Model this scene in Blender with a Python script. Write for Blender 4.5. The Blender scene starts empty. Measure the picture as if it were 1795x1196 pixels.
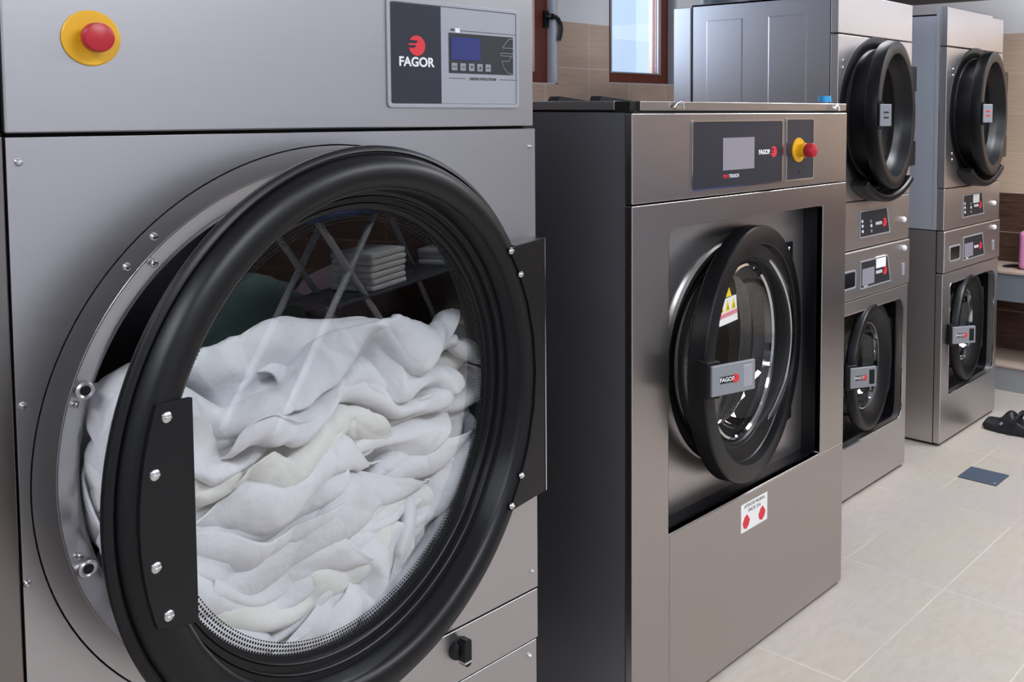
import bpy, bmesh, math, random
import numpy as np
from mathutils import Vector, Matrix
C = bpy.context.scene.collection
SC = bpy.context.scene
R = math.radians
PI = math.pi

# ------------------------------------------------------------------ camera
cd = bpy.data.cameras.new('camera'); cam = bpy.data.objects.new('camera', cd); C.objects.link(cam)
cd.sensor_width = 36; cd.lens = 1725.94 * 36 / 1795
cd.shift_x = (897.5 - 1174.36) / 1795; cd.shift_y = (303.32 - 598) / 1795
cd.clip_start = 0.02; cd.clip_end = 100
rt = Vector((0.622808, -0.78237108, 0.00238633)); up = Vector((0.04831994, 0.04150912, 0.99796903)); fw = Vector((0.78088116, 0.62142778, -0.06365634))
m3 = Matrix((rt, up, -fw)).transposed()
cam.matrix_world = Matrix.Translation((0, 0, 1.45)) @ m3.to_4x4()
SC.camera = cam
# ------------------------------------------------------------------ world, exposure
w = bpy.data.worlds.new('daylight'); SC.world = w; w.use_nodes = True
w.node_tree.nodes['Background'].inputs[0].default_value = (.72, .84, 1, 1); w.node_tree.nodes['Background'].inputs[1].default_value = 2.0
SC.view_settings.view_transform = 'Standard'; SC.view_settings.look = 'None'; SC.view_settings.gamma = 1
SC.view_settings.exposure = 0.0
# ------------------------------------------------------------------ ceiling lamps added out of view for light (their glowing fixtures are built below)
LAMPS = [(-.9, .2, .6, 1.5), (1.3, -.7, 1.2, .6), (3.3, -.2, 1.2, .6), (4.4, .9, .6, .6)]
LAMP_W = [32, 42, 38, 44]
for (x, y, sx, sy), e in zip(LAMPS, LAMP_W):
    l = bpy.data.lights.new('added_ceiling_lamp', 'AREA'); l.shape = 'RECTANGLE'; l.size = sx; l.size_y = sy; l.energy = e; l.color = (.9, .95, 1)
    o = bpy.data.objects.new('added_ceiling_lamp', l); C.objects.link(o); o.location = (x, y, 2.62)
for x0, wd in ((2.5, 1.0), (3.57, .5)):
    l = bpy.data.lights.new('window_daylight', 'AREA'); l.shape = 'RECTANGLE'; l.size = wd; l.size_y = .8; l.energy = 8; l.color = (.75, .87, 1)
    o = bpy.data.objects.new('window_daylight', l); C.objects.link(o); o.location = (x0, 3.3, 2.05); o.rotation_euler = (R(-80), 0, 0)

# ------------------------------------------------------------------ materials
def lin(h):
    h = h.lstrip('#'); v = [int(h[i:i + 2], 16) / 255 for i in (0, 2, 4)]
    return tuple(((c / 12.92) if c <= .04045 else ((c + .055) / 1.055) ** 2.4) for c in v) + (1,)
class NT:
    def __init__(s, name):
        s.m = bpy.data.materials.new(name); s.m.use_nodes = True; s.t = s.m.node_tree; s.b = s.t.nodes['Principled BSDF']; s.out = s.t.nodes['Material Output']
    def n(s, ty, **k):
        o = s.t.nodes.new(ty)
        for a, v in k.items(): setattr(o, a, v)
        return o
    def l(s, a, b): s.t.links.new(a, b)
    def set(s, sock, v):
        if hasattr(v, 'is_linked') or isinstance(v, bpy.types.NodeSocket): s.l(v, sock)
        else: sock.default_value = v
    def math(s, op, a, b=0., c=0.):
        o = s.n('ShaderNodeMath', operation=op); s.set(o.inputs[0], a); s.set(o.inputs[1], b); s.set(o.inputs[2], c); return o.outputs[0]
    def mix(s, f, a, b):
        o = s.n('ShaderNodeMix', data_type='RGBA'); s.set(o.inputs[0], f); s.set(o.inputs[6], a); s.set(o.inputs[7], b); return o.outputs[2]
    def coords(s, kind='Object'):
        return s.n('ShaderNodeTexCoord').outputs[kind]
    def xyz(s, v):
        o = s.n('ShaderNodeSeparateXYZ'); s.l(v, o.inputs[0]); return o.outputs
    def scale(s, v, sc):
        o = s.n('ShaderNodeMapping'); s.l(v, o.inputs[0]); o.inputs['Scale'].default_value = sc; return o.outputs[0]
    def noise(s, v, sc, det=3, rough=.5):
        o = s.n('ShaderNodeTexNoise'); s.l(v, o.inputs['Vector']); o.inputs['Scale'].default_value = sc; o.inputs['Detail'].default_value = det; o.inputs['Roughness'].default_value = rough; return o.outputs[0]
    def ramp(s, f, a, b, lo=0., hi=1.):
        o = s.n('ShaderNodeMapRange'); s.l(f, o.inputs[0]); o.inputs[1].default_value = lo; o.inputs[2].default_value = hi; o.inputs[3].default_value = a; o.inputs[4].default_value = b; return o.outputs[0]
    def bump(s, h, strength=.2, dist=.001):
        o = s.n('ShaderNodeBump'); s.l(h, o.inputs['Height']); o.inputs['Strength'].default_value = strength; o.inputs['Distance'].default_value = dist; s.l(o.outputs[0], s.b.inputs['Normal'])
    def P(s, **k):
        for a, v in k.items(): s.set(s.b.inputs[a.replace('_', ' ')], v)
        return s.m
M = {}
def plain(name, col, rough=.5, metal=0., spec=.5, **k):
    t = NT(name); t.P(Base_Color=lin(col) if isinstance(col, str) else col, Roughness=rough, Metallic=metal, **k)
    t.b.inputs['Specular IOR Level'].default_value = spec; M[name] = t.m; return t.m
def steel(name, col, rough, streak=(3, 3, 260), vary=.05, bump=.03):
    t = NT(name); v = t.coords()
    n = t.noise(t.scale(v, streak), 1.0, 2)
    c0 = lin(col); c = tuple(x * (1 - vary) for x in c0[:3]) + (1,)
    t.P(Base_Color=t.mix(n, c, c0), Metallic=1., Roughness=t.ramp(n, rough - .015, rough + .02))
    t.bump(n, bump, .0005); M[name] = t.m; return t.m
steel('brushed_steel', '#bfbdbf', .34, vary=.03, bump=.0)
steel('brushed_steel_warm', '#b6b0ae', .29, vary=.02, bump=.0)
steel('dark_steel', '#8c8684', .30, bump=.0)
steel('dark_steel_light', '#cbc6c5', .38, vary=.02, bump=.0)
steel('polished_steel', '#c8c8c8', .06, vary=.02, bump=.0)
plain('chrome', '#dcdcdc', .12, 1.)
t = NT('black_plastic'); v = t.coords(); t.P(Base_Color=lin('#0a0a0e'), Roughness=t.ramp(t.noise(v, 8), .36, .42)); t.b.inputs['Specular IOR Level'].default_value = .36; t.bump(t.noise(v, 900, 1), .05, .0004); M['black_plastic'] = t.m
plain('black_gloss', '#0c0c10', .18)
plain('rubber', '#0e0e10', .6)
plain('black_panel', '#2b2d37', .32)
plain('gap', '#060606', .8)
plain('panel_silver', '#a9abb3', .35, .35)
plain('red_plastic', '#b3202f', .35)
plain('red_print', '#d8303c', .45)
plain('yellow_plastic', '#e3ac1a', .4)
plain('white_print', '#e8e8ec', .5)
plain('grey_print', '#8d8f98', .4)
plain('dark_print', '#24252b', .5)
plain('lcd_blue', '#3a3f78', .12)
plain('lcd_grey', '#8f8b95', .15)
plain('latch_grey', '#8e9096', .4, .2)
plain('paper', '#ecebea', .6)
plain('yellow_paper', '#f2d21c', .5)
plain('pink_paper', '#dd8b92', .5)
plain('green_print', '#5c7a3a', .5)
plain('screw', '#d8d8d8', .25, 1.)
plain('blue_plastic', '#2b9bdc', .35)
plain('pink_plastic', '#d98ab8', .4)
plain('clog_black', '#111218', .5)
plain('plate_blue', '#454f60', .45)
plain('side_paint', '#8c8c94', .42, .75)
plain('side_steel_lit', '#d2d6e0', .36, .6)  # paler copy of the dryer side steel: brighter light there put into the colour
plain('apron_grey', '#70757f', .5)
plain('duct_grey', '#5a5d66', .5, .3)
plain('lamp_body', '#dddddd', .5)
t = NT('lamp_glow'); t.P(Base_Color=(1, 1, 1, 1)); t.b.inputs['Emission Color'].default_value = (.96, .98, 1, 1); t.b.inputs['Emission Strength'].default_value = 5; M['lamp_glow'] = t.m
plain('outer_wall', '#e9f2fa', .8); plain('outer_grey', '#56657e', .8); plain('outer_dark', '#6f8296', .3); plain('outer_ground', '#b9bcc0', .9)
plain('plaster', '#c6c9d2', .9); plain('ceiling_paint', '#d6dae4', .9)
# white terry / cotton cloth
def cloth(name, col, sc=700):
    t = NT(name); v = t.coords('Object'); n = t.noise(v, sc, 1); t.P(Base_Color=lin(col), Roughness=.95); t.b.inputs['Specular IOR Level'].default_value = .15
    t.b.inputs['Sheen Weight'].default_value = .25; t.bump(t.math('ADD', t.math('MULTIPLY', n, .25), t.math('MULTIPLY', t.math('ABSOLUTE', t.math('SUBTRACT', t.noise(v, 14, 3, .55), .5)), 9.)), .22, .006); M[name] = t.m
cloth('cotton_white', '#d6d6db'); cloth('cotton_cream', '#d7d6d2'); cloth('cotton_grey', '#d0d0d6'); cloth('cotton_teal', '#64807a'); cloth('cotton_pink', '#8d7b82'); cloth('towel_white', '#f4f4f4')
# thin glass: what lies behind stays visible, the surface mirrors by Fresnel
def glass(name, tint=(.96, .97, .97, 1), rough=.0, boost=1.0, frit=None):
    t = NT(name); t.t.nodes.remove(t.b)
    g = t.n('ShaderNodeNewGeometry'); dt = t.n('ShaderNodeVectorMath', operation='DOT_PRODUCT'); t.l(g.outputs['Normal'], dt.inputs[0]); t.l(g.outputs['Incoming'], dt.inputs[1])
    fres = t.math('ADD', .04, t.math('MULTIPLY', .96, t.math('POWER', t.math('SUBTRACT', 1., t.math('ABSOLUTE', dt.outputs['Value'])), 5.)))
    tr = t.n('ShaderNodeBsdfTransparent'); tr.inputs[0].default_value = tint
    gl = t.n('ShaderNodeBsdfGlossy'); gl.inputs['Roughness'].default_value = rough; gl.inputs[0].default_value = (1, 1, 1, 1)
    mx = t.n('ShaderNodeMixShader'); t.l(t.math('MINIMUM', t.math('MULTIPLY', fres, boost), 1.), mx.inputs[0]); t.l(tr.outputs[0], mx.inputs[1]); t.l(gl.outputs[0], mx.inputs[2]); last = mx.outputs[0]
    if frit:   # a printed band of black dots round the edge of the pane
        r0, pitch = frit; x, y, z = t.xyz(t.coords())
        r = t.math('SQRT', t.math('ADD', t.math('MULTIPLY', x, x), t.math('MULTIPLY', z, z))); a = t.math('ARCTAN2', z, x)
        rr = t.math('DIVIDE', r, pitch); aa = t.math('MULTIPLY', a, .34 / pitch)
        row = t.math('FLOOR', rr); fa = t.math('SUBTRACT', t.math('FRACT', t.math('ADD', aa, t.math('MULTIPLY', row, .5))), .5); fr_ = t.math('SUBTRACT', t.math('FRACT', rr), .5)
        d = t.math('SQRT', t.math('ADD', t.math('MULTIPLY', fa, fa), t.math('MULTIPLY', fr_, fr_)))
        mask = t.math('MULTIPLY', t.math('LESS_THAN', d, .34), t.math('GREATER_THAN', r, r0))
        df = t.n('ShaderNodeBsdfDiffuse'); df.inputs[0].default_value = (.02, .02, .02, 1)
        m2 = t.n('ShaderNodeMixShader'); t.l(mask, m2.inputs[0]); t.l(last, m2.inputs[1]); t.l(df.outputs[0], m2.inputs[2]); last = m2.outputs[0]
    t.l(last, t.out.inputs[0]); M[name] = t.m
glass('door_glass', boost=3.2, frit=(.3275, .0058)); glass('bowl_glass', (.93, .94, .93, 1), boost=1.6); glass('window_glass', (.97, .98, 1, 1))
# perforated drum sheet
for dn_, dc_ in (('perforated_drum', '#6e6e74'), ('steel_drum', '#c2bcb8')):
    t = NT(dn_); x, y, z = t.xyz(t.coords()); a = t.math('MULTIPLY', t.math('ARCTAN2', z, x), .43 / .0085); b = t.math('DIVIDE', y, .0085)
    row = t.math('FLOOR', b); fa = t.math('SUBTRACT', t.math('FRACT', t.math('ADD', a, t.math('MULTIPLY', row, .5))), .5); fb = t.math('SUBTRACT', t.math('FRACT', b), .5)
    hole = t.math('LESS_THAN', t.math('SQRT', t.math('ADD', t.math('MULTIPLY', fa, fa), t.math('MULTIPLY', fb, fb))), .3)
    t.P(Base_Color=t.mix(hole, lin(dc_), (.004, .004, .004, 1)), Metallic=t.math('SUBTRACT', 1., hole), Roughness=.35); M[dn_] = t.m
# wall tiles: wood-look, 0.3 x 0.2 m, dark below one metre, plaster above
def tiles(name, ax, u0, z0, pu, pz, top, darkz, beige='#c9ad98'):
    t = NT(name); v = t.coords(); s = t.xyz(v); u = s[ax]; z = s[2]
    fu = t.math('FRACT', t.math('DIVIDE', t.math('SUBTRACT', u, u0 - 30 * pu), pu)); fz = t.math('FRACT', t.math('DIVIDE', t.math('SUBTRACT', z, z0 - 30 * pz), pz))
    jw = .004
    j = t.math('MAXIMUM', t.math('LESS_THAN', fz, jw / pz), t.math('LESS_THAN', fu, jw / pu))
    st = (2, 2, 40); gr = t.noise(t.scale(v, st), 3.0, 4, .6)
    cellz = t.math('FLOOR', t.math('DIVIDE', t.math('SUBTRACT', z, z0), pz)); cellu = t.math('FLOOR', t.math('DIVIDE', t.math('SUBTRACT', u, u0), pu))
    wn = t.n('ShaderNodeTexWhiteNoise', noise_dimensions='2D'); cb = t.n('ShaderNodeCombineXYZ'); t.l(cellu, cb.inputs[0]); t.l(cellz, cb.inputs[1]); t.l(cb.outputs[0], wn.inputs['Vector'])
    f = t.math('ADD', t.ramp(gr, -.3, .6, .3, .7), t.ramp(wn.outputs[0], 0, .35))
    l0 = lin(beige); light = t.mix(f, tuple(c * .8 for c in l0[:3]) + (1,), l0); dark = t.mix(f, lin('#3e2a22'), lin('#6e5146'))
    isd = t.math('LESS_THAN', z, darkz); col = t.mix(isd, light, dark)
    col = t.mix(j, col, t.mix(isd, lin('#d6c4b6'), lin('#a08c7c')))
    isp = t.math('GREATER_THAN', z, top); col = t.mix(isp, col, lin('#e2e0e3'))
    t.P(Base_Color=col, Roughness=t.mix(isp, (.35,) * 3 + (1,), (.9,) * 3 + (1,))); M[name] = t.m
tiles('wall_tiles_back', 0, 2.923, 1.629, .27, .2, 1.828, 1.03)
tiles('wall_tiles_side', 1, 1.2, 1.003, 1.2, .2165, 1.869, 1.003, '#d8bea6')  # same tile as the back wall; its stronger light put in as paler beige
# floor tiles
t = NT('floor_tiles'); v = t.coords(); s = t.xyz(v)
fx = t.math('FRACT', t.math('DIVIDE', t.math('SUBTRACT', s[0], 2.787 - 20 * .62), .62)); fy = t.math('FRACT', t.math('DIVIDE', t.math('SUBTRACT', s[1], 1.153 - 20 * .33), .33))
j = t.math('MAXIMUM', t.math('LESS_THAN', fx, .004 / .62), t.math('LESS_THAN', fy, .004 / .33))
n1 = t.noise(v, 2.2, 4, .6); n2 = t.noise(t.scale(v, (2, 5, 1)), 9, 5, .65)
cb = t.n('ShaderNodeCombineXYZ'); t.l(t.math('FLOOR', t.math('DIVIDE', t.math('SUBTRACT', s[0], 2.787), .62)), cb.inputs[0]); t.l(t.math('FLOOR', t.math('DIVIDE', t.math('SUBTRACT', s[1], 1.153), .33)), cb.inputs[1])
wn = t.n('ShaderNodeTexWhiteNoise', noise_dimensions='2D'); t.l(cb.outputs[0], wn.inputs['Vector'])
col = t.mix(t.ramp(n1, 0, 1, .35, .65), lin('#aaa09c'), lin('#ada392')); col = t.mix(t.ramp(n2, 0, .7, .3, .75), col, lin('#bfb5b0')); col = t.mix(t.math('MULTIPLY', wn.outputs[0], .25), col, lin('#a39c98'))
t.P(Base_Color=t.mix(t.math('MULTIPLY', j, t.ramp(n1, .1, 1., .4, .6)), col, lin('#cac2ba')), Roughness=t.ramp(n2, .32, .48)); t.bump(t.math('SUBTRACT', t.math('MULTIPLY', n2, .4), t.math('MULTIPLY', j, .6)), .25, .0015); M['floor_tiles'] = t.m
# varnished wood
t = NT('varnished_wood'); v = t.coords(); n = t.noise(t.scale(v, (30, 30, 2)), 2.5, 5, .6); t.P(Base_Color=t.mix(n, lin('#542619'), lin('#7c3c28')), Roughness=.3); t.bump(n, .1, .001); M['varnished_wood'] = t.m

# ------------------------------------------------------------------ mesh helpers
ORG = {}
class MB:
    def __init__(s): s.v = []; s.f = []
    def add(s, vs, fs): k = len(s.v); s.v += [tuple(p) for p in vs]; s.f += [tuple(i + k for i in f) for f in fs]; return s
    def box(s, x0, x1, y0, y1, z0, z1):
        return s.add([(x0, y0, z0), (x1, y0, z0), (x1, y1, z0), (x0, y1, z0), (x0, y0, z1), (x1, y0, z1), (x1, y1, z1), (x0, y1, z1)], [(0, 3, 2, 1), (4, 5, 6, 7), (0, 1, 5, 4), (1, 2, 6, 5), (2, 3, 7, 6), (3, 0, 4, 7)])
    def prism(s, pts, y0, y1):          # outline in x,z pushed along y
        n = len(pts); return s.add([(x, y0, z) for x, z in pts] + [(x, y1, z) for x, z in pts], [tuple(range(n)), tuple(range(2 * n - 1, n - 1, -1))] + [(i, i + n, (i + 1) % n + n, (i + 1) % n) for i in range(n)])
    def zprism(s, pts, z0, z1):         # outline in x,y pushed along z
        n = len(pts); return s.add([(x, y, z0) for x, y in pts] + [(x, y, z1) for x, y in pts], [tuple(range(n)), tuple(range(2 * n - 1, n - 1, -1))] + [(i, i + n, (i + 1) % n + n, (i + 1) % n) for i in range(n)])
    def lathe(s, prof, cx=0, cz=0, cy=0, seg=128, a0=0., a1=360., close=False):
        full = abs(a1 - a0) >= 359.9; n = seg if full else seg + 1
        vs = []
        for k in range(n):
            a = R(a0 + (a1 - a0) * k / seg); vs += [(cx + r * math.cos(a), cy + d, cz + r * math.sin(a)) for r, d in prof]
        p = len(prof); fs = []
        for k in range(seg):
            k2 = (k + 1) % n
            for i in range(p - 1 + (1 if close else 0)):
                i2 = (i + 1) % p; fs.append((k * p + i, k2 * p + i, k2 * p + i2, k * p + i2))
        if close and not full: fs += [tuple(range(p)), tuple((n - 1) * p + i for i in range(p - 1, -1, -1))]
        return s.add(vs, fs)
    def cyl(s, p0, p1, r0, r1=None, seg=20):
        r1 = r0 if r1 is None else r1; p0 = Vector(p0); p1 = Vector(p1); d = (p1 - p0).normalized(); a = d.orthogonal().normalized(); b = d.cross(a)
        vs = [p0 + (a * math.cos(2 * PI * k / seg) + b * math.sin(2 * PI * k / seg)) * r0 for k in range(seg)] + [p1 + (a * math.cos(2 * PI * k / seg) + b * math.sin(2 * PI * k / seg)) * r1 for k in range(seg)]
        return s.add(vs, [tuple(range(seg - 1, -1, -1)), tuple(range(seg, 2 * seg))] + [(k, (k + 1) % seg, (k + 1) % seg + seg, k + seg) for k in range(seg)])
    def plate(s, outer, inner, y0, y1):  # flat sheet with a hole, both outlines in x,z
        bm = bmesh.new(); es = []
        for loop in (outer, inner):
            vs = [bm.verts.new((x, 0, z)) for x, z in loop]; es += [bm.edges.new((vs[i], vs[(i + 1) % len(vs)])) for i in range(len(vs))]
        bmesh.ops.triangle_fill(bm, edges=es, use_beauty=True, use_dissolve=False)
        bm.verts.index_update(); vs = [(v.co.x, v.co.z) for v in bm.verts]; fs = [tuple(v.index for v in f.verts) for f in bm.faces]
        n = len(vs); no = len(outer); ni = len(inner)
        s.add([(x, y0, z) for x, z in vs] + [(x, y1, z) for x, z in vs], fs + [tuple(i + n for i in reversed(f)) for f in fs] + [(i, i + n, (i + 1) % no + n, (i + 1) % no) for i in range(no)] + [(no + i, no + (i + 1) % ni, no + (i + 1) % ni + n, no + i + n) for i in range(ni)])
        bm.free(); return s
def circle(cx, cz, r, n=128): return [(cx + r * math.cos(2 * PI * k / n), cz + r * math.sin(2 * PI * k / n)) for k in range(n)]
def rect(x0, x1, z0, z1): return [(x0, z0), (x1, z0), (x1, z1), (x0, z1)]
def rrect(x0, x1, z0, z1, r, n=6):
    rs = r if isinstance(r, (tuple, list)) else (r,) * 4; out = []
    for (cx, cz, a, q) in ((x0, z0, 180, 0), (x1, z0, 270, 1), (x1, z1, 0, 2), (x0, z1, 90, 3)):
        q = rs[q]; ox = cx + (q if cx == x0 else -q); oz = cz + (q if cz == z0 else -q)
        out += [(ox + q * math.cos(R(a + 90 * k / n)), oz + q * math.sin(R(a + 90 * k / n))) for k in range(n + 1)] if q > 0 else [(cx, cz)]
    return out
def put(name, mb, mat, parent=None, bevel=0., smooth=True, sub=0, seg=2, local=False, ang=32):
    me = bpy.data.meshes.new(name); org = Vector((0, 0, 0)) if (parent is None or local) else ORG.get(parent.name, Vector((0, 0, 0)))
    me.from_pydata([(x - org.x, y - org.y, z - org.z) for x, y, z in mb.v], [], mb.f); me.validate()
    bm = bmesh.new(); bm.from_mesh(me); bmesh.ops.recalc_face_normals(bm, faces=bm.faces)
    big = [f for f in bm.faces if len(f.verts) > 8]
    if big: bmesh.ops.triangulate(bm, faces=big, ngon_method='EAR_CLIP')
    bm.to_mesh(me); bm.free()
    me.materials.append(M[mat] if isinstance(mat, str) else mat)
    if smooth:
        for p in me.polygons: p.use_smooth = True
        me.set_sharp_from_angle(angle=R(ang))
    o = bpy.data.objects.new(name, me); C.objects.link(o)
    if parent is not None: o.parent = parent
    ORG[o.name] = org
    if bevel:
        b = o.modifiers.new('bevel', 'BEVEL'); b.width = bevel; b.segments = seg; b.limit_method = 'ANGLE'; b.angle_limit = R(40); b.harden_normals = True
    if sub: q = o.modifiers.new('sub', 'SUBSURF'); q.levels = sub; q.render_levels = sub
    return o
def tag(o, label, cat, group=None, kind=None):
    if label: o['label'] = label; o['category'] = cat
    if group: o['group'] = group
    if kind: o['kind'] = kind
    return o
def thing(name, loc, label, cat, group=None):
    o = bpy.data.objects.new(name, None); C.objects.link(o); o.location = loc; o.empty_display_size = .1; ORG[o.name] = Vector(loc); return tag(o, label, cat, group)
def struct(name, mb, mat, **k):
    o = put(name, mb, mat, **k); o['kind'] = 'structure'; return o
def text(name, s, size, x, y, z, mat, parent, local=False, align='CENTER', bold=0., ext=.0005, sx=1.):
    cu = bpy.data.curves.new(name, 'FONT'); cu.body = s; cu.size = size; cu.align_x = align; cu.align_y = 'CENTER'; cu.extrude = ext; cu.offset = bold
    tmp = bpy.data.objects.new('tmp', cu); C.objects.link(tmp); bpy.context.view_layer.update()
    me = bpy.data.meshes.new_from_object(tmp.evaluated_get(bpy.context.evaluated_depsgraph_get())); bpy.data.objects.remove(tmp); bpy.data.curves.remove(cu)
    me.transform(Matrix.Rotation(R(90), 4, 'X')); me.transform(Matrix.Diagonal((sx, 1, 1, 1))); org = Vector((0, 0, 0)) if local else ORG.get(parent.name, Vector((0, 0, 0)))
    me.transform(Matrix.Translation(Vector((x, y, z)) - org)); me.name = name; me.materials.clear(); me.materials.append(M[mat])
    o = bpy.data.objects.new(name, me); C.objects.link(o); o.parent = parent; return o
def emblem_pts(cx, cz, r):
    pts = [(math.cos(R(a)), math.sin(R(a))) for a in range(-152, 149, 6)]
    pts += [(.12, .5), (-.08, .2), (-.98, .2), (-1., .02), (-.05, .02), (-.3, -.24), (-.95, -.24)]
    return [(cx + r * x, cz + r * z) for x, z in pts]
def emblem(cx, cz, r, y, parent, local=False, name='emblem', mat='red_print'):
    return put(name, MB().prism(emblem_pts(cx, cz, r), y - .0006, y), mat, parent, local=local, smooth=False)
def screw(x, y, z, parent, r=.0055, local=False, name='screw'):
    mb = MB().lathe([(0, -.0045), (r * .55, -.004), (r * .9, -.002), (r, 0), (r, .001)], x, z, y, seg=20); mb.box(x - r * .55, x + r * .55, y - .0052, y - .0040, z - .0007, z + .0007)
    return put(name, mb, 'screw', parent, local=local)
def door_frame(name, mb, mat, parent, C0, deg, **k):
    o = put(name, mb, mat, parent, local=True, **k); o.location = Vector(C0) - ORG[parent.name]; o.rotation_euler = (0, 0, R(deg)); ORG[o.name] = Vector((0, 0, 0)); return o

# ------------------------------------------------------------------ room shell
struct('floor', MB().box(-2.2, 5.35, -2.4, 3.0, -.1, 0), 'floor_tiles', smooth=False)
struct('ceiling', MB().box(-2.2, 5.5, -2.4, 3.15, 2.7, 2.8), 'ceiling_paint', smooth=False)
# back wall with two window openings
mbw = MB()
for (a, b, c, d) in ((-2.2, 2.0, 0, 2.7), (3.0, 3.327, 0, 2.7), (3.825, 5.5, 0, 2.7), (2.0, 3.0, 0, 1.56), (3.327, 3.825, 0, 1.572), (2.0, 3.0, 2.45, 2.7), (3.327, 3.825, 2.45, 2.7)):
    mbw.box(a, b, 3.0, 3.18, c, d)
struct('wall_back', mbw, 'wall_tiles_back', smooth=False)
struct('wall_right', MB().box(5.35, 5.5, -2.4, 3.0, 0, 2.7), 'wall_tiles_side', smooth=False)
struct('wall_left', MB().box(-2.35, -2.2, -2.4, 3.15, 0, 2.7), 'plaster', smooth=False)
struct('wall_front', MB().box(-2.2, 5.5, -2.55, -2.4, 0, 2.7), 'plaster', smooth=False)
for i, (x0, x1, z0) in enumerate(((2.0, 3.0, 1.56), (3.327, 3.825, 1.572))):
    mb = MB()
    for q in (rect(x1 - .012, x1 - .0, z0, 2.446), rect(x0, x1, z0, z0 + .004)): mb.prism(q, 3.002, 3.05)
    wn_ = struct('window_%d' % (i + 1), MB().plate(rect(x0 + .004, x1 - .004, z0 + .004, 2.446), rect(x0 + .065, x1 - (.075 if i else .085), z0 + .052, 2.39), 3.05, 3.10), 'varnished_wood', bevel=.004)
    put('reveal', mb, 'plaster', wn_, smooth=False)
    if i:
        put('gasket', MB().plate(rect(x0 + .06, x1 - .072, z0 + .05, 2.392), rect(x0 + .07, x1 - .092, z0 + .056, 2.38), 3.045, 3.052), 'panel_silver', wn_)
        put('pane', MB().box(x0 + .06, x1 - .08, 3.07, 3.076, z0 + .05, 2.392), 'window_glass', wn_, smooth=False)
    else:
        put('pane', MB().box(x0 + .06, x1 - .08, 3.07, 3.076, z0 + .05, 2.392), 'window_glass', wn_, smooth=False)
        hb = MB().box(2.962, 2.984, 3.036, 3.05, 1.80, 1.87); hb.cyl((2.973, 3.036, 1.845), (2.973, 3.0, 1.845), .012)
        put('window_handle', hb, 'black_plastic', wn_, bevel=.003)
        lv = MB(); pts = [(2.973, 3.002, 1.845), (2.99, 2.99, 1.84), (3.006, 2.985, 1.81), (3.006, 2.985, 1.78), (2.998, 2.99, 1.745)]
        for a, b in zip(pts, pts[1:]): lv.cyl(a, b, .0085)
        put('lever', lv, 'black_plastic', wn_)
tag(put('neighbour_building', MB().box(1.0, 12, 8, 8.3, 0, 7), 'outer_grey', smooth=False), 'pale grey building seen through the window', 'building')
b_ = bpy.data.objects['neighbour_building']
for (x0, x1, z0, z1) in ((8.0, 8.5, 2.35, 3.4), (8.75, 9.2, 2.35, 3.4), (8.0, 9.2, 1.4, 2.1)):
    put('window', MB().box(x0, x1, 7.97, 8.0, z0, z1), 'outer_dark', b_, smooth=False)
tag(put('outdoor_pillar', MB().box(5.27, 6.1, 4.5, 4.9, 0, 5), 'outer_wall', smooth=False), 'white pillar standing outside the window', 'pillar')
struct('ground', MB().box(-2, 13, 3.2, 10, -.2, -.05), 'outer_ground', smooth=False)

# ------------------------------------------------------------------ added ceiling lamps, out of view
for i, (x, y, sx, sy) in enumerate(LAMPS):
    lt = thing('added_light_panel', (x, y, 2.7), ['square', 'wide', 'wide', 'small square'][i] + ' flat white light panel added on the unseen ceiling ' + ['near the left wall', 'in front of the big dryer', 'in front of the stacked machines', 'by the sink ledge'][i], 'light')
    put('frame', MB().box(x - sx / 2 - .03, x + sx / 2 + .03, y - sy / 2 - .03, y + sy / 2 + .03, 2.66, 2.7), 'lamp_body', lt, bevel=.004)
    put('diffuser', MB().box(x - sx / 2, x + sx / 2, y - sy / 2, y + sy / 2, 2.652, 2.662), 'lamp_glow', lt, smooth=False)

# ================================================================== big dryer (left)
X0, X1, YF, CX, CZ = .447, 1.353, 1.42, .907, .945
D = thing('large_tumble_dryer', ((X0 + X1) / 2, 1.85, 0), 'large stainless tumble dryer with round black glass door full of white laundry', 'dryer')
S1 = 'brushed_steel'
bd = MB().box(X0 + .004, X0 + .006, YF + .03, 2.3, .1, 1.9).box(X1 - .006, X1 - .002, YF + .03, 2.3, .1, 1.9).box(X0 + .004, X1 - .004, 2.29, 2.3, .1, 1.9).box(X0 + .004, X1 - .004, YF + .03, 2.3, 1.89, 1.9).box(X0 + .004, X1 - .004, YF + .03, 2.3, .1, .11)
put('body', bd, 'dark_steel', D)
put('inner_frame', MB().plate(rect(X0 + .006, X1 - .006, .1, 1.89), circle(CX, CZ, .43), YF + .022, YF + .028), 'gap', D, smooth=False)
put('top_panel', MB().box(X0 - .0005, X1 - .001, YF, YF + .022, 1.4185, 1.9), S1, D, bevel=.003)
put('front_panel', MB().plate(rect(X0 - .0005, X1 + .003, .483, 1.4135), circle(CX, CZ, .4485), YF, YF + .02), S1, D, bevel=.0015, seg=1)
put('lower_panel', MB().box(X0 - .0005, X1 + .003, YF, YF + .02, .3765, .479), S1, D, bevel=.002)
put('kick_panel', MB().box(X0 - .0005, X1, YF + .001, YF + .02, .1, .374), S1, D, bevel=.002)
for x, y in ((X0 + .08, 1.5), (X1 - .08, 1.5), (X0 + .08, 2.2), (X1 - .08, 2.2)): put('foot', MB().cyl((x, y, 0), (x, y, .1), .025), 'rubber', D)
rg = MB().lathe([(.4465, .018), (.4465, .0), (.4185, -.0005), (.4165, .001), (.405, .006), (.392, .014), (.3845, .022), (.3825, .026), (.3815, .03), (.3815, .06)], CX, CZ, YF, 160)
put('door_surround', rg, S1, D)
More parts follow.
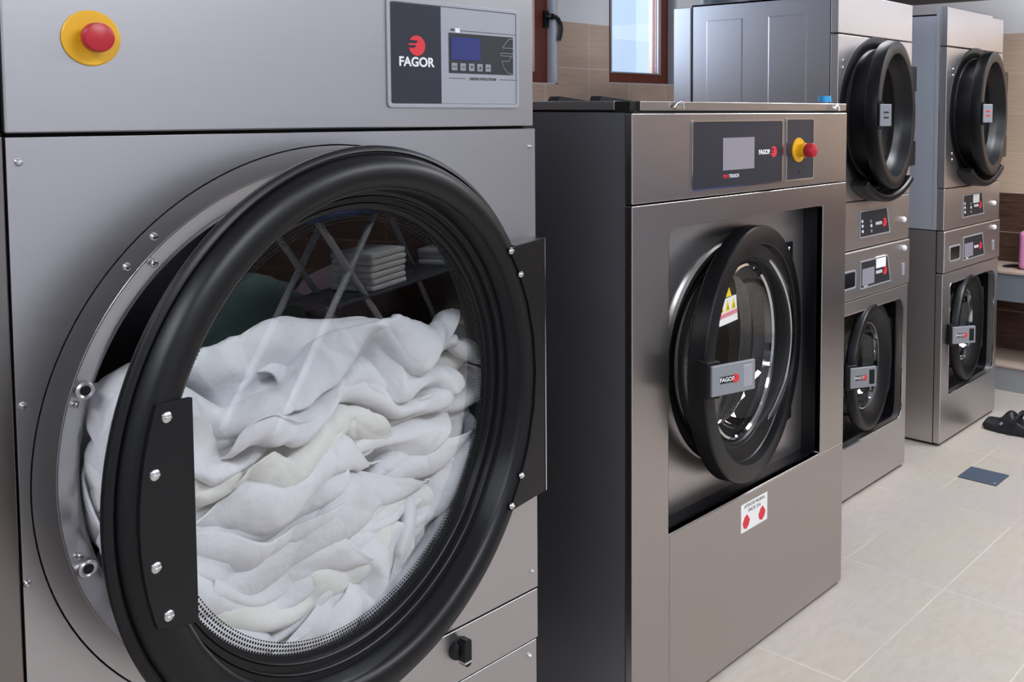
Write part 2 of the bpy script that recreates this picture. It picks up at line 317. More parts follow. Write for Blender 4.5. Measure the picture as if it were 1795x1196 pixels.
put('surround_edge', MB().lathe([(.4185, -.0005), (.418, -.0015), (.4165, -.0015), (.416, .0005)], CX, CZ, YF, 160), S1, D)
th = put('throat', MB().lathe([(.3815, .03), (.3835, .026), (.3815, .024), (.380, .028), (.380, .235), (.383, .235)], CX, CZ, YF, 160), S1, D)
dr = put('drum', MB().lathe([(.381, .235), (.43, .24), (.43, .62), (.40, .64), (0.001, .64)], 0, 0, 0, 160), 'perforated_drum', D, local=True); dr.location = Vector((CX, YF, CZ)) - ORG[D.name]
for x, z in ((.623, 1.271), (.586, 1.233), (.623, 1.233)): screw(x, YF if abs(x - .623) > .01 or z > 1.25 else YF + .003, z, D, .006)
for x, z in ((.519, 1.055), (.516, .849)): screw(x, YF + .004, z, D, .005)
for x, z in ((.460, 1.382), (.454, 1.07), (.451, .837), (1.342, 1.378), (1.339, .521), (1.331, .348)): screw(x, YF, z, D, .005)
for x, z in ((.528, 1.073), (.524, .829)):
    b = put('door_catch', MB().lathe([(.006, -.004), (.0095, -.006), (.012, -.004), (.012, .01)], x, z, YF + .004, 24), S1, D)
    put('catch_hole', MB().lathe([(0, -.0045), (.0075, -.0045), (.0085, -.002)], x, z, YF + .004, 20), 'gap', b)
# control panel
cp = put('control_panel', MB().plate(rrect(1.012, 1.312, 1.453, 1.640, .008), rrect(1.019, 1.305, 1.460, 1.633, .004), YF - .004, YF), 'panel_silver', D, bevel=.0015)
put('label_sheet', MB().box(1.126, 1.304, YF - .0022, YF, 1.461, 1.632), 'panel_silver', cp)
put('brand_plate', MB().box(1.020, 1.126, YF - .0024, YF, 1.461, 1.632), 'black_panel', cp)
text('brand_name', 'FAGOR', .0225, 1.0725, YF - .0026, 1.532, 'white_print', cp, bold=.0006, sx=.93 if 0 else 1)
emblem(1.0735, 1.561, .0175, YF - .0024, cp)
put('display_plate', MB().box(1.143, 1.297, YF - .0028, YF, 1.516, 1.588), 'dark_print', cp)
put('screen', MB().box(1.148, 1.216, YF - .0034, YF, 1.540, 1.581), 'lcd_blue', cp)
for k in range(5): put('button', MB().box(1.1485 + k * .0198, 1.1615 + k * .0198, YF - .0040, YF, 1.5205, 1.5345), 'grey_print', cp, bevel=.001)
for k, sgn in ((2, -1), (3, 1)):
    xx = 1.155 + k * .0198; put('button_arrow', MB().prism([(xx - .003, 1.5275 - sgn * .0025), (xx + .003, 1.5275 - sgn * .0025), (xx, 1.5275 + sgn * .003)], YF - .0044, YF - .0038), 'dark_print', cp, smooth=False)
for k in (0, 1, 4): put('button_print', MB().box(1.151 + k * .0198, 1.159 + k * .0198, YF - .0043, YF - .0038, 1.5268, 1.5282), 'dark_print', cp, smooth=False)
text('slogan', 'GREEN EVOLUTION', .0072, 1.222, YF - .0024, 1.5065, 'dark_print', cp)
for xa, xb, za in ((1.143, 1.180, 1.5062), (1.264, 1.303, 1.5062), (1.17, 1.303, 1.5925)): put('rule_line', MB().box(xa, xb, YF - .0026, YF, za, za + .0009), 'dark_print', cp, smooth=False)
put('white_tab', MB().box(1.158, 1.168, YF - .0032, YF, 1.589, 1.597), 'white_print', cp); text('small_mark', 'DIA', .005, 1.152, YF - .0026, 1.5935, 'dark_print', cp)
eo = MB()   # outlined emblem cut by the edge of the display plate
def outline(mb, pts, w_, y0, y1):
    for (a, b) in zip(pts, pts[1:]):
        dx, dz = b[0] - a[0], b[1] - a[1]; L = math.hypot(dx, dz) or 1; nx, nz = -dz / L * w_, dx / L * w_
        mb.prism([(a[0] + nx, a[1] + nz), (b[0] + nx, b[1] + nz), (b[0] - nx, b[1] - nz), (a[0] - nx, a[1] - nz)], y0, y1)
outline(eo, [(1.296, 1.585), (1.286, 1.584), (1.277, 1.575), (1.270, 1.567), (1.296, 1.567)], .0005, YF - .0034, YF - .0028)
outline(eo, [(1.296, 1.557), (1.266, 1.557), (1.266, 1.552), (1.296, 1.552)], .0005, YF - .0034, YF - .0028)
outline(eo, [(1.292, 1.552), (1.286, 1.542), (1.268, 1.542), (1.273, 1.530), (1.283, 1.520), (1.296, 1.517)], .0005, YF - .0034, YF - .0028)
put('outlined_emblem', eo, 'grey_print', cp, smooth=False)
es = put('emergency_stop', MB().lathe([(.036, 0), (.0365, -.002), (.035, -.003), (.012, -.003)], .550, 1.5435, YF, 48).lathe([(.012, -.003), (.012, -.0035), (0, -.0035)], .550, 1.5435, YF, 48), 'yellow_plastic', D)
put('stop_button', MB().lathe([(.012, -.003), (.0125, -.012), (.0165, -.013), (.0195, -.018), (.0195, -.026), (.018, -.030), (.012, -.032), (0, -.0325)], .550, 1.5435, YF, 48), 'red_plastic', es)
# T-lock on the kick panel
lk = put('panel_lock', MB().lathe([(.021, 0), (.021, -.004), (.018, -.010), (.012, -.014), (0, -.014)], 1.150, .443, YF, 32), 'rubber', D)
tb = MB().prism(rrect(1.142, 1.158, .418, .470, .007), YF - .030, YF - .012); put('lock_handle', tb, 'black_plastic', lk, bevel=.003)
put('lock_band', MB().box(1.1415, 1.1585, YF - .0305, YF - .014, .424, .428), 'chrome', lk)
# --- the door, standing 12 degrees open on its right-hand hinge
prof = [(.346, .050), (.372, .050), (.376, .012), (.438, .010), (.446, .006), (.449, .000), (.4485, -.005), (.445, -.0085), (.4405, -.010), (.4390, -.0065), (.4365, -.0065), (.4350, -.012), (.4310, -.022), (.4240, -.029), (.413, -.0335), (.402, -.034), (.392, -.0315), (.385, -.027), (.3805, -.021), (.379, -.014),
        (.3775, .014), (.3695, .0165), (.3675, .0150), (.3658, .0165), (.3652, .0270), (.3575, .0285), (.3555, .0270), (.3538, .0285), (.3530, .0385), (.346, .0405)]
door = door_frame('door', MB().lathe(prof, seg=192, close=True), 'black_plastic', D, (.910, 1.330, CZ), 12)
put('door_glass', MB().lathe([(.350, .043), (0.0005, .043)], seg=128), 'door_glass', door, local=True, smooth=False)
# grab plate on the left, following the rim
gp = [(-.3495, .145)] + [(-.425 * math.cos(R(a)), .425 * math.sin(R(a))) for a in (20.5, 16, 12, 8, 4, 0, -4, -8, -12, -16, -17.5)] + [(-.3495, -.145)]
gp = [(x, z) for x, z in gp]
put('grab_plate', MB().prism(gp, -.0375, -.031), 'black_panel' if 0 else 'black_plastic', door, local=True, bevel=.0015)
for x, z in ((-.386, .130), (-.404, .064), (-.406, -.050), (-.391, -.117)): screw(x, -.0375, z, door, .0075, local=True)
hp = [(.433, .256)] + [(.433, -.250)] + [(.405 * math.cos(R(a)), .405 * math.sin(R(a))) for a in (-38, -30, -20, -10, 0, 10, 20, 30, 38)]
put('hinge_plate', MB().prism(hp, -.0385, -.034).box(.433, .436, -.0385, .02, -.25, .256).prism([(.34, .252), (.433, .256), (.433, .253), (.34, .249)], -.038, .02), 'black_plastic', door, local=True, bevel=.001)
put('hinge_edge', MB().box(.4362, .4392, -.0385, .06, -.25, .255), 'chrome', door, local=True)
for x, z in ((.322, .243), (.352, .195), (.349, -.192), (.317, -.240)): screw(x + .004, -.0385, z, door, .0065, local=True)
LAUNDRY = (
114,-12,-13,-15,-14,-15,-13,-13,-10,-8,-14,-18,-16,-13,-17,-16,-17,-19,-18,-17,-18,-14,-15,-15,-10,-5,-15,-9,-10,-16,-10,-9,-11,13,-4,-2,1,0,1,0,1,-2,-1,-2,2,-1,-3,0,-1,-1,1,0,1,2,0,0,0,-1,-4,-1,-5,-3,4,-1,-1,9,11,1,0,-1,0,1,0,0,-2,-4,1,0,-1,-2,-1,-1,0,1,2,1,1,-1,-1,0,1,-5,-1,0,1,0,0,0,-8,10,1,0,
0,1,-1,0,-1,-1,-1,-1,-1,0,0,-1,1,0,0,0,2,0,-2,1,-1,-3,0,1,0,-2,-1,0,1,-1,10,-2,2,1,0,1,-1,-1,0,-2,-2,0,0,0,1,0,0,-1,0,0,1,1,1,0,0,-2,1,0,-2,-1,-1,2,-4,10,0,1,1,-1,0,-1,-1,-1,-2,1,-1,0,0,1,-1,1,2,0,-1,0,3,0,2,-1,1,0,-1,1,0,0,-4,-3,11,1,1,-1,1,-2,-1,-2,-1,-1,1,0,0,0,0,0,1,1,2,1,0,1,
0,1,0,0,0,1,1,-2,0,-4,-1,13,0,0,-2,-2,0,-1,0,-1,0,-1,1,1,-1,0,1,1,1,2,0,0,1,0,-1,-1,0,1,-1,-2,-2,-2,-1,2,11,-1,0,0,-1,-3,0,0,1,1,-2,-1,1,2,2,0,0,1,1,1,-1,-1,-1,-1,-1,-2,-2,-1,-2,1,-3,-3,4,4,5,-3,0,0,1,0,0,-1,0,1,0,-1,2,0,2,2,-2,1,-1,0,-4,-2,-1,-2,0,-2,-1,1,0,-2,2,11,10,-3,-1,0,1,0,0,
0,0,-1,-1,2,2,2,0,1,-2,0,-3,-2,-3,-2,0,-1,0,-1,1,0,0,0,2,12,5,6,0,0,0,-3,-1,-1,2,0,1,4,1,0,0,2,-2,0,0,-5,-4,-1,1,-2,1,0,0,1,-1,-1,3,6,9,-3,4,-2,-1,-1,0,1,1,-2,3,2,1,2,1,-1,-1,-1,-2,-3,0,0,0,-1,0,-1,2,0,-2,1,3,2,1,1,-5,-3,-1,0,0,0,-1,0,2,9,4,1,-1,-1,-1,-3,-1,-1,-1,-1,1,0,-1,2,-1,-1,
0,1,3,1,1,3,-6,-7,-2,-1,-1,0,0,1,-1,4,5,5,-2,0,-1,-3,-2,0,-1,0,3,-1,1,0,0,1,0,1,2,0,4,4,2,-7,-4,-1,-1,0,-1,1,-2,1,-1,0,6,2,-1,-1,0,0,0,0,1,-1,1,1,3,-2,0,1,2,0,4,4,2,-3,-5,-2,-4,3,-1,-1,0,1,-1,0,-2,-3,2,2,5,2,0,0,0,1,-1,1,1,-1,3,3,-1,0,3,4,1,-5,-4,-3,3,-12,10,-2,0,0,1,-1,-3,-3,-2,-2,
1,9,6,2,0,0,0,2,0,0,0,4,0,0,2,5,0,-4,-6,-3,4,3,-13,5,2,1,-1,1,2,-3,-7,-3,6,4,-4,7,4,1,0,1,4,1,2,1,0,0,2,2,-1,-2,-5,-1,1,2,4,-8,-8,6,1,1,0,0,1,-6,-4,1,6,2,-1,4,3,6,9,1,0,-1,2,0,0,1,0,-2,-4,-2,2,1,2,5,-1,-9,0,3,-1,-1,0,1,-1,-4,-4,0,5,-3,0,12,18,3,-2,0,-1,0,0,-1,1,-1,-2,-2,0,4,1,2,
1,-2,1,-4,-4,0,0,1,0,3,5,-6,-1,-11,4,10,11,4,0,-1,3,2,0,-1,-1,-1,0,2,1,1,-3,5,0,0,-7,0,0,1,1,1,1,1,3,4,2,-15,4,7,5,2,-6,-7,0,2,5,3,4,0,1,3,-1,0,1,1,1,1,-13,0,-1,-2,1,1,2,1,2,4,1,1,4,-2,-2,2,-8,-9,-3,-1,0,2,4,9,7,3,-1,1,0,1,1,-1,-8,-1,1,0,1,1,2,1,2,4,4,-1,-1,0,-2,-4,-3,-7,-6,-2,3,
-2,3,6,6,12,-2,-2,-1,1,1,0,-5,-2,4,5,2,1,-1,2,3,3,1,0,-2,-1,1,-2,-7,-7,-1,-4,-1,-1,3,5,9,6,-3,4,1,-2,1,0,-1,-3,4,1,11,0,0,2,2,0,1,0,-2,-4,-1,1,0,-2,-10,-7,-1,0,0,8,10,6,-5,-2,2,2,2,3,0,-1,2,-2,-2,12,0,1,2,0,0,-2,-1,-4,-4,1,-2,0,0,-5,-6,-1,-1,5,12,5,0,-7,1,2,1,4,0,1,-1,0,-4,-3,10,1,1,
2,-2,-1,-5,-2,-2,0,0,-2,-1,-6,-2,2,2,1,9,4,2,-5,-6,-3,-3,2,2,2,2,4,-3,-2,-1,10,0,1,-2,1,-3,-1,-2,-3,-1,-2,-1,-3,0,1,0,2,8,4,3,-8,-12,-2,-4,-1,0,3,1,2,3,2,2,-2,9,0,1,-1,-3,-1,-1,-5,-1,2,-4,0,-1,0,3,5,7,5,-3,-15,-14,-1,0,0,0,1,-1,-1,1,1,6,6,1,8,0,-1,-2,-2,-1,-1,0,-2,-2,1,-1,-1,3,4,6,5,3,
-1,-16,-12,-5,-1,0,2,-1,-1,1,-1,0,2,5,8,1,2,-2,0,0,-1,0,-1,0,0,-1,0,3,7,7,4,0,-3,-16,-5,-2,-4,-1,-3,-3,1,-2,-1,1,0,0,3,5,2,0,1,-1,-1,-1,-1,1,0,-1,1,3,7,6,2,-1,-4,-9,-3,0,1,-3,-4,-4,-3,-5,-1,1,0,1,-1,-1,1,4,0,-1,-1,-1,0,0,0,1,1,1,6,7,0,0,-5,-7,-4,0,1,3,0,-4,-2,-2,-5,-6,-4,-1,1,1,-1,1,7,
-2,-3,0,0,0,1,-1,1,1,7,4,1,-1,-4,-5,-3,-1,0,2,-1,-1,2,-1,-2,-1,-4,-6,-6,-2,-1,-1,2,8,-5,0,-1,2,-1,0,1,0,5,7,-1,-2,-1,-6,-2,-1,-1,2,-1,-3,-1,5,-1,-1,-1,0,-2,-3,-6,-5,-2,1,4,0,0,1,-2,1,0,0,5,6,1,1,-2,-4,-4,-3,-2,1,-1,-1,-1,1,0,1,1,0,0,1,1,-3,-3,-6,-2,4,1,0,0,0,0,1,4,5,1,-1,2,-2,-7,-3,-1,
0,-1,0,0,1,0,-3,5,-1,0,1,0,1,1,1,0,-8,3,1,1,-1,1,0,4,6,2,-2,0,0,-8,-3,-1,0,1,0,-1,1,1,2,0,-2,3,1,0,1,1,2,0,2,-4,5,0,0,0,0,3,5,3,0,0,-4,-6,-2,-1,1,0,0,1,1,0,2,1,1,0,0,1,1,0,2,0,1,-2,2,0,5,-1,0,3,4,2,3,-1,0,-4,-7,-1,0,1,0,1,2,0,2,0,1,1,-1,2,-1,0,2,0,0,1,0,-1,204,15,14,16,14,11,
11,13,11,10,7,6,-2,-6,-5,-6,-9,-9,-8,-9,-8,-10,-13,-15,-18,-17,-12,-6,0,1,1,2,-6,3,-3,2,0,0,3,1,-2,-1,-1,-2,-11,-5,0,-1,0,5,4,0,0,-2,1,1,-1,1,-1,-4,-1,-2,-2,0,0,10,8,-7,-2,0,-1,-2,0,0,-2,-6,-5,2,6,2,-1,-8,-2,4,4,1,0,-1,1,1,0,0,-2,-5,-2,0,0,0,-1,18,-8,-12,-5,1,-1,-2,-2,-4,-3,0,7,5,4,-5,-1,
-7,-3,3,4,1,0,1,1,1,0,2,-6,-6,1,0,-1,-2,13,4,-6,-14,-8,1,-1,-3,-3,0,0,0,2,4,6,1,-3,-8,-3,3,4,1,0,3,0,0,0,1,-5,-6,-1,0,-1,13,3,1,-6,-15,-11,-1,-1,-1,0,1,0,-1,2,6,6,2,-6,-6,-5,3,4,0,0,4,2,-1,1,-1,-6,-4,-2,1,11,1,0,1,-5,-14,-11,-2,0,2,0,-1,1,-1,4,7,3,1,-5,-6,-5,3,4,0,1,3,1,0,2,-2,-8,-3,
-1,9,-7,1,2,1,-5,-12,-8,1,0,1,0,-1,1,1,4,3,1,-1,-1,-5,-4,3,4,0,-1,3,1,0,1,-2,-6,-2,-6,-1,1,2,2,2,-5,-8,-5,0,1,0,1,0,2,2,3,0,-1,-1,0,-5,-3,3,2,1,-2,1,-2,0,2,-1,-4,-17,0,1,1,7,5,2,-5,-9,-3,1,1,-1,0,1,1,5,4,1,-3,-2,-2,-1,-4,4,-1,0,1,1,-3,-1,0,-2,-19,0,0,2,0,6,9,2,-6,-8,-3,0,0,-1,1,-1,
-1,6,5,-1,-1,-2,1,-3,-3,3,1,0,3,0,-3,-3,0,-10,-5,-2,0,0,0,6,10,4,-7,-9,-3,3,2,-3,-3,-1,1,4,6,-1,-1,-3,2,-3,-2,3,1,2,3,-1,-3,-5,-7,-2,-4,-2,-3,0,4,7,9,3,-6,-12,-5,0,0,1,-1,-1,0,4,5,2,-3,-2,-1,-1,-1,2,0,3,3,1,-4,-6,1,-4,-7,0,1,-1,3,9,9,1,-5,-13,-4,-2,1,2,1,-2,-1,2,4,-3,-1,1,-1,-1,-1,1,3,
4,3,1,-14,0,-1,1,2,-1,-2,-1,1,8,10,3,-7,-11,-4,-1,1,1,-1,-1,0,1,2,-1,-1,1,0,-1,0,0,3,3,3,-13,-2,1,2,-2,0,0,-1,1,2,7,7,0,-7,-9,1,1,-2,0,-2,0,-1,2,0,0,0,0,0,-1,-1,1,1,3,-13,-1,0,-1,0,0,2,1,-1,-2,2,8,6,-3,-6,-4,2,-2,-1,0,-2,-1,1,0,-1,0,1,-1,0,0,-1,1,1,-12,0,0,0,0,0,-2,-1,-2,-1,1,6,9,3,
-4,-9,-3,3,-1,0,-1,-1,0,-1,0,0,0,0,-1,1,-1,0,0,-13,0,3,-2,1,-2,-4,0,-1,0,2,-1,7,10,1,-7,-10,0,2,0,1,-1,-2,1,0,0,0,0,1,-3,0,-1,2,-13,3,-4,-1,0,1,0,-4,0,1,-2,2,1,7,8,0,-7,-8,-1,1,0,2,-1,0,0,-1,-1,1,0,1,-2,1,-1,-12,0,0,-2,-2,-1,0,-1,1,0,0,-1,2,2,4,1,0,-2,-2,-2,1,-1,1,0,-1,1,-1,-1,0,0,0,
-1,1,-16,1,0,1,-1,-1,0,1,0,-2,-3,3,2,-4,1,4,1,0,0,0,-3,1,0,0,1,0,0,-1,-2,-1,1,-1,1,-16,0,-1,1,0,1,2,3,-2,-4,1,5,-7,2,-1,2,2,1,-1,0,0,-1,0,-2,1,4,0,-1,-2,-3,0,-1,-1,-11,-6,-1,0,2,0,0,-1,0,7,0,-8,1,-1,1,1,3,0,0,0,0,-1,-1,0,0,0,4,0,-2,-2,-2,0,0,-9,-2,-2,-3,-2,0,0,1,4,-3,0,-2,1,0,1,0,2,
2,0,-1,-1,0,2,0,-1,0,1,3,0,-1,-4,0,-1,-10,0,-2,-2,-4,0,2,1,-2,1,1,-1,0,-1,-1,1,0,2,1,0,0,1,0,3,-1,2,-1,2,1,-1,-2,-4,1,-11,3,2,-2,-3,-5,-1,0,0,1,-2,1,0,-1,0,0,2,1,1,0,0,-1,-1,2,2,3,1,-2,3,1,0,-3,-2,-13,3,4,4,-2,-4,-7,-3,0,2,3,1,-3,-2,0,0,1,1,1,-1,0,0,1,-2,0,-1,5,3,1,1,2,1,-6,-14,-1,
2,11,6,-1,-5,-7,-3,-2,3,-2,-4,-1,1,0,-1,1,1,1,0,-2,2,0,1,-3,-1,4,4,5,3,2,-4,-17,6,-2,4,9,5,2,-6,0,-5,-5,-7,-1,0,0,1,-1,0,1,2,0,-1,-2,3,1,-1,-3,0,3,5,5,3,2,-19,8,1,-3,5,8,5,3,-9,-6,-9,-2,-1,2,-1,1,1,-1,0,3,2,-2,-1,-2,3,0,-2,-2,0,4,0,9,4,-17,1,14,1,-4,1,5,5,-6,-11,-7,1,1,0,-1,0,0,0,1,
1,5,1,-4,-1,-3,4,0,-3,-2,-1,5,2,4,-17,-1,1,4,2,1,2,-3,0,0,-3,0,0,-3,1,0,0,-1,-1,6,1,3,-1,-3,-1,-3,-1,1,-1,-1,2,2,6,-18,2,0,0,3,1,-2,2,6,2,-3,-5,2,0,-1,-3,-2,2,1,-1,4,2,1,-2,-3,-2,1,1,-3,-2,-1,0,2,-17,1,2,1,-2,-2,2,6,6,1,-1,-3,1,-1,-2,-2,-5,1,5,-1,2,0,1,2,-4,-2,0,2,0,-4,-5,0,4,-10,-5,
-3,1,-1,0,-1,2,5,9,5,-4,-9,2,-2,-3,0,-2,4,5,-2,2,6,-2,1,-5,0,1,1,-4,-3,-5,-1,-4,-3,-6,-5,-1,0,1,0,0,6,7,3,-6,-5,0,1,2,-2,-5,2,3,6,1,3,1,0,-3,-3,2,1,-4,-4,-5,7,-1,-2,-11,-9,-3,0,0,1,0,4,4,2,-4,0,1,0,1,-4,-4,3,7,1,5,0,0,-4,-2,-1,4,0,-3,-4,14,-2,-3,-7,-6,-7,-4,-2,0,0,2,1,1,1,-2,3,2,-3,0,
-3,-2,1,7,3,3,1,-1,-5,-1,0,2,0,1,18,-3,-7,-2,-2,-5,-7,-7,-2,0,-1,5,0,0,1,1,2,2,-3,-4,-3,0,3,4,6,2,0,-2,-5,0,4,0,0,16,-6,-4,1,-1,1,-2,-6,-13,-5,1,3,3,-2,1,2,1,1,1,-3,-3,-2,-1,5,5,5,2,-2,-4,-3,-1,3,1,9,-4,1,0,2,1,-2,0,1,-10,-10,1,-1,2,-1,-4,1,5,0,0,-3,-1,-4,-1,5,5,2,2,0,-4,0,3,0,337,1,
-4,4,-2,-10,-13,-9,-4,-4,-6,-7,-7,-12,-13,-14,-17,-18,-10,-11,-12,-15,-14,-15,-17,-17,-14,-15,-17,-18,-20,-19,-19,4,1,-1,-4,-6,-4,-2,-3,-2,0,2,-2,0,3,1,1,5,2,-6,-2,-1,1,0,0,1,3,-1,-1,3,5,4,1,1,11,-8,-5,-5,-5,0,0,-2,-1,-2,0,4,-1,1,1,0,0,3,0,-2,-1,0,0,0,0,0,1,1,1,3,4,3,6,-6,-2,4,-8,-1,-1,0,0,-2,
0,-2,0,2,0,0,2,-1,0,1,1,1,-1,0,0,1,0,1,1,0,1,8,3,3,-9,-1,-3,0,0,2,2,0,-3,-3,-1,-1,1,0,0,1,2,-1,-1,-1,3,2,-1,0,0,0,-1,4,4,2,-3,1,0,-2,-7,-3,1,-1,1,3,0,-1,-3,-3,0,-1,1,0,0,0,1,1,-1,-2,1,1,0,0,0,1,1,2,0,-3,0,-1,2,-3,-4,-3,0,-2,1,2,-1,-3,1,-4,-3,1,0,1,1,1,0,0,-2,2,1,-1,-1,0,0,0,0,-2,
2,0,1,2,1,-2,-3,-1,-2,-4,2,1,-1,-2,0,-1,3,-4,-1,2,0,0,0,-1,-3,1,0,0,-1,-1,-1,1,2,6,1,-1,-2,5,-1,1,-2,-2,-3,-2,0,0,0,-2,2,1,3,-5,-4,1,-2,1,0,1,-1,0,0,-2,-2,-2,2,5,3,6,3,-6,5,4,-1,1,0,-2,-5,-2,0,0,0,4,-6,3,2,-4,-4,1,0,0,0,-2,2,1,0,-1,-3,-4,1,0,6,6,-4,0,5,1,1,0,-1,-1,-2,-1,-2,1,-6,1,-5,
-1,3,0,0,-1,-1,1,2,-1,1,5,1,-1,-5,-6,-2,-1,3,-6,0,0,3,3,1,1,1,-3,-1,-5,-3,0,-4,2,0,1,2,0,0,0,-5,2,-1,2,3,6,2,-5,-6,-5,-2,-2,-4,-1,1,3,-1,1,0,-2,2,0,-2,-4,-6,-1,1,2,-1,0,3,0,0,0,-4,3,1,-1,0,4,3,-3,-2,-5,-4,-4,-1,0,-1,-1,-1,2,2,0,0,1,0,-4,-5,-1,-1,1,1,1,1,2,-1,-3,-1,-1,2,3,0,3,2,-4,-3,
-6,-14,3,2,1,1,1,0,1,0,1,0,-1,2,-2,-5,-1,-2,0,0,1,1,1,0,-3,0,-2,-1,2,1,3,0,-3,-2,-13,-2,1,2,2,2,1,1,2,0,1,1,-1,0,-2,-3,-2,-2,0,0,0,2,1,-2,-3,0,-1,0,1,0,0,-2,2,-8,-5,1,-2,1,3,1,1,0,3,1,0,1,0,-1,-1,-2,-2,-2,0,1,0,1,1,-2,-2,1,0,-2,-1,-1,0,1,-4,-2,-6,-1,0,0,1,1,2,2,0,2,-1,1,0,0,0,-1,
-3,0,-2,0,1,4,-1,-2,2,-1,0,0,-2,-2,-4,-1,-3,-5,-1,-1,-1,0,0,1,1,2,-1,3,1,1,0,-1,-1,0,-4,-1,0,1,0,2,-4,-2,3,5,1,-2,-2,-4,-2,0,-2,-3,-3,-1,-1,-1,0,-1,2,3,0,1,1,0,1,-1,-1,0,-2,0,-1,1,0,0,-5,-2,3,5,1,1,-1,-2,1,-1,-1,0,-2,-4,0,-2,-2,1,1,2,0,2,0,0,0,1,0,-1,-3,-1,0,2,2,-3,-4,-2,0,7,1,1,-1,0,
0,-1,-3,-1,2,-4,-2,1,-2,0,0,1,0,0,1,1,-1,-1,0,-1,-2,-1,0,1,2,0,-3,-2,2,4,3,-3,1,1,0,0,-3,-2,0,0,-1,-2,-2,0,2,1,1,0,-1,1,1,-1,-1,1,-4,-1,-1,-1,0,0,0,-2,5,-1,-5,2,0,1,0,0,0,0,-1,-4,1,0,-2,-2,0,1,0,2,-1,0,1,0,-1,-1,-2,0,1,0,-1,-2,-1,-2,3,-5,0,2,0,1,1,-1,-1,0,-1,-1,-2,0,-1,0,1,0,0,1,1,
0,0,0,1,-2,0,2,0,-1,-1,-2,-3,0,-8,-1,2,2,0,1,1,1,0,0,-2,-1,-1,-1,-1,0,0,1,0,2,0,1,1,1,0,-1,3,5,-3,-3,-1,-3,-4,-10,0,0,0,3,0,2,1,0,1,-2,0,0,-1,-1,-1,1,-1,1,0,1,0,2,2,4,-1,-2,0,1,-2,-3,0,-1,-12,1,-1,0,0,3,1,1,1,1,1,-1,-1,0,0,-1,-1,1,-1,-1,1,1,0,1,2,0,-4,-2,2,1,-2,-1,1,-13,0,-1,1,-1,1,
2,1,2,1,1,1,-1,1,-2,-1,0,-1,0,-2,0,1,0,0,-1,1,-1,-3,1,2,1,0,0,-13,0,1,2,2,-3,-1,2,0,1,2,2,0,-1,0,-1,0,0,0,0,-2,-1,-1,0,-1,1,-1,-1,0,1,2,0,0,-6,-2,-2,-1,0,2,-2,-2,1,3,2,-1,2,0,0,1,0,-1,-1,-1,1,-2,0,-2,1,0,3,-3,-2,2,0,2,0,-4,0,-1,-2,-2,0,-1,0,0,0,-1,4,1,0,1,0,-1,1,-1,1,-1,3,-1,2,-1,
0,0,2,0,-5,-1,-1,1,-8,1,1,-2,0,-2,2,-1,-2,-1,1,0,0,4,0,0,0,-1,2,0,0,-1,1,0,3,0,1,-1,-4,-2,3,1,5,-7,0,0,1,-1,-1,-1,0,1,-2,-1,-1,3,-2,2,2,0,0,0,1,0,0,-3,0,0,3,-2,-2,-1,3,-1,5,2,-11,0,1,1,0,1,1,0,-1,0,-1,-1,-2,1,1,0,1,1,0,-1,0,0,0,-4,0,0,2,1,0,2,5,2,5,-11,1,1,-1,1,0,0,1,0,-1,0,-1,0,
-1,0,1,2,0,0,-1,1,-2,1,-1,-4,-1,1,3,4,5,7,6,-1,-11,1,0,1,0,0,0,-1,1,0,0,0,-1,0,0,1,0,1,0,1,-1,1,-1,0,0,-4,-1,8,11,4,2,2,4,-8,0,-1,1,-1,0,0,0,0,1,0,-1,1,-1,0,0,0,2,1,1,0,0,1,0,-1,1,3,8,9,2,-2,2,0,-6,-2,1,-2,1,0,-1,0,-1,0,2,-1,-1,1,0,-1,1,0,3,1,1,1,1,0,-1,4,7,2,4,5,-1,0,1,-8,1,-2,
0,0,0,-1,-1,1,0,-1,1,1,-1,0,0,0,1,1,4,2,0,-1,1,4,8,3,-1,-7,4,9,3,-1,-11,1,2,0,-2,0,1,0,-2,0,0,3,0,0,-2,-1,0,0,1,-1,5,3,2,3,9,4,1,-3,-8,-5,-2,10,10,-14,3,2,0,1,-1,-1,0,0,0,-1,-1,4,-1,2,-1,-2,-1,-2,1,-1,6,8,12,3,-3,-5,-6,2,0,-2,-7,10,271,-19,-15,-17,-17,-15,-14,-16,-18,-12,-17,-15,-14,-17,
-17,-16,-16,-18,-19,-13,-14,-18,-18,-20,-18,-19,-19,-19,-18,-13,-17,-15,-10,6,2,-3,-1,-1,0,-1,-1,0,-2,-1,-1,-3,0,1,0,1,2,6,-2,-4,1,-1,3,0,1,1,1,2,-3,1,-1,-1,6,-1,0,1,1,-1,-2,-2,0,-3,0,-3,-1,0,-1,1,-1,4,4,-2,-1,-1,2,-1,2,1,0,1,3,1,-1,0,-4,4,1,0,-1,-1,-2,-1,1,-1,-2,-1,2,-1,0,1,-2,0,6,-1,-2,0,-1,
0,1,0,1,0,2,4,2,1,0,0,3,0,0,0,-1,-1,-1,0,-1,0,1,1,0,1,0,0,3,-1,-3,0,1,1,0,1,-2,0,2,6,1,-1,0,0,-1,3,0,-1,-1,1,-1,1,-1,1,0,2,1,2,0,0,4,4,-5,-4,1,0,1,0,-2,0,-1,6,2,-3,-2,0,0,3,4,-2,0,0,0,1,0,1,1,1,0,1,1,0,3,6,-3,-4,-2,0,1,0,0,1,0,3,3,-3,-5,-1,-1,0,-2,1,1,0,0,1,1,1,0,1,1,1,-1,1,1,
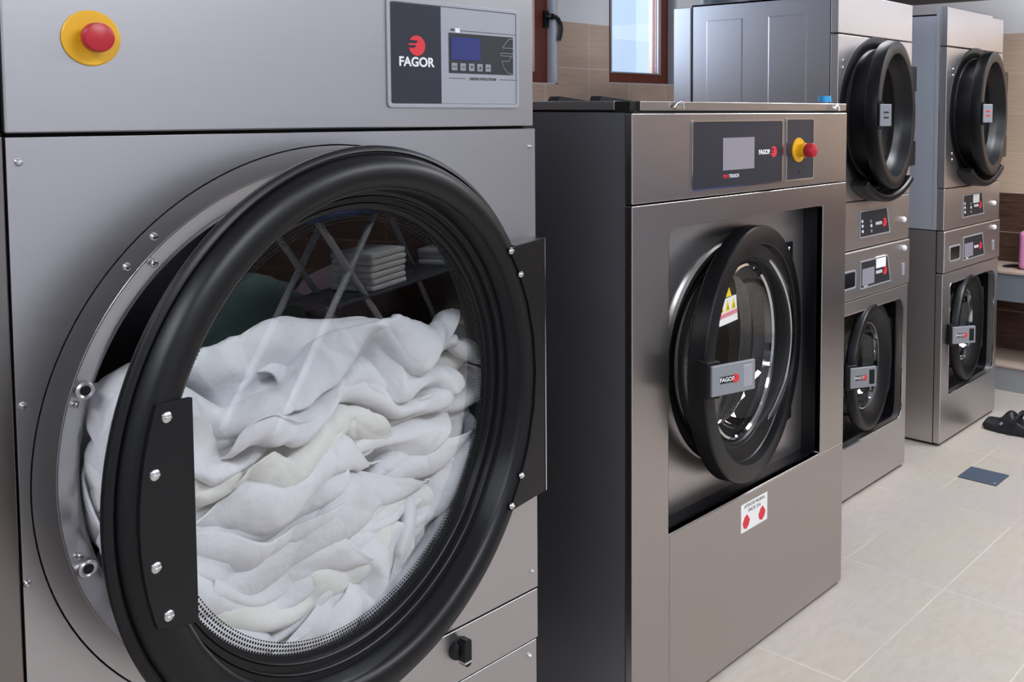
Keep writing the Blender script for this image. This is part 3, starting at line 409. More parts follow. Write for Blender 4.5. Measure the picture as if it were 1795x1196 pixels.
4,-1,-4,-2,1,0,0,1,0,-1,3,5,-5,-6,-1,-1,1,-1,-3,1,-1,0,2,2,4,0,1,-1,0,0,1,-1,1,0,-5,-1,1,0,0,2,-1,-1,1,5,-5,-4,1,-1,0,-1,-1,0,1,1,2,0,1,2,-1,-1,3,1,0,-1,0,1,-5,-2,1,-1,1,0,0,-1,0,0,-3,-2,0,-1,0,1,-1,0,1,2,2,1,2,1,-2,1,2,-1,-1,1,-3,-1,2,0,-1,-2,0,0,0,-3,1,-1,-1,-4,0,0,-1,0,0,1,0,0,
8,0,0,0,-1,0,1,-1,0,0,-2,0,1,-5,2,0,0,-1,-1,-1,-1,-1,0,0,-2,-2,0,0,1,-2,0,1,-1,7,1,1,0,0,-1,0,0,0,-1,-3,0,-2,2,-4,-2,-1,0,1,0,1,-2,1,-1,0,0,-2,-1,0,1,-1,-1,2,6,0,-1,0,-1,2,-2,-1,-1,2,0,0,-2,-4,1,-1,0,1,-1,0,0,1,-1,0,1,-1,0,0,-1,0,0,0,-1,-1,3,1,-1,0,-2,1,0,0,0,1,-1,0,0,-3,0,0,0,0,0,
0,1,1,0,0,1,0,1,-1,0,0,-1,-1,-1,0,0,-1,-3,0,3,2,2,-1,0,0,0,-1,-2,1,-1,-1,0,3,2,0,1,0,0,1,0,-1,0,0,-1,0,1,0,-4,-2,0,0,-1,1,3,1,2,-1,1,-1,0,0,-1,1,-1,2,3,1,-1,1,1,0,0,0,-1,1,-1,-1,1,5,-7,0,1,0,1,-1,1,2,1,-1,1,1,1,0,1,0,1,1,2,2,-2,1,0,0,0,-1,0,1,-1,0,1,6,5,-8,0,0,0,1,1,0,1,-1,3,5,
-1,2,0,0,2,2,3,2,-3,-1,0,-1,-1,0,0,0,0,1,0,7,3,0,-10,-1,0,1,-1,0,-1,0,6,6,2,0,2,3,2,1,0,1,-2,-1,-1,1,-1,0,-1,0,-1,0,0,3,3,2,-4,-11,0,0,0,1,0,-3,-1,-1,6,5,6,0,5,1,-1,1,-1,0,-2,0,-2,1,-1,1,-1,0,0,0,1,1,-4,-5,-8,-1,-1,-2,0,0,-1,-3,2,-2,1,2,5,3,8,2,-1,0,-3,0,0,3,-2,1,0,0,1,0,0,-1,-5,
-5,-2,-4,1,-1,0,-2,-1,0,-2,-5,-2,-1,0,-1,0,6,13,4,-1,-1,-2,1,-2,0,1,-1,1,0,0,0,-3,-4,-1,3,-1,0,0,0,0,0,-1,-1,-3,1,-6,-2,-3,-1,0,6,7,2,2,1,0,-2,0,-1,1,-1,0,-1,-1,0,-1,0,-1,3,-1,-1,0,0,0,1,0,-1,-4,-2,0,-1,-1,-4,-1,4,3,1,1,0,0,0,0,-1,1,-1,0,0,0,0,-1,-2,3,-1,1,0,0,-1,0,-1,0,-6,1,7,0,-6,
-4,-1,-4,0,1,2,1,1,2,-1,1,0,0,1,-1,1,-1,1,0,1,0,0,-1,0,0,-1,1,-2,-2,7,0,-1,-1,-1,-7,-5,1,0,2,1,2,0,1,0,0,1,-1,1,0,0,1,1,-1,0,0,0,0,0,0,-1,-1,1,2,-4,0,0,-3,-5,2,0,1,0,0,2,0,2,0,0,1,1,1,-1,1,-1,0,-3,1,-1,1,0,0,-1,0,1,-3,-7,3,-1,0,-2,-1,-1,1,2,2,0,0,1,3,0,0,0,2,0,1,0,-2,0,-3,0,0,0,
0,0,0,0,0,0,-6,-5,2,1,-1,-2,-2,0,3,2,3,-2,1,1,4,-2,2,2,0,-1,0,0,0,-2,-1,1,-1,0,-1,1,0,-1,-1,-2,-3,0,-2,0,-1,-1,-2,-2,0,3,0,1,0,1,3,-1,1,3,0,0,1,0,-3,1,1,0,0,0,0,-1,1,-1,0,-3,-1,2,2,-2,-2,-4,-3,-2,-1,2,-1,1,0,3,0,-1,3,3,-1,0,-1,0,0,0,1,0,1,-1,1,-1,2,-1,0,2,2,-3,-1,-3,0,-4,-3,-3,2,-3,
-2,-1,0,0,-3,1,7,2,1,-1,4,1,0,0,0,-1,1,0,0,0,0,2,1,-3,0,1,0,-1,-1,-2,-4,0,1,-4,-3,-1,0,1,-2,1,7,0,1,6,0,0,0,0,1,0,0,0,-1,0,0,-2,0,3,0,-1,0,0,-2,2,-4,-1,1,-1,-1,1,0,2,-3,1,1,3,9,0,-1,0,0,0,-1,0,1,0,1,-2,0,2,0,-1,0,0,0,0,0,0,1,-1,1,0,0,3,1,0,-4,-2,-1,8,0,-1,0,1,-1,1,0,0,1,0,2,2,
1,-2,-2,0,-1,2,1,-1,0,0,0,-1,1,4,2,-1,-2,-4,1,0,6,0,0,-1,0,1,0,0,0,0,2,4,0,-2,0,1,0,-1,0,0,0,0,0,-1,2,4,1,1,-2,-3,-1,0,0,1,-1,0,1,0,1,0,-1,0,1,9,-2,-4,0,3,0,-1,2,0,0,0,-1,0,-1,1,4,1,-4,-3,0,1,2,4,0,0,0,-1,0,-1,0,1,1,6,-1,-4,1,4,-2,1,2,0,0,-1,0,1,-1,3,1,0,-3,-3,-3,1,1,4,-3,-2,0,
0,1,-2,0,0,2,5,2,-7,1,1,1,-2,0,5,2,-2,1,0,0,1,0,0,-3,-4,-2,1,1,2,-1,2,-2,0,0,-1,1,-1,1,7,2,-7,-3,4,4,-4,-3,0,1,5,3,0,-1,-1,0,-1,-3,-4,0,0,0,-2,-2,0,12,-105,-10,-11,-11,-8,-12,-11,-14,-14,-16,-17,-17,-11,-13,-9,-4,-3,-4,-8,-15,-18,-12,-6,-1,-1,-2,3,5,2,1,7,3,2,15,-1,0,1,-3,1,-3,-2,-2,0,2,2,
2,1,4,1,-1,-4,-6,-3,0,4,3,-3,2,6,1,-2,-4,-6,-4,-9,-5,16,-1,0,-2,-2,-1,-2,0,0,1,0,1,0,7,2,-2,-4,-5,-3,0,4,-1,-1,3,3,2,0,-5,-1,-4,-3,0,-9,13,1,-1,-1,0,-3,0,0,1,0,1,4,2,1,-1,-3,-4,-3,-1,0,2,5,-1,1,3,0,-6,-4,-1,1,-5,-4,-5,14,-1,-2,1,-1,0,-1,0,0,2,2,2,2,-1,-3,-4,-3,-2,0,0,4,-1,4,5,-1,-3,-3,
-1,-6,-2,-4,-4,1,14,-1,1,-3,0,0,0,1,1,1,2,0,1,-3,-4,-1,-2,-1,0,2,4,1,2,2,-2,-6,-6,-4,-2,-1,-5,0,5,13,0,0,0,-1,0,1,1,1,2,0,0,-2,-3,-2,-2,-1,0,1,3,-1,3,4,-2,-7,-5,-3,-4,-2,-4,1,5,5,14,-1,-1,0,1,0,1,1,2,0,0,-2,-6,0,-1,-1,0,1,2,3,2,2,-2,-5,-6,-7,-1,-2,-3,0,5,5,2,11,1,0,1,-1,1,1,2,0,-1,-1,
-2,0,-1,-3,-1,1,3,3,3,1,-4,-8,-2,-5,-3,-2,-1,1,6,2,0,1,13,-1,0,1,1,0,1,0,-1,1,-3,0,0,-4,1,1,1,2,4,1,-1,-4,-4,-11,-3,1,-1,4,6,-1,0,0,-1,13,0,0,2,1,0,1,-1,0,-4,0,-1,-1,1,-1,1,3,3,1,-1,-4,-4,-6,-5,3,0,3,3,0,2,0,2,1,13,1,1,-1,0,1,-1,0,-2,0,0,0,-1,0,1,1,2,2,-1,-1,-6,-5,-3,3,-2,3,2,3,2,
-2,-1,-9,3,14,1,1,-1,-1,0,-1,-1,0,0,0,0,0,1,1,3,1,-2,-2,-4,-3,-2,3,0,3,0,3,-2,1,0,-7,-2,-6,15,-1,-1,-1,0,0,0,0,1,0,0,0,-1,-1,2,2,0,-1,-2,-4,-1,3,1,1,-1,2,1,1,-4,-2,-3,0,-3,13,0,-1,1,0,-1,1,1,0,-1,0,0,-1,1,2,0,0,-2,-4,0,1,3,0,0,2,1,-2,-3,-1,-1,0,-2,-1,11,1,1,0,0,1,0,0,-1,1,-1,-1,0,2,
2,-2,-3,-2,-1,0,2,2,1,1,1,-2,-2,-1,-3,-2,1,4,1,11,3,0,0,0,0,1,-2,0,0,-1,-1,2,1,-1,-2,-2,0,2,2,0,0,1,1,-1,-1,-2,-2,-1,0,4,3,2,17,-1,-1,-1,0,0,-1,0,1,-1,-2,-1,4,0,-1,-1,-1,1,1,0,1,-1,0,0,-2,0,0,-1,1,2,3,1,0,16,-4,1,0,0,1,0,0,-2,-2,0,3,2,0,-2,-1,1,1,0,0,1,-1,-2,1,0,-1,-1,2,1,2,0,-2,-2,
14,1,-1,0,1,-1,-1,-1,-2,-1,3,3,1,1,-2,-1,0,0,0,-1,0,-1,2,-2,0,0,1,1,1,-1,-2,-1,-1,13,-2,1,2,-1,0,-2,-1,-1,1,3,5,-3,-5,-3,2,2,-1,2,1,0,1,-1,0,-1,1,1,0,0,-1,0,-1,-5,13,0,1,-1,0,-2,0,-2,1,4,1,-1,-5,-3,2,1,2,3,0,0,0,-1,0,0,2,0,0,-2,-1,-1,-1,0,3,10,2,0,0,-2,-2,-2,2,5,1,1,-7,-3,2,3,2,1,0,
-1,2,0,-1,1,-1,0,-1,0,-1,0,2,2,1,-1,9,3,-2,-3,0,-1,1,6,2,-1,-4,-3,2,4,2,0,-1,-1,1,0,0,0,0,0,-2,0,-2,1,2,2,0,-2,2,10,-2,-1,0,-2,1,4,2,-1,-1,-2,0,3,2,2,0,-1,0,0,0,0,0,-2,-2,0,0,1,2,2,-1,-1,0,-3,8,-2,0,-3,1,4,3,0,-1,-1,-1,3,1,0,2,1,1,-1,1,-1,-1,-2,-1,0,0,0,2,2,-1,-2,0,0,2,7,-2,-3,1,3,
4,1,1,-2,0,2,1,2,-1,-1,2,0,0,-1,-1,-3,1,0,1,-1,2,1,-1,-1,1,0,1,0,5,-2,0,2,4,2,3,-2,0,0,1,0,1,2,-1,0,-2,0,-2,-2,-1,2,2,-1,1,2,0,0,-2,1,1,1,0,4,0,2,5,2,3,0,-3,0,0,0,0,1,2,-1,-3,0,-3,-1,-1,2,0,2,1,2,0,0,-1,2,0,1,-1,0,2,2,5,5,3,0,-2,-2,-1,0,1,2,0,-1,-2,-2,-2,1,-1,0,1,3,2,0,1,0,-1,1,
0,1,-2,-1,-2,5,6,4,2,1,-3,-3,-1,0,1,3,0,0,-2,-3,-2,0,-1,2,4,2,2,-1,0,-1,-1,1,0,0,-2,0,-1,-2,12,5,2,-1,-1,-3,-3,0,2,0,1,1,-6,-1,0,-1,0,3,3,0,3,-2,-1,1,1,0,0,0,0,0,-2,-3,-1,17,1,1,-1,-4,-4,0,1,-1,4,0,-4,1,-3,-1,3,2,3,2,1,-3,-1,-1,0,1,0,1,-1,-1,-2,-2,0,3,19,-1,-1,-4,-3,0,0,1,-1,-2,0,4,
-2,-2,1,3,4,0,0,-1,0,0,0,0,-1,0,-1,0,-1,-1,0,1,0,19,-2,-4,-4,0,2,1,0,2,-1,-4,1,-2,1,5,1,1,2,-1,0,0,-2,0,1,-1,-1,-1,-2,0,0,0,1,1,16,-2,-3,2,1,-1,-1,1,0,1,-1,-5,2,4,1,2,0,0,-1,0,-1,0,0,-1,-1,-1,0,0,-1,0,1,2,1,15,-1,1,-1,-2,1,1,-1,0,0,-1,0,2,2,1,0,0,-1,-1,0,-1,0,-1,-1,0,1,-1,0,-1,2,0,
1,0,11,1,0,0,1,-1,1,0,0,-1,1,1,2,1,0,0,-1,-1,0,-1,0,-1,-2,2,0,0,-1,0,1,-1,1,0,-1,5,3,4,1,-1,1,-1,1,0,-1,1,2,2,0,0,0,0,-3,0,0,0,-2,2,-2,2,-1,0,0,0,1,-1,0,-1,3,2,2,5,0,0,1,-1,0,2,1,2,0,1,0,-1,-2,1,-2,-1,-1,2,-1,3,-1,-1,-1,0,1,0,0,-3,1,-5,0,9,3,5,0,0,1,1,1,2,-1,1,0,1,-3,-1,-1,-1,-1,
0,1,1,-1,0,0,1,0,-1,-1,0,0,1,-4,4,5,0,4,4,-1,1,1,1,1,1,1,-1,-1,0,-2,-3,-1,1,1,1,1,-1,-1,-1,0,0,-1,0,2,1,-1,-202,-17,-16,-14,-9,-8,-8,-7,-8,-6,-9,-13,-11,-9,-8,-6,4,15,13,17,17,10,-5,2,-12,-12,-7,-4,0,0,1,11,15,10,1,1,3,1,2,0,-1,0,-4,-1,3,0,2,1,-4,-12,-8,3,1,1,-1,8,-8,-4,-5,-5,0,3,4,2,-3,
-2,11,1,3,2,1,-1,0,-1,-1,0,0,-1,4,0,-3,-2,-2,-9,-5,-1,0,1,-1,-3,1,-1,-4,-3,-2,1,9,-4,-3,13,2,3,0,0,0,-1,-1,-1,3,0,0,0,-3,-2,1,1,-4,-9,-6,-2,-1,2,-2,-1,1,0,-2,-3,0,0,0,-3,14,4,0,0,0,-1,0,0,0,-1,1,0,-3,-2,1,0,2,0,-4,-7,-9,3,-4,-2,4,2,-2,-2,-1,-2,-3,-2,-2,18,-1,0,0,0,0,-1,0,0,-1,-1,-1,-4,
-1,4,4,1,1,0,-5,-8,-6,-9,3,5,0,0,-1,-1,-3,-5,-1,-2,17,0,-1,0,0,-2,1,-1,1,-1,-2,-1,0,3,0,2,0,2,0,0,-1,-11,-5,-3,-2,0,1,3,0,-1,-5,-3,-2,16,0,1,0,-2,1,-1,0,-2,-1,-1,0,2,2,1,-1,1,1,2,-1,-1,-7,-3,-1,-7,-2,3,3,1,-2,-3,0,2,18,0,0,-2,-1,0,-1,0,-1,-1,2,1,2,1,-1,0,1,1,-1,-1,-7,-4,0,-1,0,0,2,0,0,
-2,1,5,4,16,0,-1,1,0,-1,-1,-1,1,2,0,0,1,0,0,0,1,0,-1,-4,-5,-2,1,-1,-1,4,3,0,-2,1,4,2,0,17,0,-1,0,-1,-1,0,1,1,-1,1,1,1,1,-2,1,0,-1,-3,-6,-2,1,0,2,4,2,0,0,-1,3,1,-1,-8,15,0,0,-1,0,0,1,2,-1,-1,1,0,1,-3,4,0,0,-2,-6,-2,1,1,3,0,2,-1,0,1,2,1,0,-6,-9,16,-1,-1,-1,-1,1,1,0,1,0,0,2,1,1,0,0,
-3,-4,-2,-1,1,2,3,0,0,2,2,-1,1,-1,-4,-6,-5,15,-1,0,-1,1,1,0,0,-1,2,1,1,-2,3,-1,-1,-2,-4,-2,1,2,2,0,1,0,2,0,1,0,-2,-7,-5,-2,14,-1,0,2,1,0,0,0,1,0,-1,1,2,-1,0,-2,-4,-3,0,2,2,1,0,3,1,0,0,1,-2,-7,-7,-1,0,13,1,1,0,1,0,1,0,0,0,1,0,-1,-1,-1,-3,-3,1,2,2,1,1,1,0,1,0,0,-2,-5,-5,-1,0,-1,13,2,
0,1,0,1,0,0,0,1,0,1,-2,0,-3,-3,0,1,3,1,1,1,0,0,0,-1,-1,-4,-4,-1,1,-3,3,14,1,2,0,0,0,0,0,0,1,0,-1,-1,-2,-3,-2,1,4,2,1,1,0,-1,1,-1,-1,-3,-4,-1,0,0,1,0,16,1,0,0,0,0,0,0,1,-1,-1,-2,-1,-2,-2,0,3,2,1,2,0,0,0,-1,-1,-2,-3,-1,0,0,0,0,2,18,0,0,0,0,0,0,-1,-1,0,-2,-1,-1,-3,1,4,1,1,1,-1,1,0,1,
-2,-2,-3,-1,0,-1,0,0,3,1,18,-1,0,0,1,0,-2,-1,-1,0,-1,-1,-1,0,1,2,3,0,0,1,-1,0,-2,-2,-2,-1,0,0,0,1,2,1,0,17,1,1,0,-1,-2,0,-1,0,-1,-1,-1,0,2,3,2,0,-1,-1,0,1,-2,-3,-1,-1,-1,0,0,2,1,3,0,2,16,1,0,-1,0,-1,0,0,-1,-3,1,1,2,1,2,0,0,0,-1,0,-2,-4,0,-3,0,2,0,1,3,2,-1,1,-2,16,0,0,1,0,-1,-2,-1,
-1,1,-1,2,2,2,0,0,-1,0,1,-2,-4,-2,-2,0,1,0,2,3,0,2,0,-2,-3,16,0,1,0,-2,-2,0,1,0,-1,3,1,0,1,0,0,0,-1,-1,-3,-4,0,0,1,-1,1,4,2,1,-2,-2,-2,0,18,0,0,-3,-2,0,-1,-1,1,2,2,1,1,0,0,0,-1,0,-4,-4,0,0,-1,0,2,5,2,0,-2,-2,-1,-1,0,19,0,-5,-1,-1,0,0,0,1,2,3,0,0,1,0,-2,-1,-4,-3,-2,0,-1,1,3,5,2,-1,
-4,-1,-2,0,1,0,18,-4,-1,-1,0,0,1,1,0,3,0,1,0,0,-1,-1,-3,-3,-2,0,-1,0,3,6,1,-2,-4,-2,-2,1,-1,1,2,14,-2,-1,0,0,0,2,2,3,0,-1,1,0,0,-2,-2,-4,-2,1,2,0,3,4,-1,-4,-2,-2,0,0,-1,3,0,-1,14,-3,0,0,1,2,2,1,1,1,0,-1,0,-3,-4,-2,0,2,0,-1,1,6,-2,-3,-2,-4,1,3,1,1,-1,0,0,12,-1,0,1,2,2,0,2,2,-1,-1,0,
-3,-4,-1,-2,1,0,1,-1,0,-1,-1,2,-2,2,1,0,1,0,2,-1,-3,9,3,0,1,1,0,2,2,1,0,-1,-3,-4,-1,-1,1,1,-1,-3,0,3,2,-3,-3,5,2,-1,0,-1,0,-1,-1,0,6,1,4,3,2,2,1,0,0,0,-2,-5,-1,-2,0,2,-2,-3,1,2,4,-3,3,0,0,-1,0,-1,-1,-1,-1,-1,1,8,7,-1,1,1,2,0,1,-1,-2,-4,-2,0,-1,1,-3,-1,1,2,3,-1,0,0,1,1,-2,0,-2,-1,1,
-1,1,4,9,1,5,1,1,1,2,-2,-2,-5,-3,0,1,0,-2,-1,1,4,3,0,0,-1,0,-1,-4,2,-1,-1,0,2,1,4,0,8,2,5,2,2,0,-1,-2,-6,-3,0,1,-2,0,-1,2,4,2,0,0,-1,0,0,-3,1,-1,-2,1,4,3,1,1,0,14,-1,0,5,1,-1,-3,-5,-3,-1,2,-2,-1,0,1,3,2,2,1,-1,0,0,-2,2,-1,-2,2,2,2,0,1,-1,0,9,4,3,2,-2,-4,-6,-1,1,1,-2,-1,0,0,2,4,2,
0,-1,2,0,-2,1,1,0,0,1,2,-1,0,0,0,1,12,4,2,-4,-4,-4,-4,-1,3,0,0,-1,0,1,4,-1,1,1,2,0,0,1,1,0,-1,2,0,0,1,-1,1,1,-1,17,1,-5,-3,-5,-3,2,0,0,0,-1,0,0,0,-1,-3,-1,2,6,6,1,0,-1,0,3,0,0,0,0,1,0,-1,1,14,-7,-3,-1,-1,-1,2,3,-2,-2,0,1,0,-2,0,5,-2,0,2,4,3,0,0,1,0,0,1,0,0,0,0,0,0,0,-1,0,1,1,1,
-1,0,-1,0,-1,5,0,1,-2,2,9,1,1,0,-2,0,0,1,-1,0,0,0,1,0,1,-1,0,-258,-1,-2,1,4,6,8,7,5,3,-4,-4,-4,-1,2,2,8,14,17,12,7,-4,-7,-16,-18,-17,-13,-6,0,2,5,8,8,20,-2,1,-1,-1,0,0,1,-1,-1,2,1,-1,0,-1,-3,-5,-2,2,2,0,-7,-1,0,1,0,6,5,0,2,1,-2,0,19,0,-1,0,0,-1,0,-1,2,0,1,-1,0,-1,-2,0,0,-3,-3,-2,-3,5,
-2,0,-1,2,4,2,4,0,-1,-1,0,20,-1,-1,1,-1,0,0,0,0,-1,1,1,0,-1,-1,0,2,-3,-3,-5,1,0,1,-1,1,5,2,1,-1,-1,1,-1,-4,19,-1,1,-2,0,0,0,1,0,1,-1,0,0,-2,-1,2,-1,2,-1,0,-4,1,-3,0,1,5,1,0,0,0,-4,-2,-1,19,0,-2,1,-1,0,1,-1,1,1,-1,0,1,0,-1,-3,0,1,-4,1,1,0,1,0,1,0,1,2,1,-1,-1,-2,-3,19,-1,0,-1,0,1,-1,
1,-1,0,0,1,-1,0,0,1,-1,-1,-3,-6,0,6,-1,-1,-1,-1,2,3,3,1,1,0,-2,18,0,0,-2,0,-1,1,0,0,1,1,-1,1,0,-1,0,0,-1,0,-2,-3,-1,-2,-1,-1,-5,0,4,3,8,4,-1,0,19,0,-1,0,0,-1,-1,1,1,0,1,-1,-1,1,1,0,-1,-2,-1,1,2,-7,-4,0,0,-5,-7,-2,2,4,9,9,2,18,-1,0,0,0,-1,0,0,0,0,1,1,0,-1,1,0,0,0,-1,2,-5,-9,0,0,0,2,
-9,-7,2,1,1,7,8,18,0,-1,0,-2,1,0,1,1,1,1,-1,0,0,0,0,0,-2,1,-4,-7,-3,-1,0,-1,-2,-1,-7,-1,0,0,1,10,17,-1,0,0,1,0,-2,0,2,0,-2,4,0,0,-1,0,0,-5,-4,-6,-3,1,0,2,1,0,-2,-1,-5,-2,-2,2,-2,17,1,-1,0,-2,0,1,0,1,1,2,-1,-1,0,-2,-6,0,4,-9,-6,1,1,3,2,0,0,1,-1,-3,-1,-3,-5,-2,19,-1,0,-1,1,-2,0,0,-1,0,
2,0,1,-3,-5,-2,-3,0,4,-2,-3,1,3,-2,-1,-1,7,4,-3,-4,1,-7,-4,18,2,-4,0,0,0,-1,0,0,2,0,-1,1,-6,-4,1,-4,-3,4,3,0,1,-3,1,0,5,4,2,-1,-2,-3,-1,-2,18,-6,-1,1,-1,6,0,0,1,0,-3,3,-3,-3,0,-2,-2,-3,-3,4,2,0,0,-1,4,5,2,0,0,-2,-1,2,-1,14,-3,3,-3,0,0,3,3,0,0,1,-1,-4,0,1,-1,-1,-3,-1,0,1,0,0,2,4,2,0,
1,1,-1,-1,0,0,11,3,0,-4,1,-1,2,2,3,0,1,-3,-2,-1,0,2,0,0,-1,-2,1,-1,1,3,2,0,0,1,0,0,-1,0,0,12,3,-4,1,3,0,-2,-1,1,2,-1,-4,-3,0,-2,1,5,3,-1,0,0,0,2,1,2,1,-1,-1,0,1,0,0,-1,10,-2,0,7,1,-1,1,-3,1,-3,-3,-3,-1,2,-1,-4,1,5,6,0,0,0,1,4,0,-1,0,2,0,-1,0,-2,1,16,-2,0,1,-2,1,1,-4,-6,-2,-4,-5,4,
-1,4,3,0,-1,4,4,-1,3,3,-1,0,3,1,-2,1,0,0,0,-1,15,-5,-1,2,3,3,0,1,-4,-17,-8,1,1,-3,-1,5,12,1,0,0,9,5,-2,-1,1,1,-2,2,0,0,-1,1,0,9,2,1,1,1,-2,1,-3,-6,0,-3,-3,-3,2,-1,-1,1,6,0,11,4,-1,0,-1,1,-4,3,1,1,0,1,0,0,11,1,-2,1,-7,1,4,3,-7,-1,0,0,-3,0,1,4,-5,6,9,1,-6,1,2,2,-1,1,2,0,0,-1,-1,1,1,
3,-2,7,-6,-2,-3,0,4,3,1,-1,0,-1,3,4,1,2,1,0,-3,-1,4,1,2,-1,2,0,0,-1,1,-2,0,1,3,6,2,-2,0,-7,-9,-2,10,5,-1,0,1,2,4,3,1,0,-1,-3,5,-1,2,-1,1,1,-1,0,0,-1,1,-3,-1,13,2,0,2,-2,-3,-7,-9,-1,7,3,2,1,3,4,1,1,0,-1,3,-1,-1,0,1,1,0,0,-1,0,1,-1,-1,-5,17,-1,1,-1,2,0,-2,-4,-9,-4,5,4,4,4,0,1,0,-1,1,
0,1,-1,1,0,1,1,-1,0,0,-1,0,0,0,14,1,2,0,0,0,-1,0,-2,-3,1,2,2,0,-1,0,0,0,-1,1,1,0,0,1,2,0,1,0,-1,-1,1,-1,0,11,3,2,0,1,0,0,0,0,-1,1,-1,0,-1,2,-2,-1,0,-5,-3,5,5,0,2,0,0,0,0,1,-1,0,0,-1,16,3,-2,1,0,1,-1,-1,0,0,-2,0,2,2,-1,1,0,-3,-1,-1,-4,1,5,2,0,0,0,1,0,0,-2,1,2,18,0,0,1,-1,-1,0,0,
-1,0,-1,1,0,0,1,0,0,-1,1,0,0,1,0,0,1,-1,1,-1,-1,1,0,0,-2,18,0,1,0,-1,0,0,-1,-1,-2,1,1,1,1,0,0,-1,1,0,1,-1,0,-1,2,-2,1,0,0,0,0,0,1,1,15,2,1,-1,1,0,-1,-1,-1,0,1,1,-1,0,1,0,0,-1,1,1,1,-1,0,-2,2,0,0,0,0,-1,1,-1,1,15,0,2,1,0,-1,0,-2,-1,0,1,-1,2,1,-1,1,0,-1,1,1,-1,1,-1,0,0,1,0,0,0,1,
-3,-2,2,18,0,-3,2,1,0,-1,-2,-1,1,2,0,1,-1,0,-1,0,1,0,0,2,-1,1,-1,0,0,1,0,0,-1,0,0,-2,15,1,-1,0,3,-1,-2,0,0,0,1,1,1,-1,0,1,0,-1,0,0,1,0,0,0,0,0,-1,1,0,0,0,0,-2,17,-4,1,3,0,0,-1,-1,2,1,0,0,-1,1,0,-1,0,0,0,0,0,2,-1,0,0,-1,1,0,0,1,0,-1,0,14,1,2,-1,0,1,0,-1,0,-2,1,1,2,-1,1,0,0,0,0,0,
0,0,0,-1,0,0,1,0,1,-1,0,1,-1,15,3,0,0,-1,-1,-1,-1,-2,-1,2,2,1,2,0,0,-1,0,0,1,0,-1,0,1,0,0,0,1,-1,0,0,0,1,17,-1,-1,0,-1,0,0,-1,-3,2,1,3,2,0,-1,0,0,1,0,0,0,0,1,0,-1,0,-1,0,1,0,0,0,0,15,0,1,-3,1,2,-2,-1,0,2,1,2,0,0,-1,0,0,-1,0,2,1,0,-1,0,0,0,0,-1,-1,-5,1,1,4,-92,-11,-9,-10,-11,-12,
-10,-13,-14,-13,-14,-14,-15,-11,-14,-11,-10,-7,-4,-6,-9,-12,-12,-14,-11,-5,-3,-2,-1,-2,1,6,9,14,2,0,-2,-1,3,-2,-2,0,0,0,0,0,-1,3,1,3,1,-2,-2,-1,-1,-1,1,0,-2,-2,-2,-3,4,5,3,-10,15,0,0,0,1,-2,-2,1,0,0,0,-2,1,1,2,2,1,-1,-2,0,-2,-1,0,0,1,-2,1,1,2,2,-1,-10,-5,16,2,-3,1,-1,-1,0,0,-1,0,-1,1,1,2,1,
1,-1,-1,-1,-3,0,0,1,0,1,1,-1,0,4,-1,-6,-11,-4,17,-3,2,0,-1,-1,0,-1,1,0,0,1,1,0,1,0,0,-1,-2,-1,-1,1,1,-1,1,1,-1,3,0,-4,-7,-1,-3,15,1,0,-1,0,-1,0,0,0,0,2,0,1,0,1,-1,-1,-1,-1,-1,0,1,0,1,-1,2,2,-1,-5,-2,-1,-1,-3,15,0,0,-1,-1,1,0,1,0,0,0,2,-1,1,-1,0,-2,-1,1,0,0,1,-1,2,1,0,1,-3,-5,-5,2,0,
-2,15,0,-1,-1,1,0,0,0,1,0,0,0,2,0,-1,-1,-1,0,-1,1,1,-1,1,2,0,0,-1,-1,-2,-3,-3,-1,1,16,-2,0,0,1,0,0,0,0,1,0,0,1,-1,-2,-1,0,0,1,1,0,0,1,1,2,-1,-2,-2,0,-1,-3,-2,2,16,-1,-2,1,0,0,0,0,0,0,0,2,-1,-1,0,-1,0,0,2,1,0,0,2,-1,0,0,-2,-2,0,0,-5,2,1,13,0,1,-1,1,0,0,0,1,-1,1,0,1,-1,0,0,0,1,-2,
-1,1,2,1,2,-1,-3,-1,-1,-3,-3,2,3,2,13,0,-1,3,-1,-1,1,1,-1,0,1,1,-1,2,-1,-1,0,0,0,1,1,0,0,0,-2,0,-1,-3,-1,0,2,1,1,11,2,1,-1,1,1,0,-1,1,1,0,0,0,-1,0,1,0,0,1,-1,1,1,0,-2,0,-2,-3,1,-1,3,1,1,-1,15,-1,1,0,0,1,-1,0,0,1,1,-1,-1,0,0,0,0,0,1,0,1,-1,-1,0,0,-2,1,-1,1,0,1,-1,1,15,0,0,0,0,0,1,
1,-1,0,-1,0,-1,-1,1,1,1,0,-1,2,-1,0,-1,1,-1,1,-2,-1,2,0,0,1,0,15,-1,0,2,0,1,-1,0,0,-1,-1,-2,0,0,2,2,1,0,0,-1,-1,0,1,-1,-1,-2,-2,1,2,1,1,0,0,14,2,0,-1,1,0,0,-1,-1,0,0,-1,0,3,0,1,0,0,-2,-1,0,1,0,0,-2,-2,2,1,-1,1,2,-1,1,16,0,1,0,-1,-2,0,-1,1,0,2,0,0,1,0,-2,0,-1,0,0,1,1,0,-3,-2,0,1,1,
2,1,-1,1,1,15,1,0,-1,-2,-1,-1,1,0,1,-3,-4,2,5,1,1,-1,-1,0,0,2,1,-2,-2,-1,1,2,1,1,0,0,0,0,17,0,-5,0,-1,0,0,-1,1,-3,-5,3,4,0,2,1,0,0,0,1,3,-1,-2,-3,0,3,2,1,-2,0,0,1,0,16,-6,-1,0,2,-1,0,1,-2,-4,0,5,3,-1,0,2,-1,0,2,2,-1,-1,-3,-1,3,1,0,1,0,-1,1,1,0,11,-1,2,-3,0,0,0,-1,-3,1,6,6,-2,1,-1,
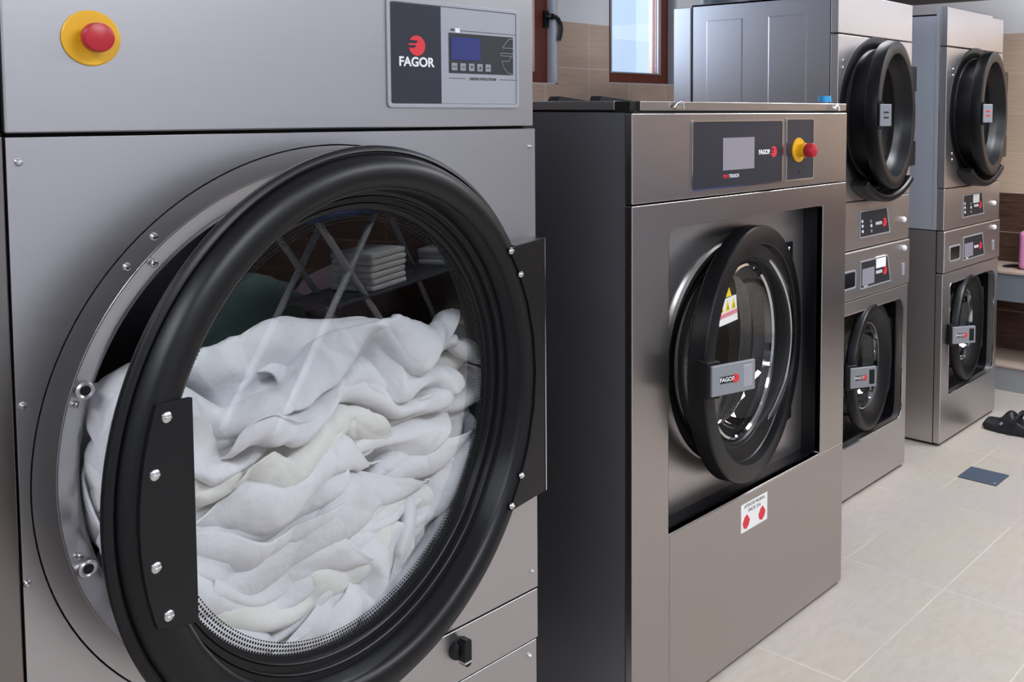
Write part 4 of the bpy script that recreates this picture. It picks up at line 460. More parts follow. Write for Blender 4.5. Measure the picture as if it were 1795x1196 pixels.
-2,1,-1,0,3,0,-5,-1,1,-1,4,2,0,0,0,0,0,0,9,0,0,0,-2,2,0,-2,0,3,2,-2,6,-1,1,-2,-2,2,2,-1,-5,1,-1,2,4,1,0,0,0,0,-1,0,1,11,1,-1,0,0,-2,-1,0,2,3,3,-1,-4,1,-1,0,-1,0,3,1,-1,-4,1,3,1,3,0,-2,1,1,1,-1,1,12,0,0,0,0,0,-1,1,0,1,-1,-3,-3,3,2,-1,-1,1,1,-1,-2,-2,4,2,4,-1,1,1,-1,0,0,1,0,12,0,0,
0,-1,0,1,-1,1,-3,-3,-1,1,1,1,1,1,0,0,-4,0,2,5,4,1,-1,0,0,1,-1,0,0,-1,12,0,-1,-1,-1,0,-1,1,-1,-2,-2,6,1,1,-2,0,1,-1,-4,-1,4,7,2,0,0,0,-1,0,0,0,0,0,1,10,-1,-1,-1,1,-1,1,1,-1,0,2,1,4,-1,-1,0,-1,1,-3,3,4,2,-2,1,-1,0,1,-1,0,0,0,0,-1,9,-1,0,-1,-1,0,1,1,0,3,4,0,-1,-3,3,0,1,0,2,1,-1,1,0,
0,0,-1,-1,1,-1,1,-1,0,-1,7,0,1,1,-1,-1,1,2,4,1,2,0,0,-1,-1,0,2,0,1,0,-1,0,1,-1,0,0,-1,0,1,-1,1,0,0,7,0,-1,0,2,2,1,2,0,2,0,3,-2,1,1,1,0,0,-2,-1,1,1,0,0,0,-1,1,0,-2,0,0,0,1,7,-1,1,1,1,3,2,-1,0,0,4,-2,2,1,-1,0,-1,0,1,0,0,-1,1,0,0,0,0,-1,0,0,1,0,0,7,1,0,3,2,0,0,1,0,1,0,2,1,0,0,0,
0,0,-1,0,-1,1,0,1,0,0,-1,0,0,0,0,0,1,8,1,2,2,1,0,0,-1,1,2,-1,1,2,0,0,-1,0,-1,1,0,1,0,-1,1,0,-1,-1,0,0,1,-1,0,0,11,1,2,0,0,0,1,1,0,1,0,0,1,0,-1,0,0,0,-1,0,0,1,1,-1,-1,1,0,-1,1,-1,0,1,0,13,1,1,-1,0,0,-1,1,1,1,2,1,-2,0,1,-1,-2,0,0,1,1,0,1,0,-1,-1,-1,0,0,1,1,-1,1,11,4,-1,0,-1,0,0,
-1,3,3,1,-1,1,-2,-1,-1,0,-1,1,1,0,1,1,0,0,-2,0,0,0,0,-1,1,2,6,6,2,0,-1,0,0,1,2,2,1,0,-1,0,-2,-1,-1,1,1,1,1,0,1,-1,-1,-1,-1,0,1,0,0,1,-1,1,4,6,2,0,-1,1,2,3,0,0,0,-1,-1,-1,-1,1,0,2,1,1,0,-1,-1,-1,-1,-1,1,-1,0,2,0,-5,-3,3,4,6,3,0,1,3,1,0,0,0,-1,-1,-2,0,0,1,1,1,1,1,-1,-1,-2,-1,1,0,0,
-1,-2,-1,-1,-6,4,2,2,1,7,6,2,0,0,0,1,-2,-2,-1,-1,1,2,2,0,1,-2,0,-2,-1,0,0,0,0,1,0,-2,-2,-12,4,5,6,9,5,1,0,0,-1,-1,0,0,-2,-2,1,1,2,0,1,1,1,-3,0,-2,1,0,0,1,0,-1,-3,0,14,-13,-12,-14,-14,-13,-13,-13,-12,-11,-14,-15,-17,-19,-16,-15,-15,-15,-15,-16,-13,-11,-9,-8,-12,-14,-15,-16,-12,-3,1,0,2,13,1,-1,
1,0,-1,0,1,-1,-2,-2,-2,0,3,0,0,0,0,0,3,2,1,0,-2,-1,-1,-1,0,-1,-7,-4,0,-1,14,0,1,0,0,-1,0,-2,-1,-2,-1,0,1,-1,2,0,1,0,2,2,1,-1,-2,-1,-1,-2,0,2,3,0,-8,-5,-2,15,0,0,-1,-1,0,-2,0,-1,-1,0,1,-1,2,0,1,0,2,2,0,-1,-1,-1,-3,-2,0,1,3,3,0,-1,-3,-6,13,1,-2,-1,-1,0,1,-1,0,-1,1,-1,1,2,1,0,1,1,-1,0,
0,-1,-3,-1,-1,1,1,1,1,2,1,-1,-4,11,1,-3,0,1,0,0,0,-1,1,-1,1,3,0,1,0,0,0,0,0,-1,-2,-1,-1,1,1,1,-2,-1,1,3,1,0,7,1,2,0,1,0,0,0,0,-1,1,2,0,2,-1,1,0,-2,0,0,-2,-1,0,1,1,0,0,1,0,0,2,1,-2,13,-1,0,0,0,0,-1,0,0,0,0,2,1,0,1,-1,-1,1,0,-2,-1,0,1,-1,1,0,0,2,2,1,0,-3,-2,16,-3,0,0,-1,0,0,0,0,0,
1,0,2,0,-2,0,0,0,0,-2,0,0,0,0,0,0,2,3,1,0,-3,-3,-3,13,-2,1,-1,0,0,1,0,-2,2,1,0,1,-1,-1,0,1,0,-1,-2,0,-1,2,-1,-1,3,4,2,-2,-3,-4,-3,0,10,3,-1,1,0,1,-1,-1,1,0,2,0,-1,-3,-1,0,2,0,-2,1,0,2,-2,1,0,3,3,-2,-3,-4,-3,-2,0,13,-2,0,1,1,-1,-2,-1,2,2,0,-2,-1,-1,2,2,-1,-1,0,-1,1,0,-1,1,2,4,-4,-3,
-4,-1,-2,0,-1,12,0,1,0,-1,0,0,1,1,0,-2,1,-2,1,1,-1,0,-1,-1,1,0,1,2,0,-1,-2,-2,-1,-1,-3,0,0,2,12,0,-1,1,-1,-1,0,2,1,0,1,-2,0,2,-1,0,-1,-1,1,0,0,-1,0,0,0,-6,0,0,-1,-1,1,1,2,13,0,1,-2,0,0,2,0,0,0,-2,1,-1,2,-1,-1,-1,1,0,1,-1,1,-1,1,-2,-2,-2,-3,-2,3,1,1,1,12,1,-1,0,0,1,0,0,-1,-1,-1,2,1,
0,0,-1,0,0,-1,-1,2,0,1,-2,1,0,-4,-3,1,1,1,1,0,8,4,0,0,1,0,0,-1,-1,-1,1,2,1,-2,-1,-1,-2,-1,0,1,2,-1,0,-1,-1,-1,2,2,0,-1,0,0,-2,13,0,0,1,-1,0,-1,0,-1,0,2,-2,0,-3,-1,-1,-2,-2,4,4,-3,-1,-2,0,-1,1,4,1,1,-1,0,-1,1,16,-2,0,-2,0,-1,0,-1,1,1,-1,-1,-4,-2,-1,-1,0,1,-1,3,0,-2,-1,0,1,3,2,2,0,0,
-1,1,-1,15,-2,0,-1,-1,-1,0,0,-1,0,-3,-1,-2,-1,0,2,2,2,-2,-2,-3,2,-1,2,3,2,-3,1,2,1,0,0,1,12,-3,-1,-1,0,0,0,0,0,-2,0,-4,0,1,1,1,4,1,1,-6,2,0,2,2,2,0,-2,-2,2,0,1,0,1,8,0,-2,1,-1,0,0,0,-1,-2,-2,0,2,2,5,2,0,0,-1,1,0,-1,1,2,-1,0,0,1,-2,0,0,1,0,7,-1,0,-1,1,0,-2,-1,-1,0,2,2,3,3,0,2,-2,0,
0,0,-1,1,0,-2,-1,-1,5,1,-2,0,0,-2,-2,4,0,1,0,-1,0,0,0,1,1,2,3,2,2,1,-2,0,-1,0,-2,1,0,0,-1,2,3,0,-3,-1,-1,-1,0,-2,6,0,-1,0,1,-1,1,0,2,4,1,1,1,0,-1,-2,-1,0,-1,1,0,-1,1,2,3,0,-3,-3,-1,-1,0,-1,1,6,-1,0,1,0,2,1,2,2,1,2,0,-1,-2,-2,0,-1,0,1,0,-1,-1,4,4,0,-3,-5,-2,0,1,0,1,1,5,0,1,1,2,1,
2,2,0,1,-1,-1,-1,0,-1,-1,1,-1,0,0,0,1,4,0,-3,-3,-1,1,0,0,1,1,1,6,1,1,2,1,2,1,0,1,-1,0,-1,-1,-2,0,1,-1,0,0,-1,0,4,-1,0,-2,-1,0,-1,2,2,0,0,0,7,2,2,2,1,0,0,0,0,0,-1,-1,-1,-1,0,0,0,0,-1,1,3,2,-3,-3,1,-1,0,2,1,0,0,0,0,9,2,2,0,1,0,0,0,-1,0,-1,0,-2,1,0,-1,1,-1,0,3,1,0,-2,-3,0,0,2,1,0,
0,0,-1,0,12,1,1,1,0,0,-1,-1,-1,-1,0,-1,1,0,0,0,-1,2,2,0,1,1,0,1,-3,0,-1,0,0,-2,-1,0,0,13,2,0,-2,0,-1,0,0,0,-2,0,0,0,0,0,1,1,1,1,1,0,-1,0,-3,0,0,0,-2,-1,1,0,1,2,14,0,0,0,-1,-1,0,0,0,-1,-1,1,1,0,0,1,0,1,0,-1,2,-1,-4,0,-1,0,0,1,1,-1,0,1,1,3,5,1,2,0,1,-1,0,-2,1,1,1,0,0,1,-1,2,0,0,
1,-2,-3,0,0,0,0,0,1,-1,1,1,2,1,-2,3,2,4,3,1,0,-1,0,1,2,0,0,1,-1,1,-1,1,0,0,-3,-1,0,1,0,1,0,1,0,1,1,1,-1,-6,-4,0,4,12,5,1,-1,1,2,-1,1,0,-1,1,0,0,0,1,-2,0,-1,0,0,0,-1,2,-1,1,1,0,-1,0,-13,-2,3,8,6,7,3,0,2,0,0,-1,0,0,0,0,2,-1,-1,-1,-1,0,0,0,1,1,0,1,0,-1,0,0,-2,-16,2,9,5,0,6,6,1,0,
0,0,0,-1,2,-1,1,-1,-1,-1,0,-1,0,2,-1,1,1,0,0,-1,0,1,-1,0,-15,17,2,-2,2,6,4,1,-2,0,-1,0,1,-1,1,0,-1,0,-1,-1,1,0,1,0,1,0,0,-1,1,-1,0,0,0,-2,4,2,4,3,-3,1,4,1,-2,0,0,0,0,1,-1,0,0,0,0,0,1,-1,3,-2,-1,-1,0,-1,1,1,-1,0,5,-1,5,2,-5,-5,1,7,3,-2,1,1,0,1,-1,0,0,-1,0,0,0,0,1,-1,1,-1,0,0,1,0,
-1,1,0,10,1,0,-9,-4,0,1,4,5,5,1,-1,0,-1,1,0,-1,0,-2,0,1,1,1,-2,-1,1,0,0,1,0,0,0,0,-279,-9,-8,-5,-9,-5,-1,0,2,3,6,1,-2,-13,-16,-15,-10,0,11,20,16,10,4,-5,-13,-15,-14,-8,-2,8,11,5,-3,15,1,-1,-3,3,3,0,1,-1,-3,-5,2,-1,0,-1,0,2,2,-8,-6,-3,-3,-7,2,0,1,3,4,1,-3,-3,-1,-6,15,1,1,1,0,-1,1,0,2,0,
-3,-3,-3,0,0,1,5,1,-3,-12,-12,0,4,-9,-1,3,2,3,3,-1,-3,-2,1,17,0,0,0,1,1,-1,1,-2,0,-1,-3,0,-1,0,2,1,0,1,-1,-13,-12,-1,-2,2,2,4,1,0,-3,-3,-3,7,17,0,0,0,1,-1,2,-1,0,-1,-1,0,-6,-1,3,3,-2,-1,1,-4,2,-9,-10,0,4,3,1,-3,-3,-1,-2,2,2,17,-1,1,0,0,1,0,1,-1,-1,-1,-3,-1,1,3,1,-1,-3,-3,-1,0,0,-7,2,1,
1,0,-2,-3,-1,3,-3,-1,17,-1,0,2,0,1,-1,-1,-1,0,-1,-2,1,2,2,1,-1,-2,-1,-2,1,-2,1,-2,-1,0,0,0,0,-1,-1,-5,-4,14,1,1,1,2,0,0,-2,0,-2,1,-2,2,2,0,0,1,-1,-1,-1,-2,0,0,0,1,1,0,1,0,-2,-4,1,-2,8,6,2,2,1,0,-1,0,-2,0,1,1,-1,0,0,0,0,0,-1,0,-1,-1,0,2,0,2,0,0,0,0,-1,1,-1,16,0,2,1,0,0,-1,-1,1,-1,0,
0,0,0,0,0,-2,-1,1,-2,-1,0,0,2,0,2,2,-1,0,1,-1,0,0,19,-1,0,2,0,-1,-1,-1,0,1,-1,1,-1,-1,0,0,-3,0,-1,-1,-2,0,2,4,-1,-3,0,5,2,-2,0,-1,0,17,-1,3,0,-1,0,0,0,0,1,-1,-1,-2,-3,-6,-1,4,0,1,-2,0,-1,5,3,2,-2,0,-2,0,-1,-3,0,2,12,7,-1,0,2,-2,-2,2,0,0,-2,-5,-3,1,0,-1,-1,1,-1,-2,1,6,5,0,1,-1,-2,-1,
-3,-1,0,0,-1,16,-6,2,2,2,1,0,-1,-1,-5,-3,-2,0,3,3,-2,-1,-1,-3,1,6,7,1,-1,0,0,-1,-1,0,-1,0,0,-1,8,-1,-1,5,3,2,-1,-4,-3,-1,-1,-1,1,0,5,2,-1,-3,-1,6,5,1,-2,0,0,0,0,-1,0,1,0,-1,1,4,-1,1,2,5,4,0,-2,-4,-2,-1,2,3,1,1,1,0,0,2,3,-1,0,1,-1,-1,0,-1,0,1,0,0,1,-1,13,-6,-3,-3,3,8,4,0,-2,-2,-1,3,2,
1,-1,0,1,1,0,0,0,1,-1,0,-1,0,-1,-1,0,1,2,-1,-4,14,-1,-8,-6,0,5,10,1,0,-2,1,0,1,1,1,1,0,0,1,-1,0,1,-1,-1,1,-1,1,0,-1,0,-1,-3,-4,15,-1,-2,-8,-8,1,9,7,-2,-2,3,0,1,3,1,0,2,0,-1,0,0,-2,2,-1,0,0,1,0,-1,0,-3,-4,0,14,1,-2,0,-8,-4,2,4,-1,-1,1,5,4,2,1,1,0,0,0,-1,0,-1,-1,1,0,1,-1,0,0,-1,-4,0,
0,15,-2,1,2,-2,-12,-7,3,5,7,4,2,2,0,0,0,0,0,0,1,-1,-1,0,0,0,0,0,0,0,-4,-1,-1,1,12,-1,5,3,1,-2,-13,-7,10,9,1,2,0,-1,0,1,-1,1,-1,-2,0,1,-1,-1,0,0,0,1,-2,-2,0,0,0,9,2,5,0,2,0,1,0,-1,0,0,0,0,0,0,0,0,-1,0,1,-1,-1,1,2,-2,0,1,-2,-2,-1,-1,1,0,9,4,2,3,1,1,-1,-1,0,0,1,0,-1,1,0,0,1,-1,-1,-1,
0,-1,0,-1,2,0,-1,-1,-1,0,0,0,1,9,8,1,0,1,-1,0,1,-1,0,0,1,0,-1,0,0,0,-1,0,0,-1,2,-1,1,-1,-1,-1,-1,-1,0,0,0,2,16,1,2,0,0,1,-1,-1,1,-1,1,-1,1,0,0,-1,-1,0,-1,-1,1,0,2,-1,0,-1,-1,0,-1,-1,0,1,1,17,2,-1,1,0,0,0,-1,-1,1,0,0,1,0,-1,0,-2,0,-1,1,1,0,0,0,0,0,0,-3,-1,0,1,2,0,12,4,1,1,1,-1,0,0,
0,0,0,0,1,-1,1,-2,0,-1,1,0,0,1,-1,0,-1,0,-1,-1,-1,0,1,2,0,13,1,3,1,1,0,1,-1,-2,0,1,1,-1,1,-2,0,-1,0,0,1,0,1,0,-1,0,-1,-1,-2,0,2,2,-1,-1,16,1,1,-1,0,2,-1,0,1,-1,0,0,1,-1,0,-1,0,-1,1,0,0,0,1,0,-1,-1,-3,0,0,2,0,-2,-4,18,-2,1,2,0,0,0,0,-1,0,0,0,0,1,-1,0,-2,1,-1,1,1,2,-1,-1,-2,-2,0,-1,
3,-1,-3,-1,-3,7,5,3,2,1,1,0,-1,0,1,-1,1,-1,-1,-1,-1,0,0,1,0,3,-2,0,-3,-2,0,-1,0,0,-1,-1,-4,0,8,-1,2,7,4,-1,0,0,-1,-2,1,0,2,0,-1,-2,0,0,-1,4,-3,-3,0,-1,1,-1,0,2,-2,-3,-2,-1,0,10,-4,-2,3,8,4,-1,-1,1,0,-1,1,-1,-2,1,0,0,1,-1,-5,-4,-1,1,5,0,0,-1,-1,-2,-2,-1,0,0,19,-3,-5,-4,3,7,1,0,-2,1,2,
-1,-2,0,-2,0,1,-5,-6,-3,4,3,-6,2,5,1,0,-2,-2,0,-1,0,1,15,3,-1,-4,-1,1,4,1,0,0,0,0,-2,-3,0,-1,-2,-2,2,-1,-1,-3,0,-2,1,3,-1,0,-1,0,1,0,-1,8,4,4,2,-2,0,1,1,0,1,-1,-2,-4,0,-2,1,0,1,2,1,-4,-1,2,-2,-2,-2,-1,-1,1,0,0,1,0,5,4,2,3,1,1,3,1,-1,-2,-4,0,0,-2,1,1,0,2,1,0,0,-2,0,-1,-3,-4,-1,-1,0,
0,2,0,1,8,2,2,0,0,2,1,3,-1,-7,-3,1,6,0,0,0,1,1,0,-1,0,1,-3,-2,-4,-3,0,1,1,1,-1,1,1,8,0,3,1,0,-1,3,1,-5,2,-1,-3,1,3,3,0,-1,1,0,0,0,-2,-1,-4,-2,-1,0,2,0,0,1,1,2,12,-3,0,1,0,0,-2,-7,9,7,-1,0,-2,2,-1,-1,-1,1,1,0,-1,-3,-3,-2,-2,1,3,-2,1,2,0,1,3,8,2,-1,0,-1,-8,-9,-2,9,13,7,0,-1,-1,-1,-1,
1,-1,1,-1,-4,-2,-2,-2,2,1,-1,1,2,0,1,4,2,367,-2,-4,-8,-15,-16,-17,-17,-19,-19,-19,-18,-18,-18,-19,-18,-18,-16,-16,-14,-15,-17,-16,-16,-14,-14,-14,-13,-12,-6,1,6,5,-12,-5,3,4,3,0,0,2,2,0,1,0,0,0,1,0,0,-2,-2,-2,-1,4,-2,-1,-3,-2,-1,-1,0,3,-3,-2,-2,-6,-6,-6,2,6,0,1,1,3,2,0,0,0,1,0,0,0,0,-1,0,0,-4,
1,0,-1,-1,-1,-1,-2,-5,2,-2,-2,-6,-1,-5,-4,0,5,1,0,2,4,1,1,-1,0,2,0,-1,0,0,-2,-2,1,0,-1,1,-1,-1,-2,-2,-3,-3,-2,0,-4,-4,-1,-3,-2,1,1,2,-1,0,4,1,2,1,1,0,0,-1,0,0,-1,-1,-1,0,0,0,0,0,-2,-5,-3,-2,1,-3,-1,-4,-4,-2,-1,1,0,1,0,1,4,3,0,-1,2,1,0,0,-1,1,-2,0,0,0,0,0,-1,0,-2,-7,-1,-1,-5,1,-1,-4,-4,
-1,1,-1,0,1,1,-1,2,2,2,1,1,0,1,0,0,0,-1,0,0,0,0,0,0,0,-5,-7,-1,-5,0,1,-2,-3,-2,-1,0,-1,0,-1,0,0,1,2,2,2,2,0,1,-1,1,1,-1,-1,0,-1,0,0,1,0,-9,-3,-8,2,-1,1,-1,-3,-1,-1,0,-1,0,0,-1,-1,-1,2,5,1,1,0,1,0,0,0,0,0,0,0,0,0,-1,0,-11,-9,1,1,1,0,-1,-3,0,-1,-1,-1,2,-1,1,0,0,-1,4,1,1,0,0,0,1,0,
-1,0,0,0,0,0,1,-4,-11,0,2,1,0,0,-1,-2,0,0,2,-2,1,0,-1,-1,2,-1,1,1,1,0,1,0,0,1,0,0,0,-1,1,0,0,-12,1,0,1,2,1,0,-1,-3,1,-2,0,0,0,1,2,-2,0,2,1,1,1,-1,1,0,0,0,0,0,0,1,0,0,-12,0,1,0,0,2,1,-1,0,0,0,-2,1,0,1,-1,-1,1,-1,2,1,0,1,0,1,0,0,0,0,1,-1,0,0,-11,0,-1,1,0,0,1,2,0,-3,-1,1,-1,1,0,
-1,1,0,1,0,1,2,-1,1,0,1,0,1,0,-1,0,0,1,-12,0,1,-1,1,-1,1,0,1,0,-3,1,0,-1,0,1,1,1,1,-1,0,0,2,0,0,1,1,1,0,0,-1,1,-1,-9,-1,-1,0,0,1,-1,0,0,1,-1,-2,-1,0,0,0,1,0,2,1,1,0,0,0,1,0,1,0,1,0,1,-1,0,-4,-2,-1,-1,-1,-1,0,-1,0,-1,2,-1,-2,-1,-1,0,-1,1,1,2,2,0,1,-1,1,1,0,1,0,1,0,2,0,-2,-1,-2,-1,
-1,-1,-1,1,-1,-1,-1,1,-1,-2,-2,-1,0,0,-1,2,1,4,-1,0,0,0,2,0,2,1,2,-1,1,-1,0,-1,-1,-1,-1,0,-2,0,-1,-1,-1,1,0,-2,-2,-2,-1,0,-1,1,2,3,0,-1,1,-1,1,1,1,1,2,1,-3,1,1,-1,0,0,-1,0,-1,0,0,-2,-1,0,-1,-2,-3,-1,-1,0,0,2,6,-3,-1,-1,0,-1,0,1,1,0,2,-5,0,2,2,-1,0,1,-1,0,0,0,0,-1,-2,1,-2,0,-3,-1,-1,
-1,0,2,5,-2,-2,-1,-1,-1,0,-1,1,1,-11,2,1,1,3,0,0,1,1,1,0,0,0,0,-1,1,-2,-1,0,0,-3,-3,0,4,1,-2,-1,-2,0,-1,-1,0,-1,-12,1,0,1,1,1,1,1,1,0,2,0,1,0,1,0,0,2,1,0,1,-1,-5,-4,3,0,-1,-1,-2,-1,0,-1,-1,-12,-1,0,0,0,1,0,1,1,1,1,2,1,1,0,1,1,-2,-4,2,4,0,-4,0,0,2,-1,1,-1,-2,0,-2,1,-8,-1,-1,-1,0,0,
0,0,-1,1,0,2,0,1,1,-1,0,1,3,-1,-3,-2,-1,5,-1,1,1,1,-1,0,-1,-1,-3,-7,-1,0,-1,-1,0,-1,0,0,0,-1,0,1,1,0,1,0,0,-1,-3,1,1,1,-2,2,1,2,0,2,0,-1,0,-1,-7,0,-1,0,0,-1,1,-1,0,-1,0,-1,0,0,0,1,0,-1,0,0,-1,1,1,-1,1,1,1,0,1,1,0,0,0,-8,0,1,-1,0,-1,0,1,-1,0,-1,0,-1,0,1,-1,1,0,0,1,2,-2,-1,-1,0,0,1,
1,0,2,1,1,0,-9,1,0,1,-1,0,0,-1,0,-1,1,0,-1,0,-1,1,-1,0,1,0,-1,1,0,0,0,0,-1,1,0,0,2,2,1,-11,2,1,1,0,1,-2,0,0,0,-1,-1,1,-2,0,0,0,1,-3,0,-1,1,1,1,0,0,0,0,0,1,0,1,2,-15,2,3,1,1,1,0,0,-1,0,0,0,-2,1,-1,-1,0,-2,0,-3,-1,0,2,2,1,1,0,-1,1,-1,1,0,1,-15,1,0,3,2,1,2,-1,1,0,-1,-1,2,-1,0,-1,
-1,1,0,-2,-4,-1,0,0,1,2,2,0,-1,0,-1,-1,1,-13,-2,0,1,2,2,2,2,0,0,1,-1,0,1,0,1,0,-2,-2,0,-1,-4,-2,-1,0,1,4,1,-2,0,2,1,7,-13,-1,0,0,0,2,1,2,2,1,0,1,-2,0,0,1,0,0,0,0,0,-2,-2,-3,-1,-2,2,5,3,0,0,2,1,-14,0,0,-1,0,0,2,2,2,2,2,0,1,-1,1,-2,0,0,0,0,0,0,-2,-1,-3,0,1,9,4,-2,-1,-1,0,-13,-1,0,0,
0,-1,0,1,1,2,2,3,1,0,-1,1,-1,1,-1,1,0,0,0,-1,-1,-1,-1,1,8,6,0,-2,-5,-14,1,-2,0,0,0,-1,0,1,1,2,2,2,2,1,-1,1,0,1,-1,-1,1,1,-1,-1,-2,0,0,5,5,5,1,-4,-12,-1,0,-1,-1,0,0,0,-1,0,0,2,2,3,2,1,1,0,0,-1,1,0,1,1,-1,-2,-2,-3,0,5,5,3,6,-12,0,0,-1,-1,-1,1,-1,0,0,0,-1,2,1,2,2,2,1,0,1,-1,0,1,1,0,
-1,-4,-3,-3,4,1,4,9,-11,0,0,-1,-1,-1,-1,0,0,-1,0,0,0,0,1,3,2,2,2,0,0,0,0,3,1,0,-2,-4,-5,-1,5,12,-4,-9,0,-2,0,0,-1,-2,0,0,0,-1,0,-1,0,1,0,1,4,3,1,1,-1,-1,1,3,-1,-2,-2,2,-4,2,8,9,-10,-1,1,-1,0,-1,-1,-1,0,0,0,-1,0,0,-1,0,1,0,3,5,2,0,-2,1,3,1,-1,0,1,1,-5,-1,7,138,-11,-12,-11,-13,-12,-13,
-14,-16,-17,-14,-1,2,11,-5,-8,0,0,0,0,2,6,5,6,5,1,3,6,0,-3,0,-1,2,-12,-1,1,-1,2,0,-1,1,2,2,6,1,-1,-3,2,2,1,0,5,7,5,1,0,-2,1,1,-1,-4,1,2,0,0,1,-16,1,1,0,-1,0,1,1,6,3,4,0,0,-5,3,8,3,6,2,0,0,0,0,1,0,0,0,1,-1,0,0,1,-3,-14,0,-1,1,-1,0,3,5,2,4,4,2,1,2,5,3,2,0,0,-1,0,1,0,1,-1,2,-1,0,1,
0,-1,-1,1,-17,1,1,0,0,3,4,4,6,6,5,1,3,1,0,-1,0,1,0,0,0,-3,1,-1,1,0,0,0,0,1,1,1,2,-16,0,1,0,5,7,7,5,4,3,0,2,0,0,0,0,0,-2,-1,-1,2,-1,-2,0,-3,0,0,-2,0,-2,3,7,1,-15,4,-3,7,9,6,3,3,2,1,0,0,1,0,0,0,-1,-2,-5,-1,-3,0,-1,-2,0,-4,0,-1,-2,-1,6,3,-1,-12,2,10,10,4,0,1,1,1,1,0,-1,0,-1,-1,-1,-1,
-2,-5,-1,-9,1,-3,-1,-2,-1,-2,-1,-1,1,3,-2,-1,1,10,5,-1,2,1,1,0,-2,0,1,1,-1,-6,-4,0,-7,-3,1,-5,-2,-4,-2,-2,-2,-1,0,3,1,2,-6,1,-2,16,1,1,1,-1,-1,0,0,-1,1,-1,1,-5,-2,-4,-7,-4,-5,-1,-1,-2,-4,0,0,3,0,2,5,1,-4,-4,-4,4,17,1,1,-2,0,1,0,0,1,-1,-2,-7,-5,-6,-5,-5,0,-2,-5,-3,4,4,-1,4,2,2,5,-2,-1,5,
4,1,-2,16,0,0,1,-1,-2,-2,1,0,-4,-11,-7,-5,0,-1,1,-2,-1,1,4,2,1,6,6,0,3,1,-4,4,8,2,-7,3,12,-1,-1,-3,-3,1,-1,-1,-4,-6,-3,-5,0,-3,0,1,2,5,5,4,3,5,1,-1,4,1,-4,6,4,0,0,-1,2,-1,-3,-2,-1,3,-4,1,-4,-6,1,1,1,-2,2,4,3,3,5,7,2,3,0,2,-2,-1,1,3,1,0,-2,-1,4,-1,-19,1,1,3,-1,1,-3,-2,1,2,4,2,0,5,5,
4,6,3,3,2,-1,-1,0,0,-1,1,1,-1,-2,-5,-4,8,2,-18,0,0,-1,0,1,0,-1,0,1,7,10,3,6,4,3,1,0,-1,0,2,0,0,-1,1,-1,0,-2,-5,-6,5,1,-1,-16,4,-4,-2,-1,0,0,1,1,1,1,8,19,5,1,1,-1,0,-1,-1,0,0,1,-1,1,0,-3,-6,-6,-5,3,-1,3,-10,2,-2,-2,-3,-3,-1,1,2,4,7,4,11,6,2,1,-2,0,-1,1,-1,1,-2,2,0,-3,-9,-8,-7,4,1,4,3,
9,-6,-4,-2,-3,-3,-6,-2,5,6,8,3,-4,6,6,2,0,0,2,0,-2,1,-1,1,-4,-10,-9,-6,3,9,1,1,4,19,-8,1,-4,-3,-3,0,-8,-4,5,2,2,1,-1,4,4,7,0,-2,3,0,-3,1,-7,-10,-6,-2,1,7,6,3,1,-2,17,-1,0,0,-2,-1,-3,3,-5,-10,-2,1,0,-1,-5,-3,5,9,6,-2,0,-3,-3,-6,-6,0,1,5,9,5,-1,-1,-7,13,1,2,1,1,0,1,0,0,-14,-10,1,-6,-5,-3,
2,0,0,0,2,2,2,-1,-2,0,1,4,8,7,-1,2,-13,6,18,-2,1,0,-1,0,0,-1,-2,-1,-8,-18,-2,-1,1,1,0,-2,0,0,0,2,3,0,1,4,8,7,-1,0,-10,9,-6,16,2,-1,-2,-1,-2,-1,-2,-5,-2,-14,-3,-2,1,3,-2,-2,0,-1,0,0,-2,2,8,6,7,4,2,0,-2,1,-1,-11,16,-1,-4,-2,-2,-1,-3,-5,-5,-2,3,-2,-5,-2,-1,0,0,0,0,-1,0,-1,1,14,11,5,-2,-1,0,
-1,1,-12,-11,10,-4,-2,0,-2,-4,-4,-1,0,1,5,-5,-5,-4,-2,1,-1,0,0,0,-1,3,6,4,7,5,3,0,1,-3,-9,-9,-1,-4,1,0,-3,-2,-1,1,2,3,6,2,1,-2,-9,-7,-5,1,-1,2,-1,0,5,3,-1,2,4,7,6,-3,-5,-8,-2,4,-11,1,1,-2,0,4,5,3,4,8,0,2,-1,-1,-7,-9,-9,-2,-2,2,2,3,1,-1,0,2,6,1,-2,1,-3,6,8,-12,-3,0,3,6,5,9,3,5,0,-1,2,
1,0,0,-4,-6,-14,-11,1,3,2,0,0,0,1,-2,-1,2,5,14,7,3,-16,2,6,7,3,7,2,2,1,1,2,1,0,0,-1,-1,-5,-9,-9,-8,2,3,-1,0,1,0,-3,-1,1,2,9,6,0,-15,8,3,8,7,0,0,5,3,-1,1,-1,-1,-2,-4,-1,-6,-3,-5,-5,-1,0,0,0,1,0,1,0,-1,-1,-2,8,4,2,6,5,2,1,1,1,-2,2,0,0,-1,0,-3,-2,-5,-3,-2,6,3,-8,-6,-2,-1,1,1,4,-1,-1,-2,
-5,-4,12,19,-1,1,0,1,-1,-1,1,1,-1,0,-1,-5,-5,-5,-3,1,7,7,-1,-4,-5,-2,-6,-4,2,2,2,1,-3,0,-5,-6,18,0,0,0,-1,-1,-3,0,-1,3,-1,-5,-6,-2,-1,0,4,8,4,2,1,-4,-5,-5,-4,-4,-2,3,4,3,-1,-1,-10,15,2,0,-2,-3,-2,-3,2,0,0,-3,-5,-2,-1,1,4,7,5,-1,1,4,0,-4,-2,-2,-8,-7,-1,2,4,4,-4,-1,16,-4,-4,-5,-4,0,2,1,0,
